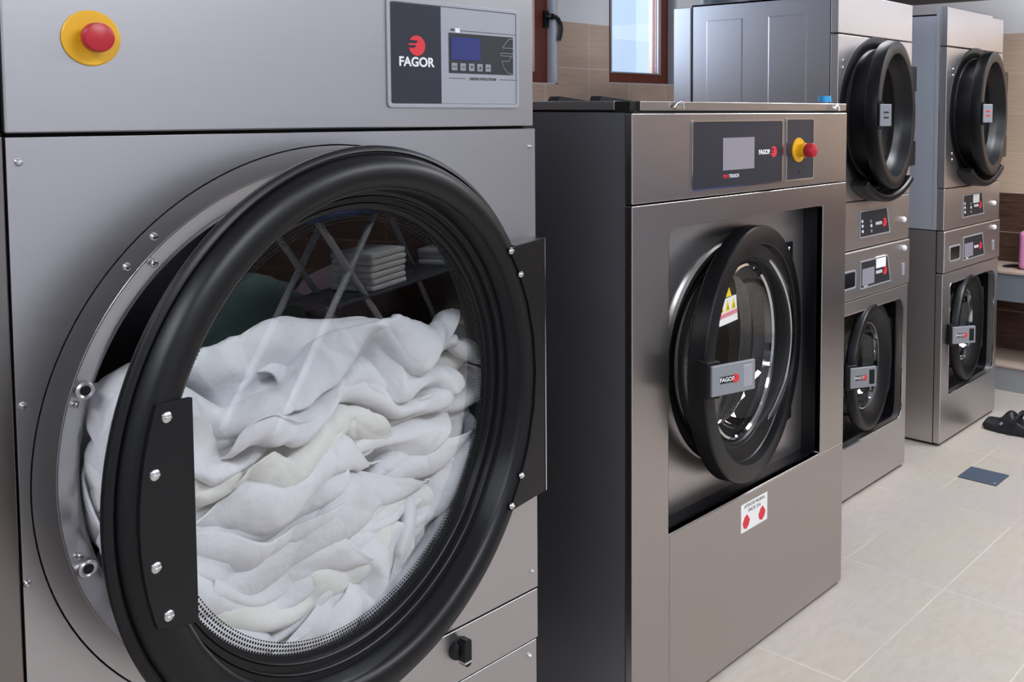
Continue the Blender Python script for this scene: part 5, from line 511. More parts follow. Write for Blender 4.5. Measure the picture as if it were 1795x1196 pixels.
-3,-2,1,1,1,3,6,3,2,3,1,1,-2,1,-1,-3,0,-6,-9,-5,2,2,1,-3,4,-5,-3,-2,-1,2,0,0,-2,-4,3,8,2,1,6,2,4,2,0,0,-1,1,1,1,-2,-2,2,-6,-12,-8,0,1,2,-10,-1,-2,0,1,-2,1,-1,1,4,2,4,0,6,7,6,2,0,-1,-1,0,2,-1,1,0,1,0,-3,-7,-8,-11,-6,-3,-18,0,0,0,1,-1,1,4,11,5,0,-6,7,8,3,3,0,-1,1,0,0,0,0,-3,1,1,-6,-3,
-1,-6,-10,-6,-5,-19,1,1,-2,1,1,5,8,5,6,-1,2,7,2,0,-1,1,1,0,1,-1,-2,1,0,-6,-7,-4,-2,-3,-4,-3,-1,-3,-17,1,0,1,0,6,9,4,-1,0,10,3,1,0,0,0,1,0,-1,-2,0,-3,-4,-1,-2,-6,-4,-3,-3,-1,0,-2,6,-19,3,-1,1,7,7,3,1,0,3,5,8,0,0,-2,-2,-4,-3,-2,-1,-2,0,-1,-2,-7,-5,1,2,-1,-1,3,7,9,119,-5,-6,-5,-4,-4,-3,-6,
-7,-4,-13,-12,-18,-16,-10,2,10,11,13,13,13,13,12,12,7,2,-7,-14,-18,-19,-18,-18,-16,18,-1,0,0,0,1,-2,0,2,-4,0,-4,-1,0,-4,-8,-8,-2,-2,0,0,1,0,-2,-1,4,6,2,0,2,2,-1,2,16,1,0,0,-1,-2,1,1,-3,-2,-3,-2,3,2,1,-5,-9,-8,-3,-1,-1,0,2,2,-3,-2,2,7,2,0,-1,2,4,6,9,0,-3,1,1,-3,-1,-3,-4,-3,5,4,0,1,1,-4,-8,
-7,-4,0,-1,0,0,6,-4,-5,3,5,-1,1,3,7,-7,9,10,0,-3,0,0,-4,-5,-3,-1,0,7,8,-1,-1,2,-3,-9,-7,-4,0,-1,1,2,3,2,-5,3,3,1,1,5,-7,1,6,8,1,-6,-1,-2,-1,-1,0,-2,2,9,5,-2,-1,2,-2,-10,-7,-5,0,1,2,8,3,0,-2,2,-2,0,-2,-8,-1,0,6,5,4,-5,-3,0,0,1,1,0,2,9,3,-2,0,0,-2,-11,-7,-5,0,1,2,8,6,-2,0,3,-3,-4,-13,
-1,0,2,4,5,5,-2,-1,0,3,0,-3,-3,4,10,5,-2,0,0,-3,-11,-7,-3,-1,-1,4,10,5,-2,2,1,-7,-15,-1,-2,1,0,2,3,7,3,1,3,1,1,-8,-5,0,12,11,1,-1,-1,-3,-11,-9,-1,0,1,3,11,4,-3,2,-6,-6,-4,4,-3,-7,-3,2,4,6,5,5,3,-2,-6,-8,0,2,10,6,2,3,-1,-1,-14,-8,1,-1,-1,7,10,4,-2,0,2,0,-2,0,-2,-9,-8,-2,2,9,2,2,2,5,0,-5,
-1,5,5,3,3,3,-2,-2,-14,-9,-1,0,-1,9,6,7,1,14,-4,-4,1,-2,-3,-5,-10,-3,-1,3,6,-5,-1,2,6,5,2,9,1,-1,1,1,0,-2,-13,-9,-2,0,3,12,6,3,18,-2,-4,-5,-3,-2,-3,0,-7,-8,-2,2,8,3,1,0,2,-1,3,11,3,-2,-1,1,0,-4,-11,-7,-3,-3,3,8,11,16,0,-3,-8,-4,-1,1,0,-1,-6,-9,-4,3,8,4,-1,-2,-2,1,9,9,2,0,-1,0,-1,-4,-8,-6,
-5,-2,5,8,10,0,-6,-4,-1,1,0,1,-1,1,-6,-8,-2,2,5,3,-2,-1,0,2,8,8,2,0,-1,1,-1,-6,-5,-2,-8,-5,4,7,-3,-1,-4,1,2,-1,-1,2,1,2,-5,-7,-4,1,0,-1,0,0,-1,5,11,7,1,0,0,-1,-2,-4,-3,-4,-7,-5,0,1,0,1,2,-2,0,1,1,-2,2,4,-7,-1,-1,-7,-2,-1,1,0,-1,6,10,6,0,-1,0,0,-6,-6,1,1,-5,0,-2,0,1,-1,1,3,0,-1,-1,4,6,
0,-5,0,-2,-8,-2,-1,0,-3,1,7,9,4,0,0,0,-2,-2,-5,-1,0,0,-3,-4,4,0,2,2,0,-2,2,-2,0,14,0,-4,2,-8,-9,-1,1,0,-5,1,9,9,3,0,-1,1,-3,-1,-6,-1,-3,-6,6,4,1,-2,0,1,0,-1,-1,-1,9,10,-2,-2,1,-10,-10,-2,0,2,-3,2,8,8,0,1,1,-2,-4,0,-3,-6,2,-1,2,3,3,0,-2,0,-1,-1,3,4,7,2,-1,0,-3,-12,-10,3,1,1,-6,5,10,6,1,
-1,0,-2,-3,-6,0,-5,0,2,6,2,0,0,-1,0,-5,6,3,-3,6,2,-1,1,-3,-13,-8,0,2,2,-4,5,10,3,1,-1,0,-5,-2,4,0,-2,-4,3,1,-1,0,1,2,3,6,-12,-11,7,13,5,0,-2,-5,-14,-6,-1,4,1,-5,7,7,4,3,0,0,-5,5,5,-2,-5,-2,0,0,1,4,6,2,-11,-9,-2,-1,7,13,4,0,0,-6,-15,-6,-1,1,0,0,11,5,3,0,0,0,-2,11,3,-4,-7,-1,2,5,3,-5,-2,
-5,-5,1,-4,-1,8,12,3,0,1,-6,-14,-7,0,2,-1,2,7,7,4,0,0,-9,7,9,3,-3,-4,2,3,-3,-2,1,-8,-3,1,-2,1,0,9,7,2,0,0,-6,-14,-7,0,1,1,8,5,6,3,0,-15,5,7,7,3,1,-2,-6,-2,2,-1,0,-3,-3,1,1,1,2,8,3,-1,2,0,-6,-12,-5,-2,0,2,6,9,6,1,-11,0,-4,7,6,5,-2,-3,-2,0,0,0,0,3,-2,-1,1,-1,7,6,1,0,-1,1,-5,-12,-6,-3,
0,2,7,10,7,-3,-3,-4,-7,3,6,5,1,-1,-3,2,0,6,-4,-2,-2,-1,2,3,9,5,-2,2,0,-2,-6,-9,-7,-3,2,2,6,10,0,-14,3,-4,-3,3,6,5,2,-1,-1,1,4,-1,-4,-3,0,-1,1,7,9,3,-2,0,1,-1,-7,-7,-7,-2,2,4,8,1,-11,-5,2,-2,-4,1,8,4,3,0,6,-4,0,-1,-5,-2,0,-1,5,9,7,-1,0,0,1,0,-7,-6,-7,-1,-2,5,-6,-3,-9,0,0,-1,1,1,7,8,6,
3,3,0,-9,-4,-5,-1,0,-3,5,12,5,-1,0,1,0,-1,-6,-6,-6,-2,0,-7,7,-5,-8,0,-1,-2,5,16,8,2,0,-4,-5,-3,-8,-3,-1,1,-1,0,5,12,4,0,-1,0,-3,-2,-4,-10,-3,-4,-5,-3,1,0,-4,-1,5,9,5,5,3,-3,2,-1,2,-7,-12,-5,-1,0,-1,0,8,12,1,-1,1,2,-2,-6,-4,-7,-1,-5,-3,-1,-1,1,3,7,6,3,2,2,1,-1,2,-2,0,-8,-13,-4,1,1,-1,3,7,
8,3,0,0,0,0,-6,-5,-9,-2,-1,-2,-2,2,3,3,1,2,8,-1,2,0,0,0,0,-1,-8,-10,-3,0,3,2,0,8,6,0,0,1,1,-2,-6,-4,-2,0,0,-1,-1,5,1,-1,0,4,8,-1,2,-2,1,0,0,-1,-10,-7,-3,1,1,5,7,2,3,1,-1,0,2,-2,-8,-3,-1,1,5,4,0,0,-1,0,1,6,4,-2,0,-1,0,0,0,-2,-10,-5,-2,2,3,0,8,5,1,-1,-1,0,1,-2,-4,0,3,12,6,-3,-5,-3,-1,
1,3,3,2,0,-1,0,1,0,-1,-4,-9,-3,-3,3,4,3,3,5,1,0,0,-1,0,-4,3,11,5,3,0,-3,-7,-3,-2,2,7,1,0,0,1,0,1,0,-2,-5,-8,-5,0,2,5,6,2,3,0,0,0,1,-6,14,9,-1,0,2,-1,-1,-10,-3,1,6,4,1,-1,-1,2,0,0,-1,-2,-5,-8,-5,2,5,2,2,7,2,-1,0,0,9,6,0,2,0,-1,2,-1,1,-7,-4,3,2,0,0,-1,0,3,2,0,-1,-2,-9,-6,-2,1,7,8,0,
1,0,0,-1,80,10,8,8,7,8,8,1,-12,-14,-9,-16,-15,-15,-15,-13,-6,4,6,0,-7,-6,-4,-3,6,2,0,0,-4,-4,-1,3,5,-16,1,-1,-1,1,0,2,6,9,8,-1,-1,2,0,2,0,-8,-13,-1,8,2,5,1,-1,-9,-2,-2,0,11,12,5,-1,1,-12,-5,-1,1,2,1,1,3,4,5,6,6,-1,2,-2,-1,0,-6,-12,-1,10,-5,-1,2,7,-4,1,0,3,4,4,4,3,-18,1,1,2,0,0,0,1,8,4,
5,-1,4,2,1,1,0,1,-5,-12,0,4,-2,2,-1,3,-1,4,-1,1,7,5,2,-17,2,1,0,0,0,-1,0,0,4,10,7,5,-3,0,2,1,1,-1,0,0,-9,-1,-1,-3,1,2,5,4,2,-1,1,-1,-11,-3,0,0,-1,0,0,-1,0,3,2,14,4,-1,2,0,2,1,2,-2,-6,7,-5,-5,-2,0,0,1,4,-2,0,-2,-2,-2,-6,-4,-3,0,0,0,1,0,0,-1,4,9,13,-1,0,1,2,1,-1,-5,3,3,-5,-5,-3,-1,-2,
-2,1,-4,-3,-2,0,0,-4,-5,-4,-2,-1,1,2,-1,-1,0,5,12,11,1,0,1,0,1,-3,-4,3,1,-1,-5,-5,-8,-4,-2,-4,-1,0,10,-9,-1,-2,-4,-4,-3,0,-1,0,1,0,-1,4,13,11,2,0,0,0,0,-2,0,-1,-1,1,-2,-9,-12,-6,-2,0,1,13,-2,-4,-1,-7,-3,-4,-7,-1,1,1,0,2,-1,2,11,14,1,0,-1,-1,3,-3,1,-2,0,1,-1,-8,-11,-3,-5,-1,13,1,-3,-5,0,-4,
-3,-6,-3,-3,-1,1,0,0,-1,2,8,14,7,-1,2,-3,1,-2,0,-3,-1,3,1,-6,-7,-5,-4,15,0,0,-1,-3,-2,-3,-2,-7,-2,-8,-2,1,1,2,-1,0,6,10,8,4,-1,0,0,-1,1,-3,-1,2,1,-4,-4,-2,13,3,0,-1,0,-1,0,1,-3,-8,-1,-8,-6,-1,-2,0,0,0,7,8,9,7,-3,1,0,0,2,-1,-2,1,2,-2,-7,19,-2,0,1,0,1,-1,-2,1,0,-4,-3,-8,-7,-1,-3,-2,0,-2,4,
5,7,8,2,0,1,1,2,-1,1,-1,-1,-7,10,2,3,2,1,0,0,0,0,1,0,-1,-3,-5,-9,-5,-3,-2,-4,-2,2,4,8,6,3,-1,0,4,4,0,0,-2,-1,-8,6,5,7,4,3,-1,1,0,1,0,0,1,-3,-4,-7,-7,-4,-2,-3,-3,-1,2,5,6,1,1,-1,3,6,2,1,-1,-18,7,1,8,8,6,3,-1,0,3,2,-1,0,0,-1,-3,-4,-7,-4,-1,-2,-7,-4,-2,3,4,0,-1,2,4,6,8,0,-17,-1,5,1,5,
4,9,2,2,4,2,2,1,-2,0,2,-1,-3,-7,-4,0,-8,-3,-7,-2,0,-1,2,1,-2,4,9,13,-14,-3,1,0,1,4,4,8,4,2,3,1,4,2,0,0,1,0,-2,-5,-7,4,-3,-5,-1,-1,-5,-6,-4,0,0,2,10,-8,0,-5,-3,0,1,0,5,6,1,3,7,0,4,4,-1,3,0,2,-1,-5,-2,-4,-2,-3,0,3,-6,-9,-7,-1,0,1,-2,-3,2,-3,-3,-2,-3,-1,1,5,2,3,3,2,4,6,0,3,1,1,1,-4,-2,
3,-4,-6,1,4,-4,-9,-10,-4,0,9,-2,-7,-3,-2,1,0,-8,-3,-1,0,1,5,5,4,3,3,3,2,3,1,1,1,0,-2,0,-2,-1,1,-1,-9,-16,-2,16,-1,0,-4,-6,-9,-3,2,-1,-2,-3,-3,-3,2,2,3,3,4,6,3,2,1,2,2,0,0,0,-3,-2,0,0,-5,-10,16,0,2,-2,-1,-3,-4,-2,-4,-8,-2,2,-8,-2,-1,-1,1,2,4,5,2,5,3,3,2,-1,-1,0,0,1,0,2,-10,15,1,0,2,0,0,
-2,-4,-3,-2,-4,-7,-1,-3,-4,-2,-2,-1,-1,0,5,2,4,7,2,0,-3,-1,2,1,2,2,0,13,-3,4,3,2,0,0,0,-2,-2,-3,-5,0,-6,-7,-2,-4,-3,-1,-1,-3,3,2,1,6,3,-1,-2,0,3,1,2,7,16,-4,-7,2,6,2,2,1,1,-2,0,-1,-2,-3,-5,-4,-3,-6,-4,-2,-3,-3,0,1,1,5,3,0,2,1,3,4,0,14,-1,-4,-9,3,7,1,3,2,1,1,-1,-2,-3,1,-2,-5,-4,-4,-1,-2,
-6,-2,-2,-2,2,9,6,-1,0,4,7,0,8,2,1,-5,-10,0,5,4,3,5,2,2,0,1,-1,-3,-1,-1,-3,-6,-2,1,-4,-4,1,-3,0,9,8,0,-3,-4,3,3,2,-2,-4,-10,-5,4,5,6,4,4,4,4,2,0,0,0,-1,0,-3,-2,-2,-1,-2,0,0,-2,0,5,5,-1,-3,-1,-7,2,4,2,-4,-9,-2,0,3,6,6,3,4,4,3,1,1,1,-1,0,0,-2,-1,1,0,1,1,-2,-3,0,2,2,-3,-9,2,3,4,3,-5,
-8,-4,0,0,-1,7,5,3,5,5,1,2,3,1,0,0,1,1,-1,0,1,-1,-1,0,-1,0,2,4,1,-1,2,0,2,-7,-7,-7,-1,-1,-1,1,7,4,4,5,4,4,3,2,0,-1,1,2,-1,-1,0,-1,-4,3,1,-1,15,-8,-5,-2,6,4,-2,-4,-7,-6,-3,-2,-1,-1,3,4,3,5,2,5,3,7,1,-2,2,0,0,-3,-2,4,1,0,1,16,-1,-2,-1,-2,-3,-1,-3,-3,-7,0,-2,-4,-2,-1,0,5,2,3,1,1,7,5,0,
3,3,1,1,-1,1,1,0,1,10,4,1,0,-3,-1,1,-2,-1,-6,-6,-3,2,-3,-4,-3,-2,1,0,2,7,-2,1,-1,0,8,7,6,4,0,-1,-2,-2,1,6,6,2,2,0,-1,0,-2,-1,-7,-3,-4,-3,-2,-4,-3,-3,-1,2,0,1,2,3,-4,-1,5,11,8,3,-1,-3,-3,0,1,3,5,5,2,0,0,-2,0,-3,-4,-3,-2,-5,-3,-1,-4,-5,-1,1,-1,-1,2,0,-1,2,5,8,5,4,-3,0,0,0,0,3,3,5,4,-1,
2,-1,0,-5,-6,0,2,-1,-2,-4,-8,-5,-4,-1,0,0,1,3,2,0,3,8,5,-1,-2,0,0,0,0,1,2,5,4,3,1,0,-1,-4,-6,0,0,-1,-3,-4,-7,-5,3,-3,-2,1,2,2,0,-1,1,9,2,-3,-3,-3,0,6,0,-2,1,7,2,3,4,1,0,-1,-4,-1,-1,-2,-1,-2,-11,-10,0,-1,6,4,-1,-1,-2,0,2,15,1,0,-8,-3,1,3,4,0,1,1,-1,5,9,4,1,1,-2,-7,-5,3,-5,-1,-11,-8,7,
3,-2,-3,-1,0,0,-1,8,13,13,1,2,5,6,3,3,2,2,2,-1,3,3,-3,-3,-10,-9,-5,1,3,8,4,2,-2,-1,-4,-4,0,3,6,4,4,2,11,5,2,-1,-1,2,0,1,-1,1,-1,-1,-2,-1,0,-2,-2,4,4,1,-8,-6,-6,0,-1,5,6,2,6,0,1,0,0,17,0,1,-1,0,0,1,0,1,-1,0,-2,-4,0,-5,0,5,5,2,-2,-2,-1,-2,-2,-6,-2,5,0,2,5,2,1,0,18,1,0,0,-1,0,-2,-1,1,
-3,-1,-3,-1,-3,-2,4,6,3,0,-1,-1,-1,0,-4,0,-8,-4,10,4,0,2,0,-1,16,-1,0,-1,-1,-2,-1,-1,-3,0,-3,-5,-3,-1,0,9,9,2,-5,-2,-1,-4,-1,-1,0,1,5,4,1,-1,-3,1,3,10,-2,-1,0,-1,-3,-1,-5,-2,-2,-2,-2,-2,0,7,10,2,-5,-4,-3,-2,0,1,2,1,8,6,0,-3,-4,-2,-3,2,2,-2,-4,0,-2,-2,-3,-1,-2,-1,-1,-1,2,1,7,4,-5,-6,-1,0,0,
0,1,3,6,12,1,-5,-7,-5,-2,1,-1,-10,-1,0,-2,-2,-2,-1,0,2,0,-1,0,0,2,6,-3,-3,-2,-1,0,0,1,1,2,10,5,-6,-7,-3,-1,0,0,-2,-14,-2,-1,-2,1,3,1,-1,-1,-1,4,-1,1,2,1,-4,-3,-2,3,2,-2,0,2,7,5,-6,-8,-4,0,1,0,0,-2,-17,-1,1,-2,2,2,-1,1,6,2,-4,5,5,-4,-8,-2,1,3,2,1,-1,5,2,-3,-1,-7,-4,2,-1,0,-1,0,0,-20,1,0,
5,2,-3,1,4,1,6,2,4,5,-2,-6,-6,-1,4,-2,-3,6,2,0,-2,-12,-2,2,-1,3,0,-2,-3,0,-10,1,1,0,-4,3,5,2,2,4,3,5,-4,7,-1,-2,-2,-5,0,3,0,-1,0,0,-5,-3,0,-1,-5,1,5,-5,-2,3,7,-2,-1,2,-1,1,3,-1,-3,7,2,1,-1,1,2,0,1,-1,-3,0,-1,0,-1,1,-1,-3,-3,0,0,-5,4,1,17,-4,4,0,1,1,0,-1,0,-1,0,0,-1,2,2,-1,-1,0,0,1,
-2,0,1,0,1,-1,1,0,-1,-1,0,-1,1,20,-1,0,-1,-1,1,1,-1,0,0,0,-1,1,0,1,-1,0,1,0,-3,-3,3,0,2,-2,-1,0,1,1,0,2,0,0,18,0,-4,0,-1,-1,2,3,0,1,1,-1,-1,1,-2,0,-2,-1,-2,-3,-2,-1,3,0,0,-2,0,2,2,3,1,2,-3,18,-5,-1,-3,-3,-1,1,5,2,2,2,-2,-1,-1,-1,-2,-1,-3,-6,-5,0,1,6,0,-1,3,2,1,2,1,3,-4,-9,13,0,-5,-3,
-3,1,1,2,3,-1,-4,-4,3,-1,-2,-2,-1,-2,-2,0,8,3,-3,0,4,4,3,0,1,0,-2,-8,-7,16,-5,-2,-3,-2,-1,1,1,-3,-8,-6,0,2,1,-1,-2,-1,0,4,16,6,0,-2,1,4,1,0,1,-2,-1,-14,-5,1,16,-1,-1,1,-1,-8,-9,-2,-7,-6,-1,1,-1,1,-1,1,2,9,16,7,1,1,1,-1,0,0,0,0,-2,-8,-5,-3,2,15,0,1,-1,0,-1,-9,-14,0,-3,-5,-2,2,5,2,5,9,7,
4,1,-2,-2,0,2,0,-1,0,-1,-5,-6,0,4,6,1,9,1,4,0,0,0,-9,-13,-1,-2,-3,-4,3,15,8,5,-1,-3,-2,-3,6,-2,-4,-2,-1,-2,-5,2,3,4,5,7,-16,7,6,3,6,2,1,2,-1,-3,-3,-4,0,0,8,9,1,0,-3,-3,2,-6,-5,2,-3,0,1,0,-2,4,4,5,2,-15,-1,3,2,6,6,3,3,3,0,3,0,-3,-1,-1,4,5,2,1,0,0,-2,0,-1,-1,-1,-4,1,1,0,2,-1,-1,-1,-4,
-1,3,-2,5,3,2,4,1,1,6,-2,0,-5,-2,2,3,0,1,1,2,0,0,1,0,0,0,0,0,1,-1,-3,12,-1,0,0,-1,-5,2,3,0,4,3,1,-2,-3,-4,-2,-5,-4,3,2,2,0,4,0,2,0,2,1,2,1,0,-1,1,19,-1,1,-1,0,-1,0,-2,0,3,0,-1,0,-7,0,-5,-12,-5,2,2,2,1,1,0,2,3,1,2,1,2,2,0,6,14,1,-1,-1,0,2,0,1,2,1,-2,1,-1,-4,-8,-10,-7,-1,-1,-2,0,5,
2,3,2,0,4,0,0,0,3,1,3,4,-1,0,0,0,0,0,3,4,5,-1,3,0,-2,-8,-9,-1,-4,-8,-2,2,-2,2,4,1,3,-3,-2,1,1,3,6,-1,-6,0,1,1,1,0,0,0,2,4,10,2,1,-1,-2,-3,-3,-7,-10,-5,-1,1,-2,1,3,0,-2,-2,-1,1,1,3,2,-15,-1,1,0,-1,0,-1,1,0,-1,2,7,11,10,1,0,-1,-4,-4,-9,-9,4,-4,-1,-2,0,1,-2,-1,0,-1,1,-1,-17,0,-2,0,0,0,
1,-1,1,-2,3,-1,2,11,13,1,1,3,0,-3,-8,-12,4,-1,-1,-5,2,2,-5,-4,2,3,1,-19,0,1,1,0,0,1,1,0,4,2,2,6,3,-3,2,5,3,3,3,1,0,-5,-5,-3,3,2,0,1,-4,-9,0,-4,-11,2,3,-3,0,3,3,1,1,3,0,3,2,-7,-9,-1,3,5,6,4,9,1,1,-2,-4,-2,-1,5,0,1,-3,-7,-1,0,0,-3,2,2,2,-1,2,1,-1,2,0,-3,-9,-4,3,3,5,4,7,4,5,-3,0,2,-1,
0,-1,-2,-1,0,1,3,4,0,1,4,2,1,1,-1,-1,-1,3,-1,-10,-9,2,6,6,4,4,1,-1,-3,0,1,0,-1,0,-3,1,-1,6,3,0,14,1,1,-1,1,-2,1,0,1,0,-3,-9,-12,2,13,7,2,-1,-4,-2,-3,-3,1,0,-3,-2,-2,3,6,3,5,0,-4,18,1,-2,0,-1,2,0,0,-3,-2,-11,-13,0,12,9,2,-2,-5,-2,-2,-2,-1,-2,-4,-2,-1,3,2,1,4,2,1,-1,17,-3,-2,0,1,-2,-3,-2,
-1,-7,-9,-1,9,8,2,-2,-7,-3,-1,-1,-1,-4,-2,-3,1,5,0,-3,-2,5,0,3,8,11,1,1,-3,-4,-3,-2,-1,-5,-7,0,6,10,4,-4,-8,-8,-1,0,-3,1,-1,-2,2,2,0,-4,-1,3,2,1,3,-1,4,-1,0,-1,-1,-1,0,-5,-7,-1,4,16,-1,0,-4,-4,-4,-7,-3,0,-2,1,1,0,-1,-1,-1,3,1,1,1,0,1,0,0,0,0,0,-1,-5,-7,-1,4,9,5,8,-6,-7,2,-1,-6,-7,-4,-1,
0,0,0,1,0,0,0,0,-1,0,0,0,87,-1,-8,-10,-10,-14,-13,-11,-13,-3,0,5,11,11,11,4,-2,-11,-15,-11,-1,16,18,17,17,18,14,4,-6,-8,-9,-11,-12,-2,-10,-2,2,-2,1,2,3,6,3,9,2,2,0,-7,-8,-8,-3,3,7,8,1,0,0,-1,-3,-6,-7,-3,-3,-1,3,3,-10,2,-2,-3,-1,1,5,3,5,9,0,5,-2,-5,-8,-5,-5,1,6,7,5,-1,0,0,-1,-5,-9,-7,0,0,-1,
0,3,-14,2,0,-2,1,2,3,7,9,1,3,-1,-3,-6,-7,-5,0,5,4,2,4,1,-1,1,-7,-7,-7,0,-1,1,-1,1,6,-12,-1,-1,2,2,7,4,5,3,2,2,-4,-8,-8,-4,0,5,4,3,2,0,1,0,-4,-5,-6,-1,-1,-1,-1,3,4,4,-8,-4,1,2,6,4,4,2,4,1,-2,-5,-9,-7,0,2,5,4,3,2,0,0,-2,-8,-5,-6,0,2,1,2,6,8,6,-10,-2,2,6,4,4,4,3,0,-2,-5,-8,-6,1,1,4,4,
1,2,5,-1,-2,-8,-7,-5,-1,1,2,3,6,9,6,3,-12,6,4,5,2,4,3,0,-3,-4,-9,-7,1,0,3,6,1,4,5,1,-3,-8,-11,-3,-2,3,2,5,5,7,5,3,-1,-12,6,6,3,7,2,0,-2,-6,-9,-6,-3,2,2,8,2,4,5,3,-4,-4,-15,-6,-2,1,6,6,4,8,6,1,-2,1,-3,2,2,5,4,1,-3,-4,-9,-4,-5,6,0,5,3,2,6,3,-2,-8,-9,-6,-3,0,11,4,5,6,4,1,0,0,0,0,0,5,
6,0,-2,-5,-8,-4,-6,1,4,2,7,2,8,3,-3,-8,-8,-8,-1,2,11,8,4,2,3,0,-1,-1,0,0,0,5,7,0,-4,-6,-5,-5,-5,-1,3,1,10,2,8,1,-2,-6,-8,-6,-3,3,12,6,0,5,3,-1,-1,1,0,-1,0,3,9,-4,-3,-2,-5,-6,-6,0,5,5,4,3,7,1,-1,-7,-9,-6,-1,3,13,9,2,1,0,-1,0,0,-1,1,-1,0,12,-1,-1,-5,-8,-7,-4,1,3,12,2,1,7,2,-2,-7,-9,-6,
-2,4,11,9,2,0,-1,-1,0,-1,3,1,-2,0,-1,12,0,-3,-9,-8,-3,-1,2,9,-1,7,8,1,-2,-7,-8,-7,0,5,11,7,1,0,0,-2,-1,0,3,0,1,-1,0,0,5,2,-6,-9,-3,-2,3,10,7,3,1,4,-2,-8,-9,-8,1,8,10,5,3,-2,0,0,-1,1,2,-1,-1,-2,2,1,-2,1,0,-10,-3,0,4,10,6,4,0,4,-2,-9,-10,-7,1,7,8,6,4,0,-2,-1,0,1,1,1,-1,0,0,0,-2,-6,5,
-12,-5,0,3,11,7,4,0,2,-1,-8,-12,-5,1,6,10,6,2,0,-2,0,1,-1,3,-2,-1,1,0,0,-3,-7,-5,-2,-12,1,2,11,9,2,2,1,0,-6,-12,-5,0,5,10,6,1,-1,-1,0,2,1,-2,1,1,-1,1,-1,-7,-11,-4,-2,-12,-3,4,16,8,0,1,-1,-1,-4,-12,-6,5,5,5,7,0,0,0,1,-3,3,0,1,0,0,1,-2,-10,-10,-6,-2,-3,-14,3,17,8,-1,1,-1,0,-7,-11,-6,5,-2,
-1,10,3,1,1,4,1,3,-3,1,3,-2,0,-2,-11,-10,-4,0,1,-3,-9,15,7,0,1,-1,0,-8,-11,-6,1,0,2,11,4,0,2,2,1,-2,1,4,0,0,-1,-4,-13,-8,-3,-1,1,-2,18,6,7,0,-1,1,-4,-8,-10,-4,1,2,-3,12,7,3,0,0,-1,0,2,3,0,-1,-2,-4,-13,-6,-2,1,3,7,13,3,11,2,-2,-2,-2,-7,-10,-2,1,-1,0,8,9,5,1,1,-1,-1,0,2,0,-2,0,-8,-12,-5,0,
1,3,9,10,5,-1,10,0,-2,-1,-8,-7,-4,-1,0,1,4,13,5,2,-1,0,0,0,0,0,0,0,-11,-12,-4,1,0,4,11,9,4,0,1,8,-2,0,-10,-7,-4,0,1,0,7,12,5,1,1,0,-1,0,0,0,-1,-3,-9,-11,-1,1,-2,6,10,9,3,1,-1,-5,10,-5,-10,-6,-4,0,0,1,8,10,6,2,-1,-1,0,0,1,0,-3,-3,-8,-11,-1,1,0,8,10,7,2,0,0,-6,-7,5,-10,-7,-2,-1,-1,5,11,8,
3,1,0,-1,-1,1,0,-2,-1,-5,-7,-8,-3,0,0,6,13,7,2,0,0,-8,-5,-3,-8,-3,-2,-2,1,5,11,8,0,0,1,2,0,-2,0,0,-1,-6,-9,-7,-3,-1,-1,10,13,4,1,1,0,-6,-5,-6,-6,-6,-6,-3,3,5,9,7,0,1,1,2,-3,0,2,-2,-2,-4,-7,-4,-6,-2,1,12,10,3,1,0,-1,-5,-7,-7,-4,-3,-12,-2,2,6,7,7,3,-2,2,2,-1,0,0,0,-1,-5,-6,-7,-6,-1,1,12,
11,1,1,0,-1,-4,-11,-5,-3,-4,7,-14,8,4,3,4,6,-2,-2,4,1,0,0,0,0,-5,-8,-6,-5,-1,1,13,10,2,-1,-1,0,-3,-6,-5,-5,-5,6,3,-8,2,6,4,7,-1,-3,3,1,2,0,1,-1,-2,-5,-8,-9,0,2,10,8,3,0,-1,1,-4,-7,-11,-4,-1,6,2,4,-3,3,5,7,0,-2,2,2,0,-2,1,0,1,-8,-11,-5,-1,5,8,6,1,2,0,0,-3,-7,-10,-4,-1,3,3,4,5,0,5,8,-1,
0,0,2,0,-1,2,0,-1,-7,-11,-6,-1,4,8,6,3,2,-2,-1,0,-7,-11,-5,0,2,3,7,8,7,5,5,2,0,-1,1,0,1,1,-1,-1,-1,-11,-7,-1,2,5,3,6,3,-1,-1,-1,-5,-10,-6,-1,2,4,8,5,6,1,9,0,0,3,1,0,1,0,-1,1,-2,-9,-9,-2,1,6,5,4,3,1,-1,-2,-6,-11,-6,1,1,4,7,7,5,1,-2,12,1,-1,0,1,0,0,0,1,-2,-7,-12,-3,1,5,7,4,3,3,-1,-2,
-6,-10,-8,1,1,5,7,7,1,2,1,-4,16,-1,-1,-1,0,1,-1,0,0,-6,-10,-6,1,3,6,2,5,4,0,-2,-6,-10,-7,1,4,1,6,5,4,3,0,-3,-8,15,0,0,0,-1,0,0,0,-5,-9,-7,-1,0,4,4,6,4,0,-1,-6,-8,-7,-1,6,1,6,3,5,3,-1,-2,-5,-9,13,1,1,1,-2,0,0,-4,-8,-7,-4,1,2,3,6,6,2,-1,-7,-10,-7,1,5,-1,7,9,4,1,-4,-5,-1,-2,-2,14,0,-4,1,
2,0,-2,-6,-9,-5,1,0,6,3,8,1,-1,-4,-12,-7,-1,6,6,6,7,2,0,-5,-8,1,3,-3,3,22,-1,5,13,14,15,10,5,-5,-12,-16,-14,-16,-11,-4,9,15,10,4,1,-2,-7,-8,-11,-8,-2,7,12,14,10,11,13,12,-3,5,7,1,-1,-5,0,-6,-5,-3,0,-1,0,6,9,7,1,4,1,1,0,0,-1,0,-1,-4,-3,0,1,2,1,0,1,1,8,1,-3,-3,-3,-5,-1,-3,-1,-1,0,6,8,9,-2,
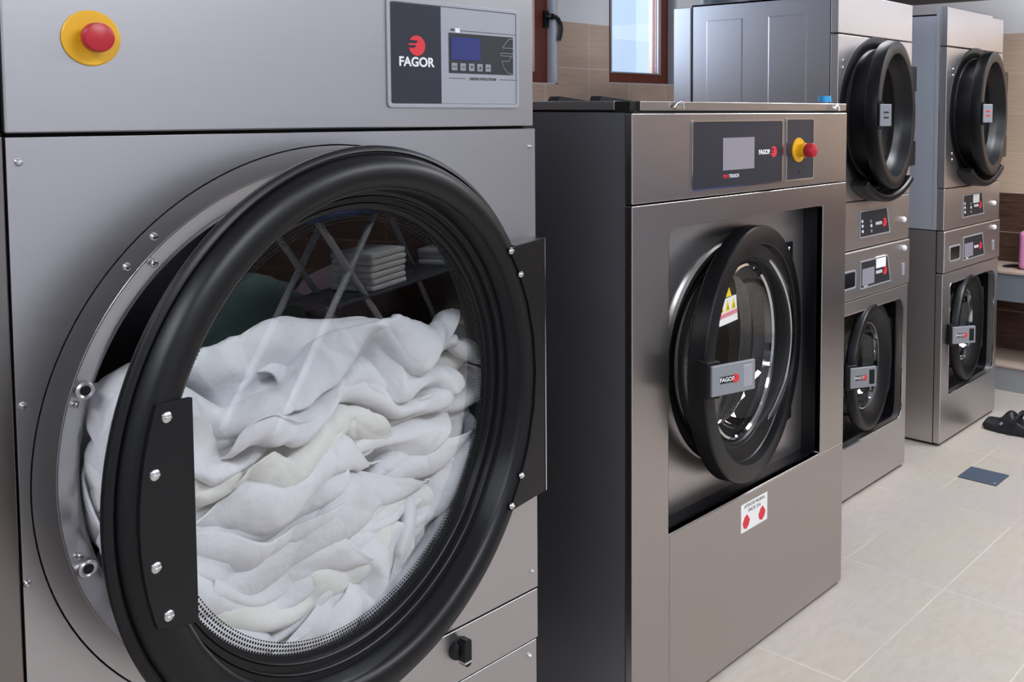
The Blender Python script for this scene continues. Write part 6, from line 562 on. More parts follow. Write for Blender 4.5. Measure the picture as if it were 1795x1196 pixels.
-1,3,3,-1,1,0,0,0,0,-1,-4,-1,-2,3,2,-1,1,7,3,-2,-7,-3,2,-4,-3,0,0,-1,1,8,9,0,0,0,1,5,1,0,-2,1,1,-1,-1,0,-2,-1,-1,0,1,-1,8,-3,-5,-3,1,-1,-1,-1,-1,0,2,0,12,1,0,0,1,0,3,4,-1,2,0,-3,-1,-1,1,-1,0,-2,0,-1,0,7,-8,-2,2,3,-4,-4,-2,1,0,1,6,5,0,2,2,0,-1,-1,5,6,1,-3,-3,-3,2,2,0,-1,0,-1,-1,-1,-3,
-4,1,1,-2,-2,-1,-1,0,1,3,14,-2,3,0,-1,0,-1,-1,2,2,-3,-1,4,1,0,3,2,-1,0,-1,0,-1,-7,2,5,1,-4,-4,-1,-3,-1,3,9,6,2,0,0,1,-2,-2,0,-3,-7,-2,6,2,7,3,1,2,1,-1,-1,1,-2,-1,0,2,-2,-3,-1,-2,-3,1,6,8,0,2,0,0,0,-2,-5,-1,-6,-8,7,3,3,3,9,4,-1,0,1,0,-4,-7,2,2,-4,0,-3,-4,-4,0,5,5,9,0,-1,0,0,0,-3,0,-7,
-10,0,0,2,5,9,8,1,0,0,0,-4,-6,-6,3,3,-5,-4,-2,-2,-3,4,5,5,0,3,0,0,1,-2,-1,-5,-10,-6,2,3,2,11,7,1,1,0,0,-4,-5,-8,-9,4,-2,0,-3,-4,-4,1,5,3,6,1,1,1,0,-3,-4,-5,-5,-6,2,5,2,10,2,3,0,-1,0,-2,-5,-7,-7,-1,4,-5,-6,0,-6,0,7,6,6,1,0,0,-1,0,-2,-5,-2,-8,-2,5,6,7,4,2,-1,-1,-1,-1,-4,-6,-7,-2,3,2,-3,
0,-4,-3,3,5,0,1,2,3,1,0,-4,-5,-1,-5,-4,4,5,6,4,0,2,0,-1,-1,-3,-5,-5,-3,2,3,-2,2,-3,-6,2,5,2,2,2,2,0,-1,-2,-4,-1,-3,-6,1,4,6,4,4,0,1,-2,0,-1,-6,-6,-3,5,2,1,3,-6,-6,-1,6,4,0,3,3,-1,1,-3,-2,-3,-3,-7,-2,5,8,6,2,1,1,-2,-1,-1,-5,-6,-6,3,3,0,6,-2,-7,-1,4,5,1,0,4,1,2,-1,0,-5,-5,-7,-4,3,11,6,
2,0,0,0,-2,1,-5,-8,-6,1,0,1,8,7,-5,-3,-1,6,3,0,1,1,3,0,-1,-3,-7,-4,-4,1,8,8,5,0,0,0,-2,1,-9,-6,-6,0,3,2,5,7,4,-5,1,4,2,-2,0,3,3,0,0,-8,-9,0,-4,-1,7,10,3,2,3,-1,0,-3,-4,-5,-8,-2,2,2,4,6,4,2,-8,7,-1,0,2,1,5,2,0,-3,-2,-10,-4,-4,4,10,6,2,0,-1,1,-1,-3,-9,-5,-3,3,5,3,3,3,3,3,-3,-1,1,3,0,
4,5,0,-2,-4,-5,-1,-11,2,9,7,1,0,-1,1,1,-4,-7,-6,-4,1,7,4,1,5,4,3,0,-2,1,1,0,3,5,2,-4,-3,-3,-9,-4,2,6,7,3,1,0,1,-2,-2,-8,-7,-4,3,5,1,0,9,6,3,0,-3,-2,2,0,1,5,5,-1,-3,-5,-10,-6,0,5,10,6,-1,0,0,-1,0,-8,-10,-3,3,3,7,1,5,6,3,-2,-3,-9,-10,7,3,4,6,-1,-4,-1,-8,-5,-3,2,7,7,1,0,0,0,-1,-7,-10,-3,
1,3,8,0,5,9,2,-2,-3,-11,-8,-6,0,9,7,1,-5,-5,-3,-5,-4,2,5,6,3,0,0,0,-1,-6,-8,-5,4,2,4,-1,3,9,2,-1,-4,-8,-8,-1,0,1,6,2,-3,-1,-2,-6,-6,-1,5,6,6,1,-1,-1,-1,-6,-9,-6,3,4,0,1,1,9,3,-1,-6,-7,-3,3,-3,0,6,4,-4,-2,0,-4,-8,-2,1,8,4,2,0,0,-1,-4,-8,-6,-1,1,-2,3,5,9,2,-3,-7,-5,-1,-2,3,7,6,5,0,-2,-1,
-5,-9,-4,0,4,3,5,3,0,0,-3,-9,-7,-2,3,-1,-1,7,10,3,-4,-6,-7,-1,-1,0,1,3,13,-1,-1,-2,-4,-7,-5,-2,2,4,4,4,0,0,-2,-7,-7,-4,0,2,-2,5,11,1,-5,-3,-3,1,-3,-1,7,-2,-5,14,1,-3,0,-8,-8,-2,0,2,6,2,-1,2,-2,-10,-5,-3,1,1,-2,2,14,0,-4,-4,-5,0,6,5,-1,-1,1,6,16,-4,-4,-4,-8,-3,0,1,5,4,-3,4,0,-7,-3,-8,-2,0,
-1,0,10,2,-1,1,-2,3,0,0,1,3,2,6,5,15,-8,-1,-11,-2,1,-2,3,6,0,4,2,-8,-5,-7,-2,0,0,3,11,6,-1,-5,-4,8,1,-1,-1,3,7,1,3,1,16,-4,-7,-5,-4,-2,2,4,-1,2,7,-5,-8,-6,-4,0,0,4,9,6,4,-3,5,-2,-2,2,6,3,0,0,1,-1,-8,9,-10,-6,0,0,0,3,3,5,5,-2,-8,-10,-4,0,2,7,9,6,1,-1,1,-1,5,-1,1,1,-1,2,0,1,-9,-9,4,-2,
-6,-1,0,0,3,4,6,1,-8,-10,-3,0,3,8,8,5,2,0,-1,0,0,-1,3,0,-1,1,-1,-1,-10,-10,-6,2,-1,-3,-2,0,2,5,6,2,-6,-8,-3,1,4,6,5,4,0,-2,-1,1,1,-2,1,0,0,0,0,-1,-7,-12,-2,2,0,0,0,-2,1,6,5,3,-7,-5,-5,4,6,3,5,2,-2,-1,0,-2,1,0,1,-1,0,0,1,-2,-9,-11,-1,1,1,0,-1,1,3,6,4,4,-5,-8,-3,4,3,4,4,0,0,-2,0,-1,0,
-1,0,0,1,-1,1,-4,-9,-8,-3,2,0,2,3,-1,3,5,5,3,-1,-2,-2,-1,0,2,2,1,1,-2,1,-1,-1,0,-1,-2,1,-1,0,-4,-7,-5,-5,-1,0,6,-1,0,7,5,3,1,2,-1,-1,0,0,2,0,1,-2,0,-1,0,1,-1,-2,0,0,0,0,-6,-7,-4,-6,-1,1,0,1,-1,11,4,1,1,2,-1,-1,-2,2,1,-1,2,-1,-1,-1,1,0,-1,0,-1,-3,1,-1,-5,-6,-3,-5,-3,0,0,1,0,0,17,1,1,
-2,-1,3,0,0,0,-2,1,-1,-1,0,1,0,-6,-1,0,-2,4,0,-5,-7,-1,-7,-3,3,1,0,1,-3,-2,4,1,13,18,17,6,-4,-9,-18,-18,-6,0,8,18,18,19,18,13,2,-14,-17,-19,-17,-11,5,10,12,18,18,16,13,15,16,0,2,-2,-1,1,4,1,-2,1,2,-5,-1,-2,-3,2,-2,2,1,0,2,-1,2,1,1,-2,-6,6,1,0,-4,-3,-3,-1,0,0,-2,0,1,3,0,0,1,-2,-1,0,-3,0,-2,
1,-2,2,3,-1,0,-1,0,1,-4,7,0,-1,-1,0,-2,-6,-1,0,-1,1,1,-1,2,4,-1,-2,1,-2,-2,-1,-1,0,-2,0,-2,1,0,0,1,1,-1,1,4,0,-1,-4,-5,0,1,-6,0,-1,0,0,0,0,2,1,0,0,-1,-1,0,-2,-1,1,-2,1,-2,0,-1,-1,1,0,2,5,0,-1,1,-3,-9,-3,0,0,0,-1,-1,1,0,1,1,1,0,-1,0,4,-5,-2,2,0,-2,-7,-1,2,0,-1,1,3,0,1,1,2,0,-3,-6,-3,
0,0,0,-2,0,0,1,3,1,-1,1,-2,1,-3,-1,0,3,-3,-4,-2,0,0,0,7,-1,-2,-1,0,1,4,-2,0,-8,0,0,-1,0,0,1,3,2,0,-1,-1,-2,-5,2,-1,-1,0,-3,2,0,-2,2,3,2,1,-2,-1,-2,-3,6,2,-2,-3,0,0,1,-1,0,2,0,1,1,2,-2,2,-2,-2,-3,-2,0,0,-3,0,1,4,9,2,0,-5,-1,1,-1,0,7,-5,-2,0,0,-2,1,0,0,1,3,0,0,-1,-1,1,-5,2,2,-2,-2,1,
-1,7,9,3,1,0,-5,-4,0,-1,-6,6,7,-1,0,-1,-1,1,-1,0,3,2,2,-1,-1,-1,-2,0,-1,0,1,-2,0,11,8,2,0,0,-1,1,-1,-3,-2,-4,-5,4,11,0,1,-2,-1,0,1,1,0,3,1,1,-6,0,1,2,-1,1,10,5,1,0,0,0,-2,1,1,-2,1,1,0,-2,1,-1,1,4,-4,-2,0,-1,-1,2,4,1,0,-2,-6,2,3,-2,-1,5,11,4,1,0,-4,-2,3,0,1,0,2,0,0,-3,1,5,0,-5,-2,1,
2,1,1,0,1,-1,2,-1,-3,-3,-3,-1,1,7,10,3,-3,-2,-1,-1,0,1,0,2,4,-1,5,-2,7,-10,2,4,-2,-2,4,2,-1,0,1,1,-7,-4,-4,3,0,-1,2,5,4,1,4,1,0,2,-7,-2,2,4,2,0,2,-5,-2,14,1,-3,-5,-1,0,2,3,0,-4,-1,5,-5,-2,-1,-1,-1,2,4,2,2,7,2,-5,-6,-3,2,3,2,-4,-2,-7,12,4,-1,2,-3,-2,-5,-2,1,0,0,4,3,1,-4,-2,-2,0,-1,1,2,
6,5,-3,-10,0,1,0,1,0,-1,0,-1,9,0,1,-1,2,-3,1,-4,-2,1,3,4,1,1,-3,-2,-1,-1,-3,0,5,5,-1,-9,-5,-1,0,0,2,2,0,0,4,3,-2,0,-1,-2,1,4,2,-2,2,3,2,2,1,0,-3,-4,-2,2,-1,4,0,-7,-8,-1,1,-1,-1,-2,4,2,0,6,-3,0,-1,-9,-2,2,8,7,3,2,1,2,2,-1,-1,1,0,-3,-2,2,1,-5,-11,-2,-2,1,2,-1,1,1,-3,0,9,0,-6,-13,-3,2,
1,3,15,5,1,2,-3,-2,4,3,0,-2,-1,0,0,-2,-15,-7,0,4,1,-1,0,1,1,6,1,11,-17,-12,1,5,4,1,-1,8,13,2,0,-1,-5,1,3,1,2,1,-1,-3,-21,-3,-1,3,5,-3,-2,1,0,0,8,0,-8,-8,3,4,6,0,-2,1,-3,6,11,3,3,-1,-2,1,0,0,-1,-4,-14,-3,-2,1,-1,-4,3,3,1,0,1,0,6,-14,3,8,8,2,-2,-5,-1,-3,-1,0,8,10,4,1,0,-3,-8,-6,-8,-4,3,
-2,-1,-1,1,4,2,-1,0,1,-2,5,-8,13,7,-1,0,-1,-2,-2,-5,-2,7,1,2,6,1,-1,-1,-9,-11,-5,0,3,0,-1,-1,2,1,2,0,-1,4,-1,-3,4,9,-1,-1,1,2,4,-1,-1,-3,-1,1,0,1,0,-2,-4,0,-7,-9,4,-2,0,1,0,0,0,0,0,0,0,4,4,10,0,1,-1,-1,3,3,1,2,1,-1,-2,-2,-3,-8,-2,2,1,0,-3,-4,-1,2,-1,0,0,0,0,-1,1,-1,4,4,5,-2,4,1,-2,1,
2,3,4,2,0,1,-7,-13,-9,0,7,5,0,-1,-4,1,-1,-1,0,2,1,-2,1,0,0,-1,2,0,1,2,4,1,-1,1,1,2,2,-2,-3,-13,-7,0,1,3,9,3,0,-2,-1,-2,0,2,-1,-1,0,-1,0,-1,1,0,-2,4,-1,1,4,0,1,-1,1,-3,-2,-10,-2,1,2,-2,0,7,7,1,-1,-6,1,-1,-1,0,2,0,0,0,-1,0,0,4,-1,1,-1,0,2,0,0,-1,-3,-9,-2,1,0,3,1,-1,-2,6,6,0,-2,-2,0,1,
1,-2,0,0,-1,2,-1,0,2,1,0,1,1,-1,0,2,-4,-4,-2,-5,1,1,-1,1,1,2,2,2,1,1,-2,1,-2,-1,0,-1,0,2,1,0,-1,3,1,0,0,0,1,0,-2,-3,-3,-4,0,0,3,-3,-1,0,1,2,4,0,-1,2,3,-3,-4,1,2,-1,-1,0,1,0,8,-3,-1,1,-1,-1,0,-1,-4,-3,-4,2,-1,-2,2,1,0,0,2,2,2,2,-2,-2,0,2,0,-2,1,0,-1,0,1,5,2,-1,-1,0,0,0,-4,-4,-5,-1,
-1,2,-1,1,0,0,0,1,3,3,0,1,-1,1,1,-1,0,-1,0,-1,0,-2,2,2,0,0,0,1,-3,-4,-3,-3,1,-1,1,1,-2,0,0,1,3,-2,4,1,1,-1,2,2,-4,-2,1,0,-1,0,-1,5,-2,2,0,0,0,-2,-4,-4,-2,0,1,1,-1,1,-1,0,0,-1,6,0,0,-1,0,0,-1,2,-1,-1,1,0,0,1,4,1,-1,-1,0,-1,1,0,-5,-2,1,-1,2,-1,-3,-1,0,0,0,1,1,3,0,1,-2,-2,1,2,0,0,1,
-1,0,3,0,0,0,-1,0,-3,-1,0,4,0,0,-6,-3,0,1,-1,0,2,1,0,0,1,-1,2,-2,0,1,1,-1,0,1,1,2,0,-1,0,1,-2,1,5,0,0,-1,-1,-3,-3,-2,-2,0,0,2,-1,1,1,-1,0,0,0,1,1,0,0,2,0,1,3,-1,1,0,-1,2,4,-3,3,-3,-1,-3,1,-2,-4,-3,0,1,0,3,2,-2,1,1,-2,-1,0,2,0,2,-1,1,-1,3,1,0,1,1,0,-4,-3,0,0,0,2,-1,0,-3,-3,0,-1,1,
3,1,1,0,-2,0,1,0,1,2,-2,1,-1,0,40,-12,-8,-5,6,10,-1,-11,-12,-3,0,0,6,13,10,14,10,-2,-12,-18,-17,-4,0,5,14,13,12,12,11,8,9,8,-5,-13,9,0,12,3,-11,-11,0,8,3,0,2,5,1,5,-2,-7,-7,-4,0,6,2,4,7,1,1,1,0,0,0,-5,-14,-10,-4,-3,13,3,-9,-10,-1,7,4,1,3,5,0,2,-1,-5,-7,-5,-1,4,4,5,6,1,0,0,0,0,-2,-3,-10,
-8,0,6,1,2,-7,-9,-3,7,3,1,2,2,2,4,-1,-2,-8,-6,-2,1,5,6,4,3,0,0,0,0,0,-5,-10,-7,0,2,8,0,-3,-9,-5,4,4,1,1,3,5,1,0,-3,-5,-6,-4,0,5,5,4,3,2,0,0,0,0,-5,-8,-8,-2,1,1,6,-1,-8,-5,4,2,2,0,3,3,3,2,-3,-4,-8,-4,-1,3,8,2,2,3,1,1,0,-2,-3,-8,-8,-2,-1,1,3,1,-3,-7,-1,6,4,0,1,4,3,1,1,-4,-5,-7,-4,1,
8,1,3,5,2,-2,1,-1,-2,-8,-8,-2,0,1,-2,6,-2,-5,-3,3,3,4,0,4,3,2,1,0,-6,-7,-5,-1,3,5,2,6,3,-2,0,1,-3,-8,-7,-2,-1,0,0,5,6,-8,-2,3,6,1,1,3,6,2,0,-5,-1,-6,-9,-2,1,3,2,7,6,1,-1,2,-2,-5,-8,-4,-3,0,1,3,10,7,-10,2,5,3,1,4,7,1,-1,2,-2,-11,-9,-2,0,2,7,3,4,3,-2,3,-3,-3,-4,-5,-5,-1,0,3,11,8,3,-13,
7,7,5,-1,5,2,0,1,-4,-5,-12,-2,0,0,7,7,3,1,-2,4,1,-3,-6,-9,-3,-1,0,3,9,10,3,-1,3,4,0,-7,9,4,0,0,-2,-6,-10,-3,-1,0,5,8,1,2,3,1,0,-2,-4,-9,-7,0,0,1,9,11,4,-1,0,-10,4,0,12,6,-1,1,0,-4,-9,-5,-2,0,5,5,4,3,1,-1,1,0,-3,-10,-7,0,-1,1,7,11,4,0,0,1,0,0,5,5,0,1,0,-4,-6,-5,-5,0,1,4,10,2,0,1,0,
-1,-3,-9,-4,-4,1,0,4,13,5,2,-1,-1,1,0,4,7,-1,0,0,-1,-4,-8,-6,1,1,2,5,4,0,3,2,1,-1,-8,-8,-2,0,-2,3,8,7,1,0,0,2,1,5,7,-1,-3,1,0,-5,-7,-6,0,3,3,0,-2,3,5,3,2,-1,-6,-4,-5,-2,-1,1,4,9,1,2,0,3,2,0,8,3,-2,1,-1,-4,-7,-7,-1,1,1,0,2,6,3,4,0,0,-2,-6,-4,-2,-4,1,4,9,5,1,-1,1,1,1,0,7,0,-1,2,-4,
-8,-7,-2,1,0,1,0,9,9,1,-1,0,-3,-2,-2,-5,-2,-1,3,8,7,2,0,-1,-1,-1,1,-1,10,-1,-2,-5,-8,-5,-4,3,0,0,0,8,13,0,0,0,-1,-3,-3,-3,-4,-2,2,7,7,4,-2,-2,0,1,0,-1,-1,10,-12,-10,-2,0,1,2,-1,-1,1,8,15,0,1,-2,0,-1,0,-5,-6,-4,0,7,5,6,1,-2,-3,1,0,1,-3,-1,-3,-11,2,0,0,-1,1,-1,1,9,11,3,0,-1,1,-1,0,-3,-8,
-4,0,2,7,5,3,-1,-1,0,-1,1,-2,2,-7,-17,4,6,-7,1,-1,-1,3,9,8,5,-3,2,-1,1,1,-2,-3,-1,-3,0,8,2,2,-1,-4,-3,2,3,-1,0,-11,1,-11,-1,0,0,-3,2,3,7,9,6,1,0,-5,2,-1,0,-4,-5,-1,2,4,0,3,5,-5,-4,2,3,-1,-2,-2,-1,-3,-8,5,-3,0,-1,1,6,4,6,1,-2,0,4,-1,0,-1,-1,-1,-3,-1,2,4,4,-3,0,-4,0,1,-1,-1,-4,4,-3,-1,1,
-2,1,1,3,4,6,0,0,0,1,-1,0,-1,0,-1,-1,-1,1,1,5,0,-3,-8,3,-1,0,1,-3,0,-3,-6,1,2,2,2,2,2,2,1,-1,-1,1,0,1,-2,1,-1,0,-1,0,3,0,2,-7,-10,-2,5,6,0,-2,0,-2,-7,-6,8,1,3,2,1,1,0,-1,-1,-1,-1,-1,0,-1,0,1,-1,1,3,1,-5,-3,-10,-3,8,3,2,0,0,-2,-5,-5,-3,13,2,2,0,1,0,-2,-2,-1,0,1,-1,-3,-1,1,-1,0,0,1,-5,
-3,-5,-3,7,2,2,1,1,-1,-4,-5,-5,-1,15,2,0,1,-1,0,0,-3,-2,2,-2,-1,-1,3,-3,-1,-1,-3,-4,-3,2,-6,5,7,2,0,1,-1,-5,-4,-5,-2,-1,17,-1,-1,-1,2,0,-1,-3,0,-11,-3,0,5,1,4,-2,-5,-3,-4,1,0,-3,6,3,4,2,0,-2,-4,-4,-5,0,2,17,1,0,0,-2,-2,-1,-12,-10,-1,1,6,0,4,0,-1,-2,-4,-1,0,2,6,1,2,0,3,-1,-4,-2,-5,-2,1,0,
17,0,-1,-1,-3,-6,-13,-1,-2,2,4,-1,2,2,0,-3,-3,-1,2,1,8,-3,4,2,0,0,-1,-3,-6,-3,-1,0,2,14,2,-3,-6,-7,-9,-4,6,-1,2,1,2,2,1,-3,-2,-1,1,-2,6,-5,8,2,0,1,0,-3,-2,-5,-3,1,1,2,17,-4,-8,-8,-6,-3,2,-1,4,2,0,2,2,0,-2,-3,-1,-1,2,1,4,2,0,1,3,-2,-1,-6,-3,-1,0,2,-2,9,-8,-6,-4,-3,1,5,2,0,1,1,1,0,-2,-1,
-2,-2,-1,2,2,1,5,4,2,-1,-2,-4,-7,-2,1,1,-1,0,-2,-7,-2,-1,0,2,2,2,-1,3,2,1,-2,-1,-1,-3,-2,1,0,2,5,5,1,1,-1,-3,-7,-3,-1,0,1,2,3,-9,-3,0,1,1,1,-2,-1,6,3,2,-1,1,-3,-3,-4,-1,1,3,1,4,1,6,0,-2,-4,-6,-2,0,0,0,1,8,-15,1,2,1,1,0,0,0,5,3,0,0,-1,-2,-4,-2,0,0,4,3,3,5,0,0,-3,-7,-3,-1,1,0,1,4,-3,
-16,1,1,2,0,-1,1,5,3,2,0,-1,-2,-1,-4,-1,-1,4,3,4,2,2,1,-1,-7,-6,0,-1,-1,2,2,-1,-6,-16,0,0,1,2,2,1,4,3,1,-1,0,-1,-3,-4,-2,1,3,4,3,4,0,-2,-1,-5,-3,-2,0,2,-1,-2,-2,-1,-16,0,0,0,1,1,7,4,2,-1,1,-1,-2,-5,-3,-1,2,4,5,2,2,1,1,-7,-5,-2,-2,1,-1,1,0,-3,0,-14,-1,0,-1,4,9,1,0,0,1,-2,-1,-2,-4,-3,1,
2,2,2,5,3,0,-2,-6,-4,0,-2,2,1,-2,-1,-1,0,4,0,2,13,14,12,4,-3,-9,-12,-12,-9,0,0,0,4,7,10,11,10,10,3,-6,-10,-13,-14,-9,-3,4,11,16,16,16,0,3,9,0,-3,-4,-7,-7,-4,0,5,8,0,1,6,6,2,0,0,-1,-7,-6,-7,-6,0,2,7,6,6,4,-1,-1,0,1,5,3,0,-4,-10,-6,-3,2,5,6,1,0,4,5,0,3,1,-1,-7,-12,-7,1,1,3,7,5,6,2,-1,0,
1,0,5,5,-2,-5,-9,-7,-2,3,5,6,1,1,3,7,-1,3,0,-2,-7,-10,-4,-2,-1,6,4,6,6,3,0,-2,0,0,1,8,-1,-4,-10,-7,-1,3,6,5,1,3,2,6,0,3,-1,-3,-6,-10,-5,-1,-1,2,7,6,7,4,1,-2,0,-1,0,-5,0,1,-9,-7,0,4,6,4,1,0,6,3,3,1,0,-3,-6,-9,-6,-2,0,2,7,5,8,4,0,1,1,-1,-1,-3,-10,-9,0,-6,2,6,5,2,3,1,3,1,5,0,-2,-3,-6,
-7,-6,0,0,1,5,9,6,3,1,-1,0,0,-1,-4,-10,-9,-3,-4,-3,6,3,2,4,1,2,3,2,1,-1,-5,-6,-7,-7,0,0,1,7,10,5,2,1,-1,1,-3,-1,-4,-9,-9,-3,-1,-8,8,2,3,5,1,-1,3,3,0,-5,-4,-5,-7,-6,-1,0,2,8,9,6,1,1,-1,-1,1,-3,-7,-9,-7,-3,6,-1,-1,4,5,5,-1,-1,3,2,0,-9,-11,1,-2,-7,-1,3,4,5,7,6,1,1,-1,0,1,-4,-8,-9,-5,-3,1,
0,0,9,0,0,-1,3,4,0,-2,-10,-5,3,-8,-8,0,2,8,5,4,7,3,2,-1,-3,0,-3,-12,-7,-4,-2,0,3,-2,2,-3,5,5,3,1,1,-1,-8,-7,-5,-8,0,1,1,7,2,6,9,3,0,-1,1,2,-6,-14,-9,-2,-1,2,4,0,7,9,0,4,0,2,0,-5,-9,-9,-4,-3,1,0,3,11,5,4,4,2,0,0,0,-2,-11,-14,-3,1,-2,2,1,4,7,7,9,4,1,1,-2,-6,-9,-7,-3,-1,1,2,5,9,7,0,0,
3,0,-1,1,-4,-13,-10,-1,-2,1,1,3,7,7,6,2,11,2,0,-2,-6,-10,-6,-1,0,2,5,14,4,-2,0,2,3,-1,0,0,-8,-14,-8,-1,1,-1,0,5,10,10,4,2,0,13,0,-3,-7,-10,-5,-1,1,3,8,12,2,-3,2,-1,3,1,0,-1,-7,-14,-6,-1,2,-1,2,6,11,7,1,1,1,0,14,-2,-10,-11,-5,0,2,3,10,11,2,-3,1,3,0,0,-2,-1,-7,-12,-4,1,-1,6,2,6,10,3,-1,0,
1,-2,0,14,-17,-7,-4,0,3,5,9,9,2,-1,2,0,1,0,-2,-4,-7,-12,-5,1,3,5,4,8,9,1,0,-1,-1,0,0,0,-2,-8,-3,1,4,6,8,7,2,-1,1,1,1,-6,-1,-4,-5,-9,-1,-2,1,4,7,6,7,3,0,-1,0,0,-1,1,0,-11,1,2,5,7,6,5,1,0,0,-4,2,-6,-2,-8,-7,-5,-2,3,2,6,9,7,4,3,-2,1,-1,0,0,1,-1,-1,-14,6,7,6,3,4,2,2,-1,-3,1,-7,-7,-3,-7,
-4,-2,1,0,11,13,4,4,0,-2,0,1,2,-1,0,-2,-1,-5,3,1,4,3,3,1,0,-2,-1,-2,-7,-11,-4,-5,-1,2,3,2,11,12,2,1,0,-2,1,0,-1,0,2,-1,-5,-6,-1,1,10,3,0,1,0,-4,-4,-5,-8,-7,-2,-1,1,2,2,4,12,9,1,0,-2,0,2,0,1,-2,-3,-2,-7,-5,-5,-8,10,6,-1,2,-2,-3,-8,-9,-5,-4,-3,0,4,3,6,10,9,1,-1,0,-3,1,1,1,0,-2,-4,-5,-8,
-7,-2,-2,-2,16,-3,0,-3,-5,-6,-4,-5,-6,1,3,3,5,6,7,5,0,2,-1,-1,1,-1,1,-2,-6,-7,-10,-6,-1,1,-1,0,2,13,-4,-3,-5,-6,-7,-3,1,1,3,5,5,4,5,5,0,1,1,0,-1,1,-2,-3,-9,-8,-8,-1,-1,-1,0,1,2,6,6,-3,-5,-7,-4,-2,2,5,5,2,3,6,4,3,1,0,-1,0,1,0,-3,-9,-8,-7,-3,-2,0,1,0,4,2,5,2,-2,-5,-5,-2,0,3,3,6,3,4,2,5,
2,0,-1,0,1,1,-1,-5,-10,-9,-5,0,0,0,1,2,4,3,4,5,5,-10,-4,-1,2,3,5,5,2,4,2,5,0,2,-2,0,1,1,-2,-6,-11,-8,-1,-2,-1,0,1,5,8,6,4,3,2,3,-15,0,3,4,6,4,3,2,3,3,2,0,0,-1,0,-1,-2,-7,-10,-5,-1,0,-2,-2,1,10,10,3,1,2,3,1,-2,-17,9,2,7,5,0,3,4,1,1,1,-2,-2,3,-1,-5,-8,-9,-5,1,2,-1,-1,3,13,8,2,1,0,0,1,
-2,-5,-8,3,5,3,4,5,3,-3,1,3,-2,0,1,-2,-6,-8,-8,-4,1,4,1,2,3,13,5,0,-1,0,0,1,-1,-4,-7,9,-1,2,0,0,4,-1,1,1,-1,0,1,-5,-5,-10,-7,-2,3,7,4,-3,5,10,5,-1,0,1,-1,-1,0,-1,-4,-2,19,-2,-2,-1,0,-1,0,2,0,1,-1,-5,-7,-9,-5,-2,2,4,1,0,7,10,5,-2,1,0,-1,0,1,-2,-7,-4,-5,19,0,-1,-2,-1,-1,2,-1,0,-3,-5,-8,
-6,-6,-1,3,4,1,0,7,9,6,0,-1,-2,-1,-1,1,-1,-7,-7,-3,1,17,-2,-1,3,0,-1,-1,0,-4,-7,-7,-6,-4,0,2,4,3,1,5,3,8,0,-2,-1,-1,1,1,-3,-7,-8,-5,0,0,14,-5,4,4,0,-1,-1,-4,-9,-7,-5,-3,0,2,4,4,4,4,6,4,-1,-2,-1,-3,1,2,-4,-7,-8,-4,-1,-1,-2,14,-4,5,1,1,-1,-8,-12,-6,-2,-2,0,2,5,5,3,4,7,3,1,-2,0,-4,3,-1,-7,
-7,-6,-5,-1,1,-1,-1,4,6,4,1,-2,-6,-11,-7,-2,-1,0,2,5,3,6,5,5,3,0,-1,2,-1,-2,-3,-7,-6,-7,-4,1,1,1,-3,4,8,8,-2,-4,-7,-10,-4,0,-2,-1,1,10,1,5,5,5,1,0,1,0,-5,-6,-7,1,-6,-5,-1,0,0,1,2,1,-4,13,2,-7,-9,-9,-2,0,-1,0,-1,6,2,9,6,3,0,0,1,-1,-6,-8,-11,4,-3,-1,-2,0,0,2,-1,-1,4,-1,7,-4,-7,-9,-2,0,1,
0,0,5,9,5,4,4,0,1,0,-2,-8,-10,-8,1,2,-4,1,0,0,3,0,-1,0,-1,2,18,15,17,18,15,15,10,1,-10,-14,-16,-18,-19,-12,-2,7,15,20,16,0,-10,-17,-18,-16,-6,-4,4,11,13,14,15,15,13,8,2,-4,-1,3,-1,-4,-1,0,-4,-3,2,1,1,0,0,0,-4,-5,6,-2,-2,1,0,4,10,3,1,1,-1,-1,0,-5,10,-3,0,0,-1,-2,-2,-1,0,0,0,-3,1,2,-3,1,1,-4,
-8,0,1,2,-1,7,4,3,4,2,0,1,0,0,1,7,-4,2,1,-1,0,0,-5,-4,1,1,0,1,3,0,-4,-7,-3,3,-3,4,1,1,6,5,3,2,1,-1,0,1,-2,4,6,0,1,0,0,-2,-3,-3,-2,-1,1,1,6,2,-5,-10,-5,-1,2,-2,2,2,8,9,5,1,0,-1,1,-1,-1,1,1,5,5,-1,0,-1,-3,-4,-3,-1,0,0,2,3,-7,-3,1,-3,-3,-2,-1,0,7,15,6,0,0,1,0,0,1,-2,0,-1,8,-1,0,0,-1,
-3,-4,-3,-1,0,1,4,-4,-3,2,4,-1,-4,-4,0,4,13,5,0,1,0,-1,0,-1,1,0,1,0,4,2,-1,0,-2,-2,-4,-1,0,1,1,1,-5,0,5,1,1,0,-1,2,6,4,-1,1,-1,-1,-1,-1,1,0,3,-1,0,2,1,3,-2,-3,-3,0,-2,0,1,0,-3,0,4,2,2,3,2,2,2,2,-1,0,-4,-6,3,0,-1,1,2,0,0,-4,1,2,1,1,-3,-4,-3,1,-1,-1,1,-1,0,3,4,5,4,2,0,1,1,0,-4,-13,
-1,2,4,0,-1,0,1,0,-2,4,-2,0,-3,0,0,-1,-2,1,-1,-3,-1,3,5,8,3,2,1,2,1,-2,0,-6,-7,-6,-4,0,6,2,-1,-2,-1,4,1,0,-3,0,0,-2,0,1,0,0,-1,0,7,10,4,-1,-1,1,-1,1,1,-3,-7,-3,-5,-3,0,-1,1,-2,-2,0,2,-3,0,-3,-1,2,2,1,0,-1,1,0,4,9,4,0,2,0,0,1,-1,-1,-9,-9,-1,4,-2,-2,0,-3,0,-1,0,-1,-10,-3,2,1,2,4,2,0,1,
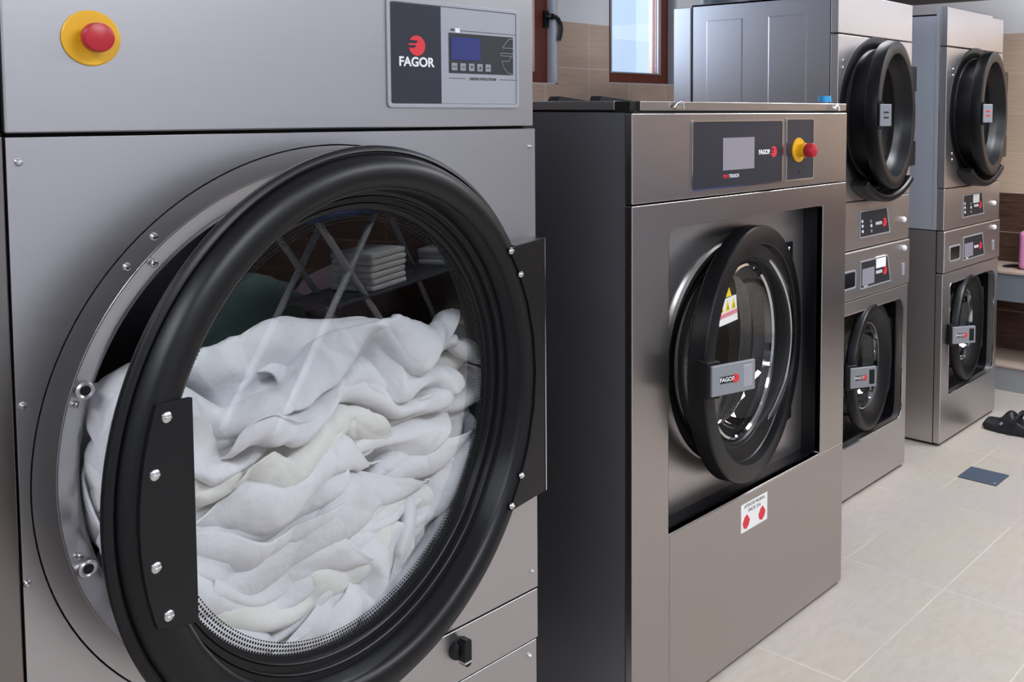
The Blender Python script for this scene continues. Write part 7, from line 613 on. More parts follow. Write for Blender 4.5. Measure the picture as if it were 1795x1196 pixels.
1,2,4,6,1,1,1,2,1,0,-1,-6,-15,1,3,3,0,-2,-2,0,-1,1,-3,0,-12,-1,0,0,2,4,5,3,0,0,0,8,1,1,1,2,2,0,1,-5,-15,-1,2,4,2,2,1,-2,0,2,-3,-3,1,-13,-1,1,-1,0,4,4,3,4,2,1,7,2,-1,-2,1,1,0,-4,-8,-3,0,1,4,4,1,3,0,-2,-1,-3,1,2,-7,-5,-2,2,-2,2,4,4,0,2,4,6,1,-1,1,1,-1,-1,-6,-5,0,0,2,3,3,2,2,1,0,-3,
-3,4,-1,-3,-3,-4,0,1,-3,2,1,-2,1,14,-2,2,2,2,0,-2,-3,-3,-2,0,0,4,2,0,2,-1,2,0,-4,5,2,-8,0,1,-6,-4,3,-1,-4,-2,1,5,9,-1,-1,5,2,-2,-2,-2,-1,-2,0,5,-3,4,0,0,1,-1,-2,2,6,-5,-5,4,0,5,-11,-7,-2,-6,4,9,1,-1,6,3,-2,0,2,0,-4,-3,0,1,6,3,-4,0,0,0,-1,2,5,-2,-7,-1,9,4,-2,-4,-11,-13,-2,1,3,9,6,2,2,
0,0,-1,-3,-2,0,-1,3,0,4,0,2,2,-3,-1,3,1,-6,-2,-1,16,-1,-9,-7,-3,-7,-6,-1,7,9,3,0,0,1,-1,-2,0,0,-2,0,1,5,-1,1,-1,0,2,4,1,-5,-4,0,-3,15,-3,-8,-1,-5,-1,1,1,2,3,-2,0,-1,0,-2,-1,2,-2,-3,1,7,3,-2,1,3,-2,1,1,-2,-5,-1,-2,-5,15,-8,-1,-5,-4,0,2,1,2,0,0,1,0,-2,1,-1,-4,-3,0,4,4,5,-1,2,-3,3,-1,-1,
-4,-1,-2,-5,-5,14,-9,-4,1,-3,0,1,1,1,0,0,-1,1,-1,0,-2,-4,-2,0,4,1,-1,0,8,2,-1,-1,-2,-2,-3,-5,-4,0,5,-3,-2,-1,1,0,0,1,1,0,0,0,-2,0,-1,-2,-4,-1,1,-1,-2,2,9,1,4,-1,0,-2,-4,-6,-4,0,6,-3,3,1,-1,0,0,0,2,3,-2,0,0,-2,-2,-1,-3,-3,-2,1,-1,3,2,9,3,-1,1,-3,-7,-6,-2,-3,5,9,-10,7,3,0,0,1,0,0,-1,1,1,
0,-3,2,-2,-4,-3,-2,0,5,3,4,3,1,-1,-3,-3,-6,-3,-4,4,9,8,-10,3,7,1,0,-1,0,-1,-1,2,0,1,2,-4,-2,-3,-2,-1,4,4,3,4,-2,0,0,-3,-6,-3,-5,2,12,7,4,1,1,-1,1,-1,1,-1,-1,1,0,1,-2,2,1,-4,-4,-4,3,4,2,1,-1,4,0,-2,-4,-6,-4,2,12,8,2,-1,-1,-3,4,2,0,-2,0,0,0,1,-2,1,-1,0,-5,-3,2,3,0,1,2,2,2,-2,-4,-5,-6,1,
16,8,2,1,-6,-16,5,5,5,2,0,-2,2,1,0,1,-2,-3,0,-5,-2,-1,0,2,2,6,2,0,-4,-7,1,5,13,4,0,-2,-7,-5,-17,0,2,9,4,0,3,0,2,0,1,-1,0,-9,-3,-2,2,0,-1,8,2,0,-2,1,2,-1,10,4,0,-2,-6,-5,-1,-15,-3,0,4,11,6,0,-1,-1,1,-1,-2,-7,-3,1,0,0,4,2,4,-1,-1,-1,4,8,3,2,-1,-3,-5,-5,-1,-2,-1,-7,-7,-3,6,12,2,-1,0,0,-2,
-4,-2,-3,-3,1,1,-1,6,1,2,1,-2,2,4,8,0,-3,-5,-5,-2,-3,-2,11,-6,-7,-9,-3,3,7,4,0,1,-4,0,-6,-4,0,0,0,5,8,0,0,-2,1,-2,1,2,1,-3,-5,-2,-2,-2,-2,12,0,-3,-4,-8,-5,4,3,1,-1,-2,-5,-5,-2,-1,1,6,10,4,0,-2,-1,1,-1,-2,-2,-4,-4,-2,-2,-2,-1,-1,9,4,0,0,-3,-4,-4,-2,-1,-4,-6,-4,1,-1,1,5,9,6,0,1,-1,0,0,-2,
-3,-7,-5,-4,-2,0,0,-1,1,11,1,2,0,0,-1,-2,-4,-6,-14,-5,1,6,2,1,8,6,2,0,-1,0,0,-3,-4,-7,-5,-4,-1,0,-1,0,1,4,5,2,5,2,0,1,0,0,-9,-13,-9,-2,2,5,10,9,4,-1,-1,0,-1,-5,-5,-7,-5,-4,-1,1,0,0,1,3,3,13,-6,0,2,3,3,2,-2,-14,-7,-1,0,0,6,10,3,1,-1,-1,-3,-5,-6,-6,-5,-3,-1,1,0,0,5,0,4,9,10,3,-6,4,5,3,
-3,-12,-3,4,-5,0,0,8,3,1,-1,0,-4,-7,-7,-5,-4,-2,0,1,0,0,5,-2,6,10,7,21,-2,10,10,9,9,8,6,4,1,-2,3,5,5,3,1,2,2,1,-2,1,2,1,-4,-9,-11,-6,-13,-14,-15,-13,-6,-3,14,-11,-14,-5,0,0,0,1,2,2,3,-5,-2,-2,0,0,-2,0,2,3,2,-5,2,8,9,6,0,4,-1,-1,-1,-2,-7,12,1,-8,-12,-7,0,-1,-2,0,3,5,2,1,-8,-4,-1,1,0,-1,1,
0,5,-2,1,4,8,4,2,3,0,1,-4,-4,12,1,0,-7,-11,-10,-2,1,-1,1,1,5,-1,3,-7,-3,0,0,0,1,0,0,1,0,3,2,5,6,5,2,-2,-5,0,7,5,0,1,-2,-10,-11,-4,0,0,-2,0,0,2,2,-2,-2,-1,-1,-1,0,2,2,0,0,2,2,4,6,5,-2,-1,0,1,6,5,1,-1,-2,-6,-7,-5,-3,-3,-4,0,7,6,-2,-4,-2,0,-1,-2,-1,-1,1,0,0,1,3,4,8,5,0,-2,-4,5,6,5,1,0,
-2,-6,-5,-5,-2,-1,-3,-3,4,8,0,-1,-2,-1,-2,-2,-2,-3,-2,0,0,-1,2,3,10,5,-2,-7,2,5,6,5,2,0,-1,-4,-1,-5,-3,0,-4,0,11,6,-2,-3,-3,-1,-3,-3,-2,-4,-5,-1,-2,-2,1,3,12,1,-13,2,3,5,7,5,4,0,-2,-4,2,-3,-5,0,0,2,9,4,1,-2,-2,-3,-3,-5,-3,-3,-4,-2,-2,-2,1,4,9,-16,1,1,4,4,8,5,2,3,-1,-3,-6,2,1,1,-2,1,7,3,
2,0,-1,-1,-3,-3,-4,-3,-3,-2,-1,-2,-2,7,-15,-2,1,-1,3,4,8,7,1,0,-6,5,3,0,-3,-4,4,0,4,3,4,2,0,1,-2,-1,-3,-2,-4,-3,-3,-2,1,-8,-4,-3,0,-2,1,4,7,5,0,2,0,-4,-2,3,4,-4,0,4,5,3,2,2,1,0,1,0,0,0,-3,-1,-4,-6,0,-4,-5,-3,-2,-2,-1,2,7,1,1,4,-3,2,4,-1,-4,0,0,4,3,3,-4,7,4,2,2,1,0,0,0,0,-2,0,0,-1,-4,
-3,-3,-3,-2,2,10,2,-5,3,3,1,-4,-5,-4,1,0,4,7,7,0,3,1,1,3,3,0,0,0,1,3,-1,0,-1,-2,-2,-3,-3,-5,2,10,-4,4,-1,-4,-3,-3,-1,-2,1,2,2,8,2,4,2,4,4,0,1,2,0,1,12,-1,-3,-2,-3,-1,-1,-2,-2,-2,4,7,-5,-4,-4,-3,1,-1,-4,-1,0,0,1,3,5,6,2,1,3,3,2,2,2,19,-2,-2,-3,-1,-4,-2,-1,-1,1,0,8,-4,-5,-5,-1,0,-1,-2,
-6,-3,1,-1,1,0,5,3,2,4,4,1,5,3,16,2,0,0,-1,-1,-2,-2,-2,-5,-4,4,8,-1,-5,-4,-2,-1,-1,-3,-7,-3,1,-3,1,0,3,3,5,5,3,3,5,7,4,4,2,1,0,-1,0,-2,-3,-4,-5,5,6,0,-3,-3,-3,-2,-2,-3,-7,-3,0,-1,-2,1,1,2,3,7,3,3,-3,5,5,5,2,2,1,0,1,0,-2,-3,-3,1,5,0,-2,-2,-2,0,1,0,-2,-10,-5,-2,-3,-3,-1,2,1,4,3,-11,2,5,
6,5,3,3,3,1,1,1,-2,-3,-1,1,2,0,0,0,-1,-1,-1,0,-1,-6,-6,-5,-2,-4,-3,0,0,3,-17,1,2,3,5,7,7,4,4,1,0,2,0,-2,-1,1,2,0,-1,0,0,-2,-2,6,-4,-5,-4,-6,-2,-4,-5,-3,-2,-11,-3,-2,0,1,3,3,5,6,6,5,3,2,1,-1,-1,0,-1,0,1,0,0,1,-3,3,-1,-2,-4,-5,-4,-5,-3,-2,-1,-4,-5,-3,-1,-2,1,1,4,4,6,5,5,4,3,1,0,0,-1,2,
0,1,-4,3,-1,1,-1,-1,-4,-4,-4,-4,-1,10,-4,-4,-5,-4,-3,-3,-1,-1,2,2,4,4,6,5,4,2,1,2,0,-4,-1,0,1,2,1,1,1,-1,-1,-2,-6,-7,13,-5,-1,-3,-5,-2,-2,-3,-4,-2,-1,1,2,3,5,5,5,5,0,-3,-3,-1,3,-3,5,3,4,1,1,0,-1,-1,-5,15,-1,-5,-3,-1,-2,-2,-4,-2,-3,-3,-3,-1,0,2,4,4,3,0,-1,0,-3,-2,3,6,5,2,3,3,3,1,0,-1,17,
0,-2,-3,-3,-3,-1,-2,-5,-2,-3,-2,-3,-2,-2,2,3,3,-1,-2,-2,2,2,4,0,3,3,3,3,4,4,3,0,13,3,1,-1,-2,-3,-3,1,-4,-4,-1,-1,-3,-6,-2,-3,0,3,1,-1,2,-1,0,0,-1,3,3,3,2,4,5,5,5,2,8,5,2,0,-2,-4,-3,3,-6,-2,-4,-4,2,-3,-3,-3,0,2,2,2,-1,-3,-2,-1,1,2,2,2,1,4,4,6,-8,10,6,6,3,1,-2,-4,-3,3,-4,2,-2,-3,-2,-2,
-2,0,9,-3,-3,-2,-4,-5,-3,-2,1,2,1,-1,0,3,6,-10,-1,9,8,6,4,2,0,-3,-2,0,-6,3,0,0,-2,-3,-2,2,8,-1,-3,-4,-5,-8,-6,-2,1,1,1,0,0,-1,-9,-3,1,6,9,7,4,2,2,-2,-3,-1,0,1,-1,2,-1,-6,-4,4,6,1,-2,-3,-5,-11,-7,-3,-1,0,1,0,0,-13,2,0,0,4,8,8,5,2,1,0,-3,-5,-4,2,2,-1,-1,-1,-1,4,3,3,-1,-2,-3,-12,-9,-2,-1,
0,0,2,-8,-2,-1,-1,1,3,6,8,7,4,1,-1,-2,-2,0,-4,-4,-2,-3,2,3,4,4,1,1,0,0,-5,-11,-7,-4,0,0,3,-10,-4,1,-1,0,3,5,6,7,5,3,-1,-4,-6,-4,1,1,0,0,-1,1,4,5,1,0,1,0,-1,-8,-9,-6,-3,8,-7,-7,-4,0,-1,0,2,5,5,7,5,4,0,-4,-4,-1,-1,0,-2,-4,1,7,4,2,1,-1,0,1,0,-7,-8,-8,9,-1,-6,-7,-4,-1,0,0,0,4,4,7,6,5,0,
-2,-3,-3,-4,-2,3,1,1,4,3,1,0,-1,0,1,1,-3,-7,10,1,-4,-6,-7,-4,0,0,0,0,3,4,5,6,6,2,-1,-4,-4,-3,-1,2,2,2,4,3,0,-3,-1,2,1,1,-1,16,-3,0,-4,-8,-6,-3,-3,0,0,1,1,4,5,6,6,3,0,-3,-4,-3,0,0,4,3,2,1,0,-2,-1,2,2,3,15,1,-2,-3,-2,-8,-9,-3,0,-1,0,1,2,3,5,5,6,5,1,-4,-3,-3,-3,2,5,3,2,1,0,-1,0,3,-2,
16,-1,0,0,-3,-3,-8,-7,-5,0,0,0,0,1,2,5,4,6,7,2,-4,-5,-2,1,2,0,5,3,1,-1,-1,-1,3,-315,9,5,0,5,1,1,2,3,-1,-5,-9,-8,-3,-1,-1,-2,-1,-2,-2,1,7,10,11,12,15,10,15,14,9,15,15,15,-1,-9,-4,2,-1,1,1,-1,-3,-2,-1,0,1,-1,-1,0,0,0,1,7,7,1,-1,0,1,0,-2,-4,-1,5,-1,1,4,3,-4,0,-1,0,1,-1,-3,-9,-3,-1,1,-1,0,
1,0,2,4,7,2,1,-2,1,0,1,-3,1,1,0,1,1,-1,-3,-8,8,4,-1,-1,-3,-6,-8,1,-3,-1,0,2,1,2,4,4,2,0,5,0,-1,0,0,-1,-1,2,0,-1,-1,0,2,-2,-5,0,6,1,-6,-5,-5,0,-1,1,3,0,4,3,2,0,0,0,1,-1,1,5,0,0,-2,-1,2,1,0,-1,0,1,-6,-1,2,0,-4,-6,-5,-1,1,2,2,2,4,2,2,-1,0,1,2,2,-1,-1,4,2,1,1,1,0,0,0,-1,-2,-9,-10,2,5,
-11,-8,-1,-1,2,3,3,2,1,3,0,-1,0,2,4,3,3,1,0,0,0,1,0,0,-1,0,0,-2,-11,-13,-1,6,-1,-13,1,0,2,3,1,0,3,-1,-1,0,2,4,2,1,2,1,2,0,-1,1,0,-2,-2,-1,-3,-4,-6,-8,-5,9,14,-14,-3,1,2,1,0,1,0,-2,0,1,5,5,3,1,0,-1,0,0,-1,-1,-3,-2,-3,-5,-2,-5,-5,-2,5,4,6,7,-12,6,0,1,1,0,-2,0,-1,1,6,5,2,1,1,-2,-4,0,-2,
-1,-5,-5,-3,-4,0,-4,-3,-1,2,4,10,6,-4,6,1,0,0,0,-1,1,-1,1,7,5,2,-1,-2,-2,1,-5,-5,-6,-6,-5,1,-5,0,-1,-1,1,-1,0,4,10,3,5,0,0,1,3,3,3,-2,-1,2,2,-2,-7,0,1,-3,-4,-1,-8,-5,-2,-1,-3,1,-1,1,0,-1,2,4,7,4,-3,13,3,1,2,0,-1,0,2,-1,-2,-3,-5,-1,-8,-3,-4,-6,-3,-2,-2,0,2,-1,0,4,-1,0,4,5,3,1,-1,-2,16,1,
0,-1,1,0,0,-4,-8,-6,3,-1,-4,-4,-6,-3,-2,0,2,1,1,1,2,-1,-3,2,3,3,3,2,2,0,-8,7,2,2,1,0,-1,-2,-4,-2,-6,-9,-2,-2,-1,-3,1,3,2,4,3,-2,-1,0,1,-1,3,2,1,3,5,1,-6,-9,-5,3,2,3,0,1,0,-1,-1,-4,-11,-5,0,1,3,5,0,-1,0,1,4,2,-3,0,2,0,0,5,4,0,-6,-10,-4,-13,-1,5,4,2,4,2,1,-1,1,-3,-4,-2,-1,2,0,-2,3,-3,
-4,4,-2,3,7,-4,1,5,2,-2,-7,-10,-4,0,-11,-8,2,3,3,5,4,4,2,0,5,2,2,-1,-6,-6,2,-2,-4,0,-2,0,8,-2,3,3,2,-3,-8,-11,-4,1,2,-6,-8,-4,-1,2,2,4,9,4,4,9,2,-1,1,-3,-3,0,-3,-8,-1,5,-1,1,0,6,-1,-8,-7,-6,-5,0,0,5,-2,2,-10,-6,-2,0,1,1,7,6,8,10,3,1,1,1,-9,-12,-2,0,2,6,1,3,1,-5,-5,-10,-9,1,2,4,7,-7,7,
-1,-7,-1,-2,-1,4,14,3,-2,1,7,-4,-3,-9,-3,0,2,9,0,4,-1,1,-6,-7,-5,-6,-1,5,0,6,8,-14,3,3,9,-1,-2,2,2,-1,15,3,-1,-9,-8,-7,0,0,-1,8,6,2,0,1,-6,-3,0,-10,-3,2,-2,8,8,-6,1,3,0,0,2,2,0,1,4,2,3,-9,-14,-1,1,1,-4,5,6,1,2,2,1,0,-3,-14,-2,0,0,4,8,-4,-16,-5,3,8,5,3,2,1,0,-1,-1,-10,-9,-1,0,0,-3,2,4,
2,-1,0,3,2,2,-11,-2,-2,3,1,2,0,-12,-1,10,2,4,2,0,0,-1,-4,-7,-8,-8,1,2,0,-1,-1,4,4,4,-2,2,1,-2,-10,-2,3,0,0,2,1,-6,-5,8,12,4,2,-2,0,-2,-4,-10,-7,-6,-1,1,2,1,0,2,5,4,0,3,1,-3,-10,-6,4,1,1,0,3,1,-2,2,2,14,1,0,-3,-3,-6,-8,-4,-4,-2,1,0,0,1,3,7,3,2,1,3,-3,-7,-9,-3,1,1,4,8,7,4,-3,1,3,10,1,
-3,-3,-6,-7,-4,-1,-1,1,0,2,0,1,9,11,0,-4,1,-7,-6,-7,-3,1,0,2,11,11,4,0,-2,4,-5,13,-5,-7,-6,-7,-3,0,0,3,1,-1,2,2,7,5,5,6,2,-14,-12,-2,-6,1,1,4,10,12,3,2,1,-1,-4,-5,5,-9,-8,-4,-1,2,2,1,0,1,7,-1,3,6,4,1,6,2,-5,-8,-17,0,3,6,2,6,4,1,1,1,6,-1,-1,-9,-7,0,0,1,0,0,5,6,-3,3,10,1,4,3,2,-1,0,0,
-9,-5,-1,-3,0,5,0,0,-1,1,2,7,7,0,-16,1,3,3,1,2,0,-2,4,5,-1,-2,9,4,3,0,-3,-6,-5,9,5,-5,-3,-4,0,-2,-5,1,1,0,3,10,9,1,1,-1,-1,1,0,1,6,-5,1,2,3,5,1,-3,-6,-7,-8,9,11,4,1,-2,-1,-8,-4,-6,-1,0,1,1,3,8,1,1,0,1,2,4,5,1,-1,-1,0,2,-1,-4,-7,-8,-8,1,5,2,9,10,3,-1,-3,-6,-5,-6,-3,0,0,0,6,4,-1,4,3,
4,3,1,-1,0,0,0,-1,-7,-8,-8,-6,0,4,-3,-1,8,9,8,3,2,-2,-6,-7,-5,-2,-1,1,-1,7,5,4,3,0,0,-1,0,1,-2,-6,-10,-7,-4,-3,-3,1,3,5,6,-2,-5,7,6,7,1,2,-2,-8,-4,-3,0,0,13,6,0,-1,-1,0,1,0,-1,-7,-11,-10,-2,-1,-1,1,4,4,2,0,-6,-1,7,1,5,7,-1,4,2,-5,-6,-3,0,14,-1,-1,-1,3,0,-1,-2,-8,-7,-2,-1,-2,-5,0,6,4,-2,
-2,-2,0,2,1,1,1,4,6,4,6,2,-5,-11,-1,5,-2,0,-1,1,1,-3,-7,-1,0,0,1,-3,1,4,1,-1,0,0,1,1,2,-4,9,-1,1,7,3,1,1,-3,-13,-7,2,-3,-1,5,-4,-6,-5,-1,3,3,0,-1,2,6,5,1,-5,-2,1,0,4,4,-1,-1,7,3,0,-1,-3,-5,-3,0,-12,-8,-1,1,0,-1,-5,4,3,0,-1,2,1,5,0,-3,-1,3,5,2,1,3,1,3,1,-1,1,0,-4,-7,-3,0,0,-11,-3,-5,
2,-3,-6,-1,2,4,-1,2,2,8,0,0,-1,5,8,2,1,0,-1,0,1,-1,-2,-6,0,0,-4,-3,-8,-4,0,-304,9,11,10,12,15,12,12,16,15,12,13,7,-9,-16,-17,-12,-12,-11,-10,-9,-10,-5,-3,-1,-8,-13,-11,-7,1,-1,-2,2,4,5,-3,-2,0,-2,2,3,-1,1,4,-4,-11,-1,4,2,-6,-4,0,0,-1,2,-1,5,7,6,3,-3,-1,-7,-7,1,-13,4,3,1,1,-1,1,-1,0,2,-1,-4,
-11,-7,0,2,8,2,-2,-5,-1,1,-1,0,-2,1,7,9,2,-1,-2,-1,-6,-5,6,-2,7,1,0,-1,2,-1,-3,-4,-6,-11,-2,-3,2,3,7,3,-2,-4,-1,1,-2,-1,-5,2,9,10,2,0,-1,-6,-2,11,-4,1,4,0,0,-1,1,-6,-7,-4,0,-3,-3,-3,-2,5,8,3,-3,-4,-1,1,-6,-1,-1,-2,8,7,2,-2,-1,-1,12,-1,-1,1,1,-3,0,-2,-2,-7,-5,4,-2,-1,-5,-4,-2,5,7,5,-3,-5,0,
0,-5,-5,0,-1,1,6,7,1,0,11,1,0,2,1,-2,-8,-4,-1,0,-2,-3,0,0,-2,-5,-3,1,3,9,5,-3,-7,1,-2,-5,-4,0,-1,1,8,7,-1,10,3,0,0,2,1,-6,-9,-7,2,-4,1,1,0,1,-3,-1,-1,2,0,8,4,-4,-7,1,1,-3,-7,-1,-1,2,7,5,7,-1,1,0,2,2,3,-5,-7,-4,-4,-1,0,1,-1,-1,-3,2,1,0,2,6,4,-5,-5,0,1,3,-1,-5,-4,6,10,-3,3,-2,-1,0,4,5,
4,-2,-10,-3,-3,0,2,2,-1,-4,-6,0,4,2,4,1,5,-6,-1,2,7,6,-1,-7,-7,12,-8,1,0,0,-1,-2,3,7,4,-1,-4,-1,-1,-2,0,3,-1,-6,-8,2,2,2,2,7,5,-4,5,-1,6,6,-2,-6,0,-7,0,3,0,-1,-2,-4,-1,7,5,3,-2,3,0,-2,-2,4,3,-3,-15,-2,3,2,-4,4,5,5,3,1,7,4,-3,-9,-4,-1,0,1,-1,-3,-7,-5,1,10,7,3,-3,0,0,2,2,1,3,-3,-13,-4,5,
2,-1,2,-4,4,3,6,10,6,-4,-3,0,-2,-2,-3,-1,3,-4,-6,2,7,6,3,-2,-1,-1,-1,-2,6,7,-3,-10,1,1,2,-1,-5,0,2,4,8,10,3,-7,0,-2,-3,-2,2,1,0,-1,-6,1,4,7,3,1,-1,-3,-2,2,8,6,-6,-6,2,1,-1,-1,-4,0,1,2,8,10,-9,-2,-1,-2,1,1,1,1,-1,-3,-3,-1,2,6,4,0,-2,1,0,5,7,4,-6,-2,1,-1,-1,-4,-3,-1,1,2,7,-13,0,1,1,1,-1,
-3,1,-1,6,-3,-5,-3,2,6,2,-1,1,0,1,6,9,1,-6,-1,2,0,-5,-5,-2,0,0,2,-14,0,-1,1,0,1,3,-1,6,3,-5,-4,-5,-2,3,7,0,-4,-1,0,5,9,9,-2,-5,-1,1,-2,-4,-2,-2,-1,1,-14,1,-1,1,-1,1,6,2,3,-5,3,0,-4,-6,-3,5,9,-2,-4,-3,1,6,10,5,-3,-5,-2,1,-1,-4,-2,-2,0,-12,-3,2,1,1,-1,-1,7,2,0,0,0,1,-2,-7,-1,10,8,-6,-5,0,
-3,3,13,3,-3,-4,-3,0,-2,-4,0,0,-13,1,0,0,2,3,0,1,0,0,1,-1,3,3,-4,-3,4,12,4,-9,-10,-5,0,9,11,1,-4,-3,-4,-2,-2,0,-4,-10,-2,0,0,1,2,1,-2,-1,2,4,2,6,-3,1,-3,-3,5,10,3,-9,-1,-11,-4,11,14,0,-3,-4,-4,1,-10,-1,-2,-5,-4,0,2,-1,-2,-3,2,5,12,4,-11,1,6,-1,-3,1,4,7,0,-13,0,-6,-2,10,12,2,-3,-5,-1,0,-9,
14,-12,-7,-4,1,0,-1,2,6,11,-4,-7,2,-1,-3,4,2,0,-4,2,8,0,-8,-3,-1,1,8,7,-1,-3,-5,1,0,17,-3,-8,-7,-5,0,2,8,4,-5,-8,4,2,-1,-2,-2,-4,-1,3,0,5,11,0,-7,-2,-3,3,10,5,-1,-5,-2,1,13,4,-2,-5,-8,-4,5,3,-4,-10,-1,7,4,-1,1,1,-2,-9,-4,4,1,4,12,2,-7,3,-1,1,8,2,-3,-3,0,2,9,6,0,-3,-4,-4,-4,-7,-3,3,3,5,1,
-1,3,3,-3,-8,-7,-1,2,5,9,-1,2,1,-2,3,6,2,-3,0,-8,3,13,9,2,-3,-6,-7,-3,5,3,4,-4,-1,1,-2,3,1,0,-9,-7,3,0,2,2,-2,3,4,3,2,5,1,-4,-13,5,4,9,9,3,1,-3,-2,-3,3,-2,-6,3,-2,-1,0,2,3,-1,-7,-4,5,0,2,-6,-2,3,4,6,4,4,-1,-9,5,-3,2,5,9,6,4,-1,-1,-1,-7,-3,0,0,-3,-3,-1,6,6,0,-8,-5,6,3,-2,-7,0,5,7,3,4,
2,1,-9,4,-1,1,2,6,10,4,-1,-7,-6,4,-2,0,-3,-6,0,3,11,3,-6,-3,-4,6,0,-2,-4,-2,3,4,7,4,-3,-2,-2,2,0,2,1,3,11,2,-10,-2,-2,1,6,-2,-2,-3,1,0,13,4,-9,-3,-4,5,-1,-5,-2,1,5,3,4,-7,10,-5,-6,0,-1,1,-2,0,4,4,-1,2,4,1,1,-5,1,-1,8,3,6,-2,-7,0,-4,-1,1,-2,-2,2,2,6,-1,-5,1,0,-2,0,-3,-4,-2,3,5,3,-1,-1,
0,8,4,1,4,-1,2,2,4,-3,-6,-1,3,-1,-4,-4,-1,1,1,4,-7,-5,0,1,1,-3,-4,-2,0,0,3,1,0,2,2,8,9,4,-1,0,-1,2,5,-5,-3,-1,2,0,-5,-5,-1,2,16,-7,-6,-3,1,-1,0,-2,-7,-3,-4,4,5,0,1,2,5,4,5,4,-1,3,2,-1,1,-4,-1,2,-1,-2,-4,-5,0,18,-2,-5,-7,-2,0,1,3,-2,-9,-6,-3,5,5,1,6,5,-1,-1,2,4,3,2,1,-1,-1,-2,-1,1,0,
-3,-3,-4,18,1,-3,-4,-11,-2,1,2,2,-1,-1,-7,-4,5,5,6,1,0,-4,2,4,5,2,1,0,-2,-3,-4,1,4,-1,0,-4,11,4,1,-3,-10,-9,1,3,3,2,1,0,-4,-1,3,3,2,-2,0,-1,1,4,7,1,1,0,-2,-5,-1,-1,4,-2,1,3,-6,-3,2,2,-4,-4,3,7,2,2,-1,-3,1,2,1,2,3,-2,-3,-1,3,4,4,4,0,-1,-3,-6,2,3,-2,0,-8,-5,7,-2,3,5,-1,-7,3,3,4,3,-1,-1,
1,0,2,0,0,-3,-1,0,3,8,3,3,-1,0,-4,-4,-2,4,0,-14,4,2,7,6,0,-4,1,1,8,-1,1,-1,0,-4,-5,-1,6,1,-2,-2,0,-1,4,6,4,0,-4,1,-3,1,1,1,-73,-15,-17,-16,-17,-14,-11,-14,-13,-12,-15,-8,-9,-1,-2,2,3,-4,-14,-17,-13,-12,-11,-11,-9,-10,-11,-11,-11,-5,-1,0,1,-9,0,2,-2,3,3,6,5,-4,-5,-1,4,-3,-6,-1,-3,-5,6,15,7,2,
-1,0,1,0,0,-1,0,2,-5,-7,-2,-1,-5,-2,0,2,4,5,3,0,0,0,-2,-10,1,-3,-2,-2,0,-3,4,17,6,1,1,0,0,-1,0,1,1,0,-2,-3,-10,-4,1,-2,5,2,0,-2,3,3,-1,1,0,-2,-3,-2,-4,0,-1,-5,3,18,4,1,-1,0,0,0,1,-1,1,0,-5,-2,-5,2,3,2,1,-2,-4,0,3,2,5,-1,-4,3,-1,-4,-5,0,0,0,2,15,2,0,0,-1,0,1,1,0,0,0,-1,-12,7,4,-2,1,
-2,-5,1,4,7,3,0,1,1,-1,0,-4,-5,-2,-4,0,8,10,3,1,-1,-1,0,2,-1,0,1,-1,-19,4,4,4,-1,2,-1,-4,4,5,-2,6,5,-3,1,-1,-1,-3,-2,-2,-4,2,6,9,2,2,0,-2,-1,0,-2,-3,-1,-18,-1,2,2,2,2,5,-2,-4,2,2,1,0,-1,4,3,-3,-2,3,3,-6,-4,2,5,8,5,2,-4,-5,-2,-5,-1,0,-13,-5,-1,1,0,2,3,2,-1,0,1,2,-2,-1,-4,5,4,2,0,3,-3,
-1,1,-4,2,5,5,1,-5,-5,-1,-2,0,-11,-3,-3,0,-1,0,2,5,4,-3,0,-2,-1,2,-3,0,7,8,-2,-6,3,1,-4,4,-9,1,4,4,3,0,-2,-3,-3,-9,-2,-4,-3,-1,-1,1,0,1,3,2,0,7,0,6,4,7,-1,-5,-6,-2,0,1,-3,2,-11,-3,4,5,3,1,0,-1,-10,1,0,-3,-2,-2,-2,0,0,0,6,3,1,10,9,-1,0,6,1,-3,-9,-9,3,-1,-2,-2,-7,-2,5,4,4,1,0,-7,0,-2,-2,
0,-2,-1,1,-4,-2,-2,4,11,3,4,4,1,2,9,1,-2,-9,-8,-3,-1,1,1,-6,-2,4,2,3,5,-1,-3,1,-1,2,1,-2,-4,1,-4,-3,-1,-3,6,1,4,4,5,3,6,5,0,-10,-4,2,-2,-4,0,-4,-3,3,2,9,6,0,-4,-1,-3,0,0,-2,-1,2,-1,-2,-4,-4,-1,2,1,0,7,7,7,6,2,-3,-7,1,1,-3,-4,-4,-2,8,2,9,1,-1,1,-3,-3,-1,-2,-2,-2,4,-3,1,-6,-5,-3,0,2,0,3,
6,6,7,4,-1,-1,-1,-1,-1,-1,0,-3,2,5,3,2,3,0,-3,-1,0,0,-4,-4,0,-1,1,-4,-6,-4,-2,-1,0,2,3,5,9,7,0,-1,1,1,2,-1,-5,0,-5,6,4,2,3,3,1,-1,-1,-1,-3,-1,-4,1,2,-4,-6,-5,-5,-2,-1,0,3,3,9,9,-1,0,1,-2,3,6,-6,-14,6,7,3,2,4,4,3,-2,2,-1,-1,-3,-5,-3,1,-1,-2,-6,-6,-2,2,-1,-3,4,9,9,0,-4,-1,3,4,1,-18,0,5,
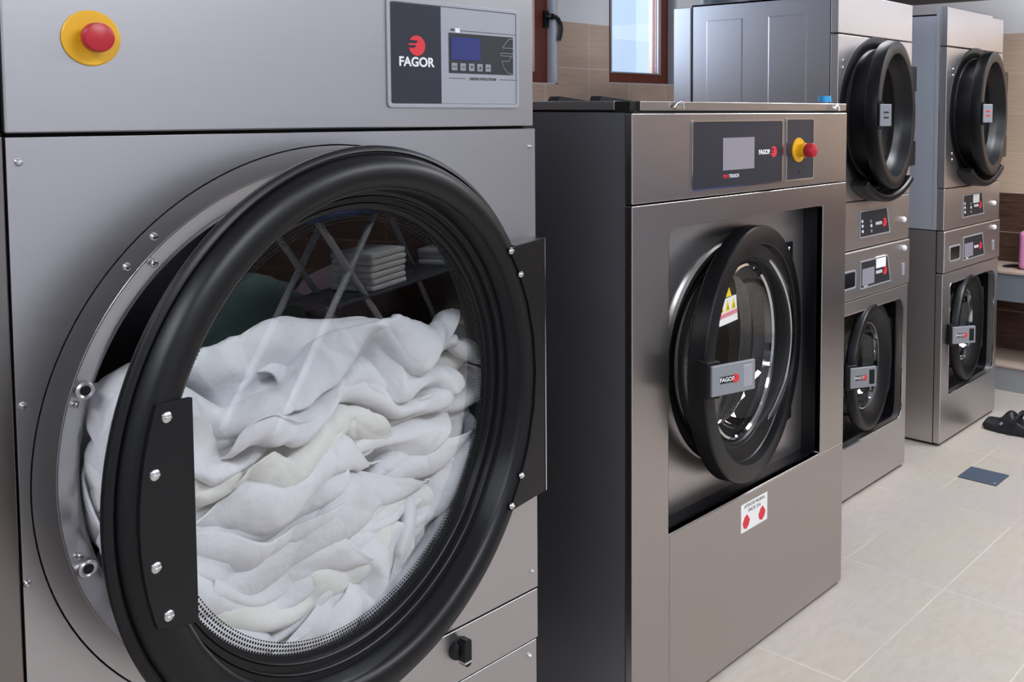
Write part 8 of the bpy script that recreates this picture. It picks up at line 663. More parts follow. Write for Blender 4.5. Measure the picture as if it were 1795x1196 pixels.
4,5,4,2,7,4,2,1,1,-2,-2,-4,1,-3,-4,-3,-4,-5,-2,-4,-1,-1,2,10,9,3,-2,-4,-1,5,-20,1,0,2,1,2,5,1,10,8,4,1,2,-1,0,-3,0,-3,-1,-3,-8,-7,-1,2,-4,-6,3,8,6,9,-2,-5,3,-16,-2,-3,1,2,0,1,5,2,2,7,7,8,2,2,0,-1,0,-2,-2,-1,-7,-8,1,-1,0,-6,-2,0,9,15,-1,-7,-12,0,2,-5,-3,1,0,0,0,1,4,7,4,7,2,5,3,0,0,0,
-1,-1,-1,-7,0,-2,-2,-1,8,-1,-2,9,-5,-2,-4,-2,-4,-1,-2,-2,-2,-1,2,1,-2,6,5,5,3,5,5,5,1,2,-1,0,0,-3,0,1,0,-2,-4,-1,0,5,10,-7,-6,1,-2,-2,-4,-3,-3,-1,-1,2,-2,2,3,6,4,2,0,7,5,2,4,0,1,0,0,-1,0,1,-3,-3,2,9,5,-3,-5,-3,-2,-3,-5,-2,-2,-4,-2,1,1,1,-1,2,2,4,3,3,5,6,5,3,1,-1,-1,0,1,0,0,-4,4,7,3,
-1,-1,-3,-4,-2,-4,-5,-3,-3,0,-4,-2,1,-1,1,2,2,4,3,4,4,6,6,3,1,-1,1,0,-2,2,-3,3,9,6,0,-1,-2,-2,-2,-4,-4,-4,-5,-3,0,-2,-3,-1,2,0,0,4,0,2,4,2,7,9,5,-1,0,-2,-3,-13,4,7,9,6,1,0,1,-1,-1,-3,-4,-6,-2,-2,-6,-2,-1,-2,-1,-1,2,0,0,-1,1,2,6,10,9,3,0,-1,-13,0,-1,1,6,10,7,5,2,-1,-1,-1,-4,-4,-5,-1,-2,
-2,1,-5,-2,-4,1,1,-2,1,0,1,4,6,6,7,2,-16,0,-1,1,2,4,9,7,5,6,1,0,-2,-2,-3,-3,-2,-4,-5,-1,-2,-1,-2,-1,2,2,2,-3,-2,2,1,9,9,-16,-1,0,0,0,0,5,5,4,1,9,7,3,1,-1,-3,-1,-2,-5,-3,0,1,-3,3,-1,-2,0,2,0,-5,-5,-1,6,-18,0,2,-1,1,1,-1,1,7,8,5,-1,4,7,3,1,-1,-2,-3,-2,-8,-4,2,0,3,0,1,-2,-6,-4,10,2,6,
-10,-5,-2,0,2,2,-3,-1,1,2,4,5,9,0,6,4,2,1,0,-2,-1,-7,-8,-5,3,5,-3,-4,-2,4,2,6,1,-2,-4,-4,-3,-1,-2,1,-2,0,2,-1,2,4,5,3,7,6,4,2,-1,0,0,-6,-12,-5,0,3,0,1,3,3,1,2,10,-5,-7,-3,-5,1,-1,-1,-2,-2,0,2,-1,1,4,2,5,6,3,4,3,0,2,-5,-15,-5,1,7,5,2,1,1,-1,16,-3,-4,-5,-5,-3,-2,-2,-2,-1,-5,0,-1,2,0,2,
1,4,7,4,1,5,3,1,-5,-8,-2,1,5,3,1,-3,0,16,1,-1,-2,-5,-8,-2,-3,-5,1,-5,-3,1,0,-1,0,1,3,4,2,2,2,4,2,1,4,2,-1,-5,0,1,-2,0,16,1,0,-1,0,-4,-5,0,-5,-5,-5,-5,-3,0,1,0,1,-3,2,4,5,3,-2,3,5,7,2,-2,-2,-3,0,-1,-3,20,-4,-1,2,0,-1,-2,-4,-3,-8,0,-6,-6,-2,0,0,-1,0,-3,3,6,-2,0,7,13,3,-2,0,2,-2,-5,-3,
-1,13,1,1,1,-1,2,0,-2,-3,-2,-5,-4,-6,-3,-3,-1,1,-1,-2,0,-2,9,5,5,5,-1,0,2,3,1,1,-1,-10,13,0,-1,2,2,0,-1,0,1,-1,0,-3,-7,-3,1,-7,-8,-2,2,-1,0,0,9,10,-1,3,3,1,-1,1,0,5,1,-206,-6,-9,-5,-5,-6,-9,6,3,-12,-4,-9,-10,-5,-7,-1,0,-1,-4,-11,-11,-5,-1,-1,-2,0,4,6,8,12,9,10,16,-14,6,4,6,5,-2,-1,-4,2,1,
3,1,4,1,0,1,1,-4,-9,2,10,5,0,-1,2,-1,-2,-4,-8,-7,1,1,-1,-6,1,4,4,-5,1,5,-4,-4,7,3,4,4,-1,3,0,-3,-7,-1,2,6,0,2,1,2,1,-2,-1,-3,-4,-2,-3,-3,5,-4,1,-2,3,4,4,0,-1,5,-1,3,0,1,0,-1,-4,-4,0,5,-3,1,2,2,-1,2,1,-2,-3,-1,-2,1,0,9,2,1,-2,3,2,1,2,1,-1,0,0,0,0,-1,0,-3,-1,3,1,0,2,-1,1,0,0,-2,-6,0,
3,1,-1,-2,14,3,0,1,0,0,0,0,-1,0,0,-3,-1,-1,1,-4,-4,3,8,1,-1,0,0,1,0,0,-6,-2,5,2,0,0,0,17,2,0,-1,-1,-2,-1,0,0,-3,-3,0,-3,-1,-4,-5,-1,9,5,-1,1,-4,5,4,0,-4,-2,5,4,0,0,0,-2,16,-1,0,-2,-5,-1,-2,0,-6,-3,1,2,-2,-3,-5,-1,6,5,1,1,-1,1,0,-4,-2,-2,4,9,4,-2,2,-2,-4,14,-4,1,-7,-5,-6,-2,0,2,1,-6,1,
1,-3,-1,2,5,2,-4,-2,0,3,-4,-4,-1,1,10,6,0,2,-2,-3,2,7,-4,-9,3,-3,-2,1,-3,-3,-1,1,-3,-1,1,3,1,0,-2,-2,-2,0,0,0,0,0,6,6,-2,-2,2,2,-1,0,0,-4,-2,-6,-1,4,-1,-6,0,-1,0,-2,3,-1,-1,1,-1,-2,2,1,-2,-1,1,1,5,1,-1,-1,0,1,-1,4,1,-14,0,0,0,3,-3,-4,1,0,2,-1,2,-1,4,-1,-1,-2,-1,-3,1,0,1,-2,3,-2,1,-1,
-1,3,0,-1,0,2,-17,3,-1,0,0,-1,0,2,0,-2,3,6,1,-3,3,0,3,2,-3,-5,0,-3,2,-2,2,-2,-2,-1,-1,-1,0,0,0,-4,-6,2,1,2,-1,1,1,1,-2,-1,0,-1,7,0,2,1,-3,-1,2,-1,-1,-2,2,0,1,-1,0,-3,-1,-1,0,-2,4,-2,-3,1,0,2,0,0,-1,-1,-1,-4,4,-1,5,3,0,-1,2,1,4,-3,0,0,2,1,0,-2,-1,-3,-2,-3,-2,4,2,1,3,2,1,-3,-2,-4,2,-1,
-1,1,2,3,1,1,2,1,1,-3,4,0,0,0,0,0,0,-1,-3,-2,0,2,6,5,3,1,0,1,0,-4,0,-2,-1,0,4,1,1,1,1,1,1,-2,0,2,-1,0,0,0,-1,0,-1,0,-2,3,0,12,-1,4,1,2,0,-1,1,-1,0,0,-2,2,2,1,0,-2,0,2,-3,0,-1,2,1,-2,-1,-2,-1,0,-3,4,0,-6,7,5,1,3,1,0,0,-1,1,-1,-4,3,0,1,-2,-3,-2,-1,-8,2,6,3,1,-1,-3,-1,0,-2,1,1,-1,-8,
-5,4,3,0,0,1,6,1,-1,-2,-4,-1,-4,3,-8,1,-3,-5,-3,6,9,-2,-1,1,-4,1,-1,-3,-1,-2,-1,-5,0,-2,-5,3,3,0,2,2,6,-1,-1,2,-2,-7,-8,-6,-2,-1,-1,2,5,1,-3,-2,0,1,-1,0,0,-2,-3,0,1,-1,3,-18,3,3,5,1,-2,4,10,3,0,1,-1,-16,-2,-10,-2,5,1,-2,0,-2,3,-2,-1,0,0,0,1,0,0,-1,2,9,-10,-7,-1,-1,2,3,1,1,5,6,5,2,0,-1,
1,-1,-7,-3,-2,-6,0,-4,0,0,0,-2,1,-1,0,1,2,6,4,-12,-2,-1,-2,-2,0,0,1,3,0,8,9,4,1,-1,3,1,-3,-5,-4,-3,-4,-2,1,0,-2,-3,0,2,1,3,-3,0,-17,1,-1,-1,0,-1,0,1,1,1,1,11,13,1,1,1,2,-1,-1,-2,-1,0,-2,-3,-3,-2,-1,0,-2,2,2,-3,-5,-16,1,0,0,-1,-1,1,0,0,3,8,10,4,5,2,-2,-2,1,3,1,0,-1,-2,0,0,-1,-2,-2,1,-1,
-4,1,-5,-1,0,-1,-2,-1,-2,-2,-1,3,8,7,-1,3,7,-1,-3,-2,-1,3,0,3,1,1,0,-1,2,0,-1,-1,0,-1,1,-5,13,-1,-1,-1,-1,1,-2,-2,-1,1,1,-1,2,4,2,-2,-1,-2,-2,-3,5,3,3,2,0,0,1,0,1,1,0,-3,1,19,0,0,0,0,0,-1,0,-2,-6,-7,2,-2,0,6,3,1,-2,-8,-3,-5,6,4,8,2,1,-2,0,1,1,2,0,2,18,0,0,0,0,0,1,0,0,-1,-13,-4,-2,0,
2,5,3,0,-3,-4,-8,1,7,3,6,2,-2,-7,0,3,3,2,2,13,-4,3,-1,-1,-2,-3,1,1,-1,2,-20,-2,4,1,2,4,3,4,2,-6,-9,1,5,7,4,0,-1,-8,0,1,4,3,7,0,-9,0,-1,2,2,-2,-4,0,-2,3,-4,-9,0,1,2,6,6,5,4,-12,-4,-2,2,8,10,1,-6,-7,-5,-2,-2,-6,3,-1,-3,-1,-2,-1,-1,-1,-3,-1,-1,-1,3,-3,0,1,1,4,3,3,-2,-2,-1,-2,1,7,10,-1,
-15,-6,-2,2,-13,-4,0,0,1,0,-1,0,-1,0,0,3,1,-3,0,2,-1,-2,-2,2,11,5,0,-5,-3,-1,2,2,3,-1,-8,-4,-1,-18,-1,1,1,-1,0,1,0,0,-1,2,0,-1,-1,4,-2,-2,1,1,3,7,10,-1,1,-2,-1,-5,-6,-1,3,-2,-3,7,-16,0,1,0,2,1,0,-1,-1,0,0,2,-4,3,-3,-1,3,4,5,7,0,10,1,-2,1,-3,-12,-7,-1,0,2,7,0,-8,0,0,0,1,0,-1,1,2,0,0,4,
-7,-1,-3,3,6,6,7,3,0,3,-1,1,-2,-12,-9,-2,-1,1,9,7,0,-2,2,2,2,-2,0,1,1,3,4,1,-9,3,0,1,2,2,3,2,0,1,-3,1,-2,-8,-10,-2,-1,3,8,11,0,2,6,5,3,0,0,-1,2,1,1,0,-6,-1,7,0,0,0,-1,-1,-2,1,0,-3,-2,-6,-6,-4,0,3,6,11,1,1,0,16,-1,-1,2,2,2,-1,0,-1,-4,-1,3,2,-2,1,-1,-4,0,0,-4,0,-1,-6,-5,-2,0,3,7,7,3,
-1,2,-2,18,0,0,0,1,0,0,-1,-4,-2,5,1,-1,0,1,-1,-1,-6,-5,2,-4,-3,-7,2,1,2,6,5,3,1,0,-1,2,19,0,0,0,-1,0,0,-6,-1,4,2,1,-3,2,2,-1,0,-2,-5,-8,-2,-5,3,1,3,3,-1,-1,0,-1,-1,1,6,-236,15,13,10,13,7,7,0,-2,-9,-10,-10,9,5,14,18,18,14,9,1,-3,3,4,8,7,5,11,18,18,17,15,15,14,11,-8,-2,2,-4,-1,-8,-5,-4,0,
5,4,4,4,5,0,-3,-5,-8,-5,0,1,3,-2,3,6,3,0,-2,-3,-1,-1,3,3,4,-3,-4,-6,-3,-5,-2,-1,3,0,8,0,8,0,-3,-7,-6,-4,0,5,-1,-2,2,2,4,4,-2,-2,-2,1,0,-3,0,2,-1,-2,-3,-9,-2,-1,1,2,5,8,3,1,-4,-7,-5,-4,-1,0,0,5,-1,0,4,2,0,-2,0,0,-1,-1,-5,4,-1,-4,-4,-7,-3,0,1,1,4,7,5,2,-3,-7,-6,-5,-1,-1,1,3,-2,3,5,2,1,
-2,-1,-3,-1,-1,-2,-1,11,-7,-5,-10,-3,-1,-1,3,5,6,5,1,0,-7,-7,-5,-2,-2,1,2,3,1,3,5,0,-2,-4,-2,-2,0,-2,-1,1,4,-8,-6,-3,-1,0,3,4,5,5,3,0,-9,-8,-3,-2,-3,-1,1,4,2,3,6,1,-2,-3,-3,-3,-1,-1,0,1,3,-6,-6,-1,-1,1,4,4,3,6,2,1,-8,-10,-1,-3,-2,0,0,3,3,4,6,1,-2,-4,-6,-1,-3,0,-1,1,2,0,-7,-4,-3,1,3,2,5,
7,4,2,-3,-9,-5,-4,-5,-2,1,4,5,7,3,-1,-3,-1,-5,-5,-4,0,0,2,2,-1,0,-13,-1,0,2,4,7,8,4,-1,-2,-10,-9,-1,-4,-1,2,3,7,7,4,0,-4,-3,-10,-6,-1,0,3,3,1,-1,0,1,-14,1,0,7,8,5,2,0,-1,-8,-10,0,-3,-2,2,2,9,6,4,-2,-3,-4,-11,-8,1,1,2,5,1,0,1,2,0,-13,1,9,3,5,5,1,-3,-8,-5,-3,-2,-5,0,4,10,6,3,-1,-2,-11,-9,
-5,3,1,3,3,1,3,-1,-2,-4,0,-11,10,10,4,0,0,-3,-9,-5,-7,-2,-1,2,3,7,7,4,-2,-2,-12,-7,-4,4,3,4,-1,5,0,0,0,-6,-4,0,2,4,2,4,1,-3,-6,-9,-5,-3,-1,0,5,8,8,3,-1,-3,-12,-8,-2,6,5,1,-1,7,0,-1,-4,-3,-4,-1,-2,7,2,2,2,-2,-6,-9,-2,-6,-2,1,3,8,8,4,0,-7,-10,-8,-1,6,8,1,0,5,0,-2,-5,-3,-1,-2,-2,-1,14,-1,0,
-3,-4,-6,-7,-4,0,1,2,5,7,6,0,-9,-10,-7,0,5,5,4,1,3,2,-2,-4,-3,-6,-4,3,5,2,16,-5,-4,-5,-3,-6,-3,1,3,0,4,8,6,-3,-9,-10,-6,0,6,6,2,3,3,2,-2,-3,-7,-4,-2,2,6,6,4,8,-10,-1,0,-5,-4,3,5,0,4,7,7,-5,-7,-11,-6,2,6,5,3,2,-1,-1,0,-5,-1,-3,-1,3,4,6,3,1,-7,3,-1,1,-8,3,3,3,3,8,7,-1,-11,-10,-6,2,6,5,4,
1,1,-5,-2,1,-3,-3,1,2,4,4,1,-2,1,-7,4,4,0,-1,1,2,3,5,5,-1,-11,-9,-6,6,8,3,0,-2,1,3,-4,-4,-1,0,-3,5,4,5,-3,-4,1,-3,-4,14,0,-10,2,0,5,2,6,0,-8,-13,2,12,8,0,-2,-1,-3,-4,-3,5,0,-9,-3,6,4,6,-5,-4,0,1,-10,12,1,-10,1,2,5,-1,5,-1,-8,-5,-2,12,6,0,-1,-2,-5,-3,3,-1,-8,-2,-1,8,4,4,-8,-6,1,0,-2,-12,
15,-9,-4,2,6,3,5,-6,-10,-6,-1,17,6,-2,-2,-2,-3,3,0,-3,-9,0,2,8,1,0,-7,0,1,2,2,-3,-2,13,-7,5,4,2,2,-5,-10,-6,4,8,6,-1,-5,-6,0,3,3,0,-6,-1,4,3,2,-2,-12,-4,3,8,5,-1,-9,-1,9,4,2,0,1,-2,-5,-4,0,4,5,2,-6,-5,-3,-1,1,1,0,0,2,2,6,-4,-11,0,3,5,3,-4,-5,-3,12,15,2,-1,1,-3,-6,-4,-1,4,7,2,-4,-4,-1,
-2,-5,1,-2,0,6,6,2,-7,-9,-3,6,7,1,-3,-6,-3,3,11,14,2,1,-2,-4,-5,-1,1,6,1,-2,-4,-5,2,1,0,0,-1,4,5,2,-10,-8,-3,6,7,2,-5,-5,2,0,9,2,18,0,-4,-3,-3,-3,-3,2,6,0,-2,-2,-2,-2,3,1,2,3,3,1,-3,-8,-6,2,10,2,-6,-5,-4,3,8,3,-1,15,-2,-1,-6,-4,-4,-1,9,5,-1,-4,0,0,-4,1,7,3,3,1,-4,-5,-1,-3,7,-1,-5,-4,-4,
5,4,4,-2,-3,18,-4,-6,-6,-5,0,6,7,0,0,-4,-5,0,2,4,6,2,1,-1,-4,-5,-4,-3,5,-4,-1,-2,5,6,2,-2,-3,-7,13,-6,-6,-4,0,4,7,3,0,-4,-4,-1,1,4,6,4,1,-2,-5,-8,-7,-4,6,-2,2,-1,5,7,1,-2,-3,-7,-11,5,-7,-2,1,2,6,7,2,-7,-3,0,-2,11,0,2,1,0,-5,-9,-6,-5,6,7,1,-1,0,4,3,-1,-4,-9,-10,-3,-1,-1,-1,1,6,7,3,-1,-1,
-6,-3,7,-2,5,3,-1,-6,-10,-6,-3,7,8,0,2,-3,4,4,-3,-7,-6,-8,-3,-1,-3,0,1,7,5,2,-5,-5,5,4,0,-6,1,10,-1,-6,-9,-6,-3,2,3,7,-2,-1,8,4,-3,-7,-4,-7,-4,-2,2,-5,2,9,4,0,-1,-3,-4,-2,2,7,-1,7,0,-6,-7,-6,-3,1,4,3,-4,10,1,2,-2,-6,-5,-5,-4,-3,3,6,-7,4,7,-2,2,3,-2,0,-4,-4,4,13,2,-6,-5,-7,-5,1,2,6,2,3,3,
2,-2,-7,-6,-3,-5,-2,2,6,2,-9,0,-2,6,3,1,1,-1,-2,1,8,9,-5,-6,-6,-4,-1,0,7,2,5,3,2,0,-7,-7,-5,-5,-2,3,2,6,-3,-2,-1,-4,1,0,0,4,0,2,8,4,-2,-7,-3,-5,-2,0,7,4,1,2,5,0,-8,-7,-4,-4,-1,0,-1,6,-1,-4,8,-3,-3,-4,1,0,0,2,3,7,1,-8,-3,-6,-3,0,5,5,3,4,4,0,-8,-10,-7,1,-2,0,4,5,1,-7,-4,10,1,-3,-5,-4,-1,
1,5,6,1,-4,-8,-1,-3,-1,2,7,4,1,5,0,-8,-9,-5,0,-5,0,5,5,-1,-4,-5,0,12,0,0,-1,-7,-5,3,6,4,-2,-8,-1,-5,-2,2,7,4,1,6,-2,-6,-10,-6,1,-4,0,5,1,-3,-4,-2,0,2,12,1,2,-1,-4,-4,1,3,0,-5,-3,-2,-5,-1,5,7,4,5,-2,-6,-10,-8,-2,-2,4,2,0,-3,-4,0,4,-1,-2,-223,-8,-9,-1,6,10,13,17,18,13,6,-5,3,12,17,15,10,-1,
-12,-10,6,15,16,15,13,15,14,14,10,14,15,6,-2,-16,0,5,6,5,4,2,0,-4,-10,-3,9,4,4,-1,-11,-8,7,7,6,1,-1,1,2,-8,-8,-1,0,-1,-1,-1,4,2,-16,5,6,7,4,1,2,-2,-5,-3,-1,0,8,1,-8,-7,-4,1,12,8,-1,0,-1,-3,0,-4,-7,0,5,-2,-9,3,5,-13,7,8,3,1,0,0,0,0,-4,1,0,2,-6,-7,-1,1,-3,4,10,4,1,1,-3,-5,-7,-3,-1,0,1,1,
-1,5,-6,7,5,2,-1,0,-1,0,-2,4,2,-3,-9,-10,0,2,5,0,-1,4,6,2,-1,-7,-8,-2,0,-1,0,2,3,1,3,2,5,1,-3,0,2,-1,-1,0,5,-4,-9,-13,-1,5,7,2,2,0,-2,2,3,-6,-9,-2,1,3,-2,0,0,4,1,1,8,0,-1,0,0,0,-3,-2,2,-4,-10,-2,-1,1,2,4,1,3,2,-2,1,-3,-10,-2,1,0,0,3,-1,1,1,0,1,8,0,-2,1,1,-1,-1,-3,-5,-8,-5,2,3,3,-2,1,
2,3,1,3,-2,-12,-5,0,2,1,1,1,1,-1,0,1,0,8,-1,0,1,-1,0,2,-6,-9,-5,0,1,2,2,0,0,3,4,1,1,-7,-12,-2,1,0,2,2,0,1,0,1,1,2,10,-1,1,-1,1,-3,-4,-5,-7,-4,10,-3,3,2,0,-2,2,1,3,-3,-11,1,-2,-5,0,6,2,1,-2,1,2,1,0,10,-1,1,0,-1,-1,-7,-7,-3,1,-3,6,2,0,-2,2,4,2,0,-10,-4,-3,-2,1,5,3,0,-1,1,1,2,0,-4,9,2,
0,0,-1,-9,-7,-4,-1,3,2,1,3,-6,7,5,0,-1,-6,-8,-3,-2,3,3,5,-2,1,1,2,2,-1,-5,-6,13,0,-2,-3,-5,-3,-8,-3,2,2,-1,4,1,3,3,2,0,-4,-9,-6,-2,1,5,4,-2,5,2,-1,2,0,-4,-6,-7,13,-1,0,0,-9,-8,-4,-1,0,1,4,1,-1,8,3,0,-2,-10,-8,-3,1,4,3,2,4,2,1,2,0,-3,-10,-6,-1,12,1,0,-6,-9,-6,0,0,0,2,-1,5,4,3,1,0,-8,-8,
-5,0,1,5,-1,6,4,1,-1,2,-2,-10,-7,-1,-2,14,-3,-4,-6,-5,-4,0,2,1,0,4,4,4,1,-1,-4,-7,-7,-1,1,3,1,3,4,1,1,2,-1,-8,-8,-3,-1,-1,13,-4,-4,-9,-4,0,1,2,2,4,3,2,1,0,-2,-6,-6,-1,-1,2,2,2,2,3,1,1,0,-6,-8,-2,-1,-4,-1,12,-5,-11,-6,1,1,0,1,4,5,4,2,0,-2,-5,-8,-6,4,6,0,4,-1,3,0,4,1,-5,-8,-6,-3,-1,-1,1,
5,-7,-6,-1,1,0,1,2,4,5,5,0,-1,-3,-9,-9,0,1,4,6,6,0,4,1,1,-4,-8,-8,-3,-2,-1,0,1,4,-9,-1,0,-1,1,2,4,7,3,1,-2,-1,-10,-9,-1,5,2,0,10,-4,5,2,3,-5,-7,-8,-5,-2,0,0,3,2,-5,-1,-1,0,1,0,4,7,4,3,2,-1,-13,-9,-4,3,4,3,7,-2,0,6,3,-4,-5,-9,-6,-2,0,1,3,3,4,-7,-1,0,0,1,4,6,7,2,0,-4,-8,-5,-6,1,5,3,1,
-1,3,6,4,-5,-5,-7,-7,-1,0,1,3,4,4,7,-9,0,1,-1,3,7,6,1,4,0,-5,-6,-11,-1,6,5,-1,1,3,2,6,-4,-5,-11,-6,-1,1,1,5,7,5,7,3,-6,-2,-2,3,4,6,6,3,0,-4,-7,-8,-3,5,3,0,-1,4,3,6,-3,-6,-10,-3,-3,0,1,6,5,5,8,1,-2,-6,-1,0,5,7,6,3,-1,-4,-5,-8,-4,1,4,1,0,5,2,4,-2,-7,-12,-1,-2,0,1,4,6,9,6,2,-4,-2,-6,1,
3,10,6,2,-1,0,-5,-6,-6,-3,3,2,-3,0,3,6,1,-7,-11,-3,1,-1,0,5,8,7,5,0,-2,2,-3,-5,3,8,6,2,0,0,-2,-4,-7,-4,-1,3,1,-1,3,5,2,-8,-7,-2,1,-5,-1,4,9,8,4,-1,-1,-2,2,5,-1,5,6,1,1,1,-2,-3,-5,-6,-1,2,4,-1,3,4,2,-7,-6,-7,1,0,-4,6,9,8,3,-1,-2,-1,1,0,3,4,6,0,2,2,1,-3,-6,-5,-3,2,3,-2,0,9,2,-5,-7,-6,
-3,3,-5,5,10,7,3,-1,-1,0,-1,2,0,-2,0,3,7,-1,4,-1,-5,-4,-5,0,0,-1,2,9,5,-2,-9,-7,-2,2,-2,5,12,3,1,-2,0,2,0,1,0,-1,-1,4,5,2,2,-2,-4,0,-6,-3,1,-1,4,9,5,-2,-7,-5,-2,0,6,7,4,0,-1,-1,0,1,0,-1,1,-1,1,-7,5,8,-1,1,-3,1,-7,-4,-1,-1,1,9,7,-1,-4,-6,-3,2,9,4,-1,-2,2,1,-2,-1,0,1,0,-7,1,-5,-5,10,0,
4,-1,-5,-7,-3,-1,0,2,8,7,1,-3,-7,-3,5,8,3,-1,-5,3,-5,2,1,-2,-6,-4,-3,0,-1,-4,-9,15,-3,-2,-2,-1,-4,-4,-2,0,5,10,3,-4,-4,0,5,5,0,-5,-3,1,0,1,-8,2,-3,0,-3,-3,4,-8,-6,1,17,-3,-4,-2,-1,-6,-3,-1,4,9,6,-2,-2,-1,3,4,-3,-6,-8,-2,3,1,-4,1,-7,-1,-1,-2,1,4,-6,2,7,16,-1,-5,-3,-5,-2,-2,2,9,7,1,-2,1,2,
-1,-6,-8,-5,-2,0,1,2,-6,-4,0,1,-3,2,6,1,2,3,-5,13,-1,0,-6,-6,-4,2,8,9,2,0,1,0,-2,-6,-6,-6,-2,0,-4,0,0,4,3,-1,-5,2,5,4,-3,0,-5,-1,16,-3,-5,-7,-6,1,5,11,5,1,-1,-1,-2,-4,-5,-5,-1,-1,-1,-1,0,0,1,5,-1,1,5,2,-2,-6,-4,-2,-4,13,-5,-8,-6,-1,4,8,3,5,-1,2,-2,-3,-4,-3,1,1,-1,-2,-2,0,-2,6,-2,0,7,4,
-1,-7,-5,-3,-5,0,9,-10,-6,-1,3,2,7,5,-1,3,-5,-3,-1,4,1,1,1,-1,-2,-3,-7,-1,2,1,9,5,0,-5,-9,-4,0,-1,2,-2,-4,0,0,1,4,5,4,-1,-5,-6,2,2,2,5,-3,2,1,0,-2,-5,2,-1,7,4,-1,-4,-8,-4,0,-1,-2,2,-6,0,0,-1,0,6,3,0,-3,-6,2,11,3,-1,-3,-1,-6,2,1,-1,5,-2,7,2,-1,-2,-8,-8,-1,0,-2,4,7,-99,-18,-13,-7,4,16,17,
15,4,-8,-18,-18,-16,-7,-3,0,1,2,3,5,5,3,0,-4,-4,-4,-4,-2,2,9,13,7,7,0,0,-2,0,-2,-1,0,-2,1,0,4,-1,-1,-2,2,-6,-5,-1,1,-1,2,-4,0,0,0,0,3,4,2,4,2,5,1,-2,0,-1,-2,1,-2,-2,1,1,4,-2,1,-1,-2,-5,2,3,-6,-4,-1,-2,4,-3,0,2,0,3,3,5,0,1,6,0,-3,0,1,2,-4,-1,2,0,-2,-1,2,0,0,0,-1,3,6,-3,-11,-7,0,1,1,-1,
0,4,4,2,4,3,-1,-1,8,-4,0,0,1,0,-1,-1,-1,1,0,1,0,0,-4,-1,-1,4,11,0,-8,-8,0,-3,2,4,4,-1,2,0,2,3,1,0,-4,0,0,-2,0,-2,0,1,3,0,-1,1,0,-1,-3,-3,-1,9,11,1,-5,-8,4,7,4,-3,-4,-2,-2,0,1,0,3,-5,1,-1,-2,0,0,0,1,-1,2,-1,1,-1,-1,-2,1,-2,3,12,10,0,-5,3,3,-1,0,-2,-4,-4,-4,0,0,0,-5,0,0,-2,-1,-1,0,1,1,
0,2,0,-2,1,0,-1,0,0,5,11,3,3,2,0,1,0,1,-2,-4,-7,-4,0,-1,-5,0,0,0,-1,-1,-2,0,4,-1,3,-1,3,-1,-2,-2,0,1,-2,2,6,16,0,-2,0,2,-1,1,1,-3,-6,-5,-1,-6,0,-1,1,0,-2,0,1,-2,-1,6,0,1,-1,0,1,0,-1,2,-2,12,1,0,-3,-2,8,3,-1,2,2,-4,-3,-1,-8,0,1,0,-1,1,-1,-1,1,6,1,0,-2,1,-1,2,0,-2,-1,9,1,-5,-4,-2,1,-3,
8,8,3,4,2,-3,-11,-7,-1,-1,0,2,0,-3,0,3,2,-4,6,1,0,4,3,-2,-1,1,-2,-3,0,2,5,-1,-8,-5,2,5,1,5,-5,4,-8,2,0,-2,-3,0,1,-1,2,3,3,-1,1,1,9,9,2,-5,-7,-5,1,0,7,4,-4,-4,-8,-5,0,1,4,9,2,-4,-1,1,0,-1,-5,0,0,0,0,4,-1,1,9,13,1,0,0,-3,-3,-4,5,3,0,2,-1,-9,-12,-5,2,-1,5,5,-4,1,9,1,-3,-8,-6,0,-1,4,-3,
1,9,15,1,1,1,0,-1,-1,1,-1,-2,0,-1,-6,-6,-6,-4,0,0,1,1,-6,15,5,0,-1,-7,-10,-5,0,2,0,6,14,2,0,1,1,0,1,-1,0,0,-1,-3,-8,-6,-1,-1,-4,-3,2,0,0,6,8,-5,3,1,-1,-6,-11,-3,0,7,8,5,-1,1,1,2,1,-1,1,0,0,-2,-8,-6,-1,0,-1,-3,-3,0,0,0,15,-7,0,6,0,0,-2,-8,-7,-2,6,8,1,-2,-3,3,3,2,0,2,0,-2,-7,-8,-3,2,0,
-1,-1,-1,-1,1,0,12,-5,6,-1,-2,1,1,-1,-4,-1,2,4,-2,-7,-6,0,3,5,5,-3,1,-3,-7,-5,3,1,1,-1,-1,1,-2,0,0,14,4,-2,-7,-6,0,5,5,-5,2,4,-1,-4,-8,-5,-3,1,1,4,5,-1,-2,-6,-1,2,2,1,0,-3,-3,0,2,0,3,3,3,-8,-2,2,2,9,3,-1,-1,-3,2,2,-9,-11,-2,-1,1,0,-2,6,-2,8,0,-3,-1,0,1,-1,1,-4,1,8,6,-10,-1,2,3,1,-4,6,
0,-5,-4,5,6,0,-11,-11,0,-2,-1,8,4,4,-1,-3,-3,0,1,0,2,-1,-3,0,14,-11,0,2,5,2,1,2,3,0,-4,-1,-5,2,2,-4,-12,-7,-2,6,3,-2,4,2,-1,2,-1,1,2,-4,-1,-1,-1,8,1,3,5,1,-1,0,0,1,0,0,0,-7,-2,0,-1,-9,-9,1,0,-3,2,7,2,1,1,0,2,2,-4,-3,1,-3,15,3,-4,1,0,-2,-1,0,3,1,1,0,-1,-6,-3,-2,-1,-9,-5,0,-1,1,3,8,2,
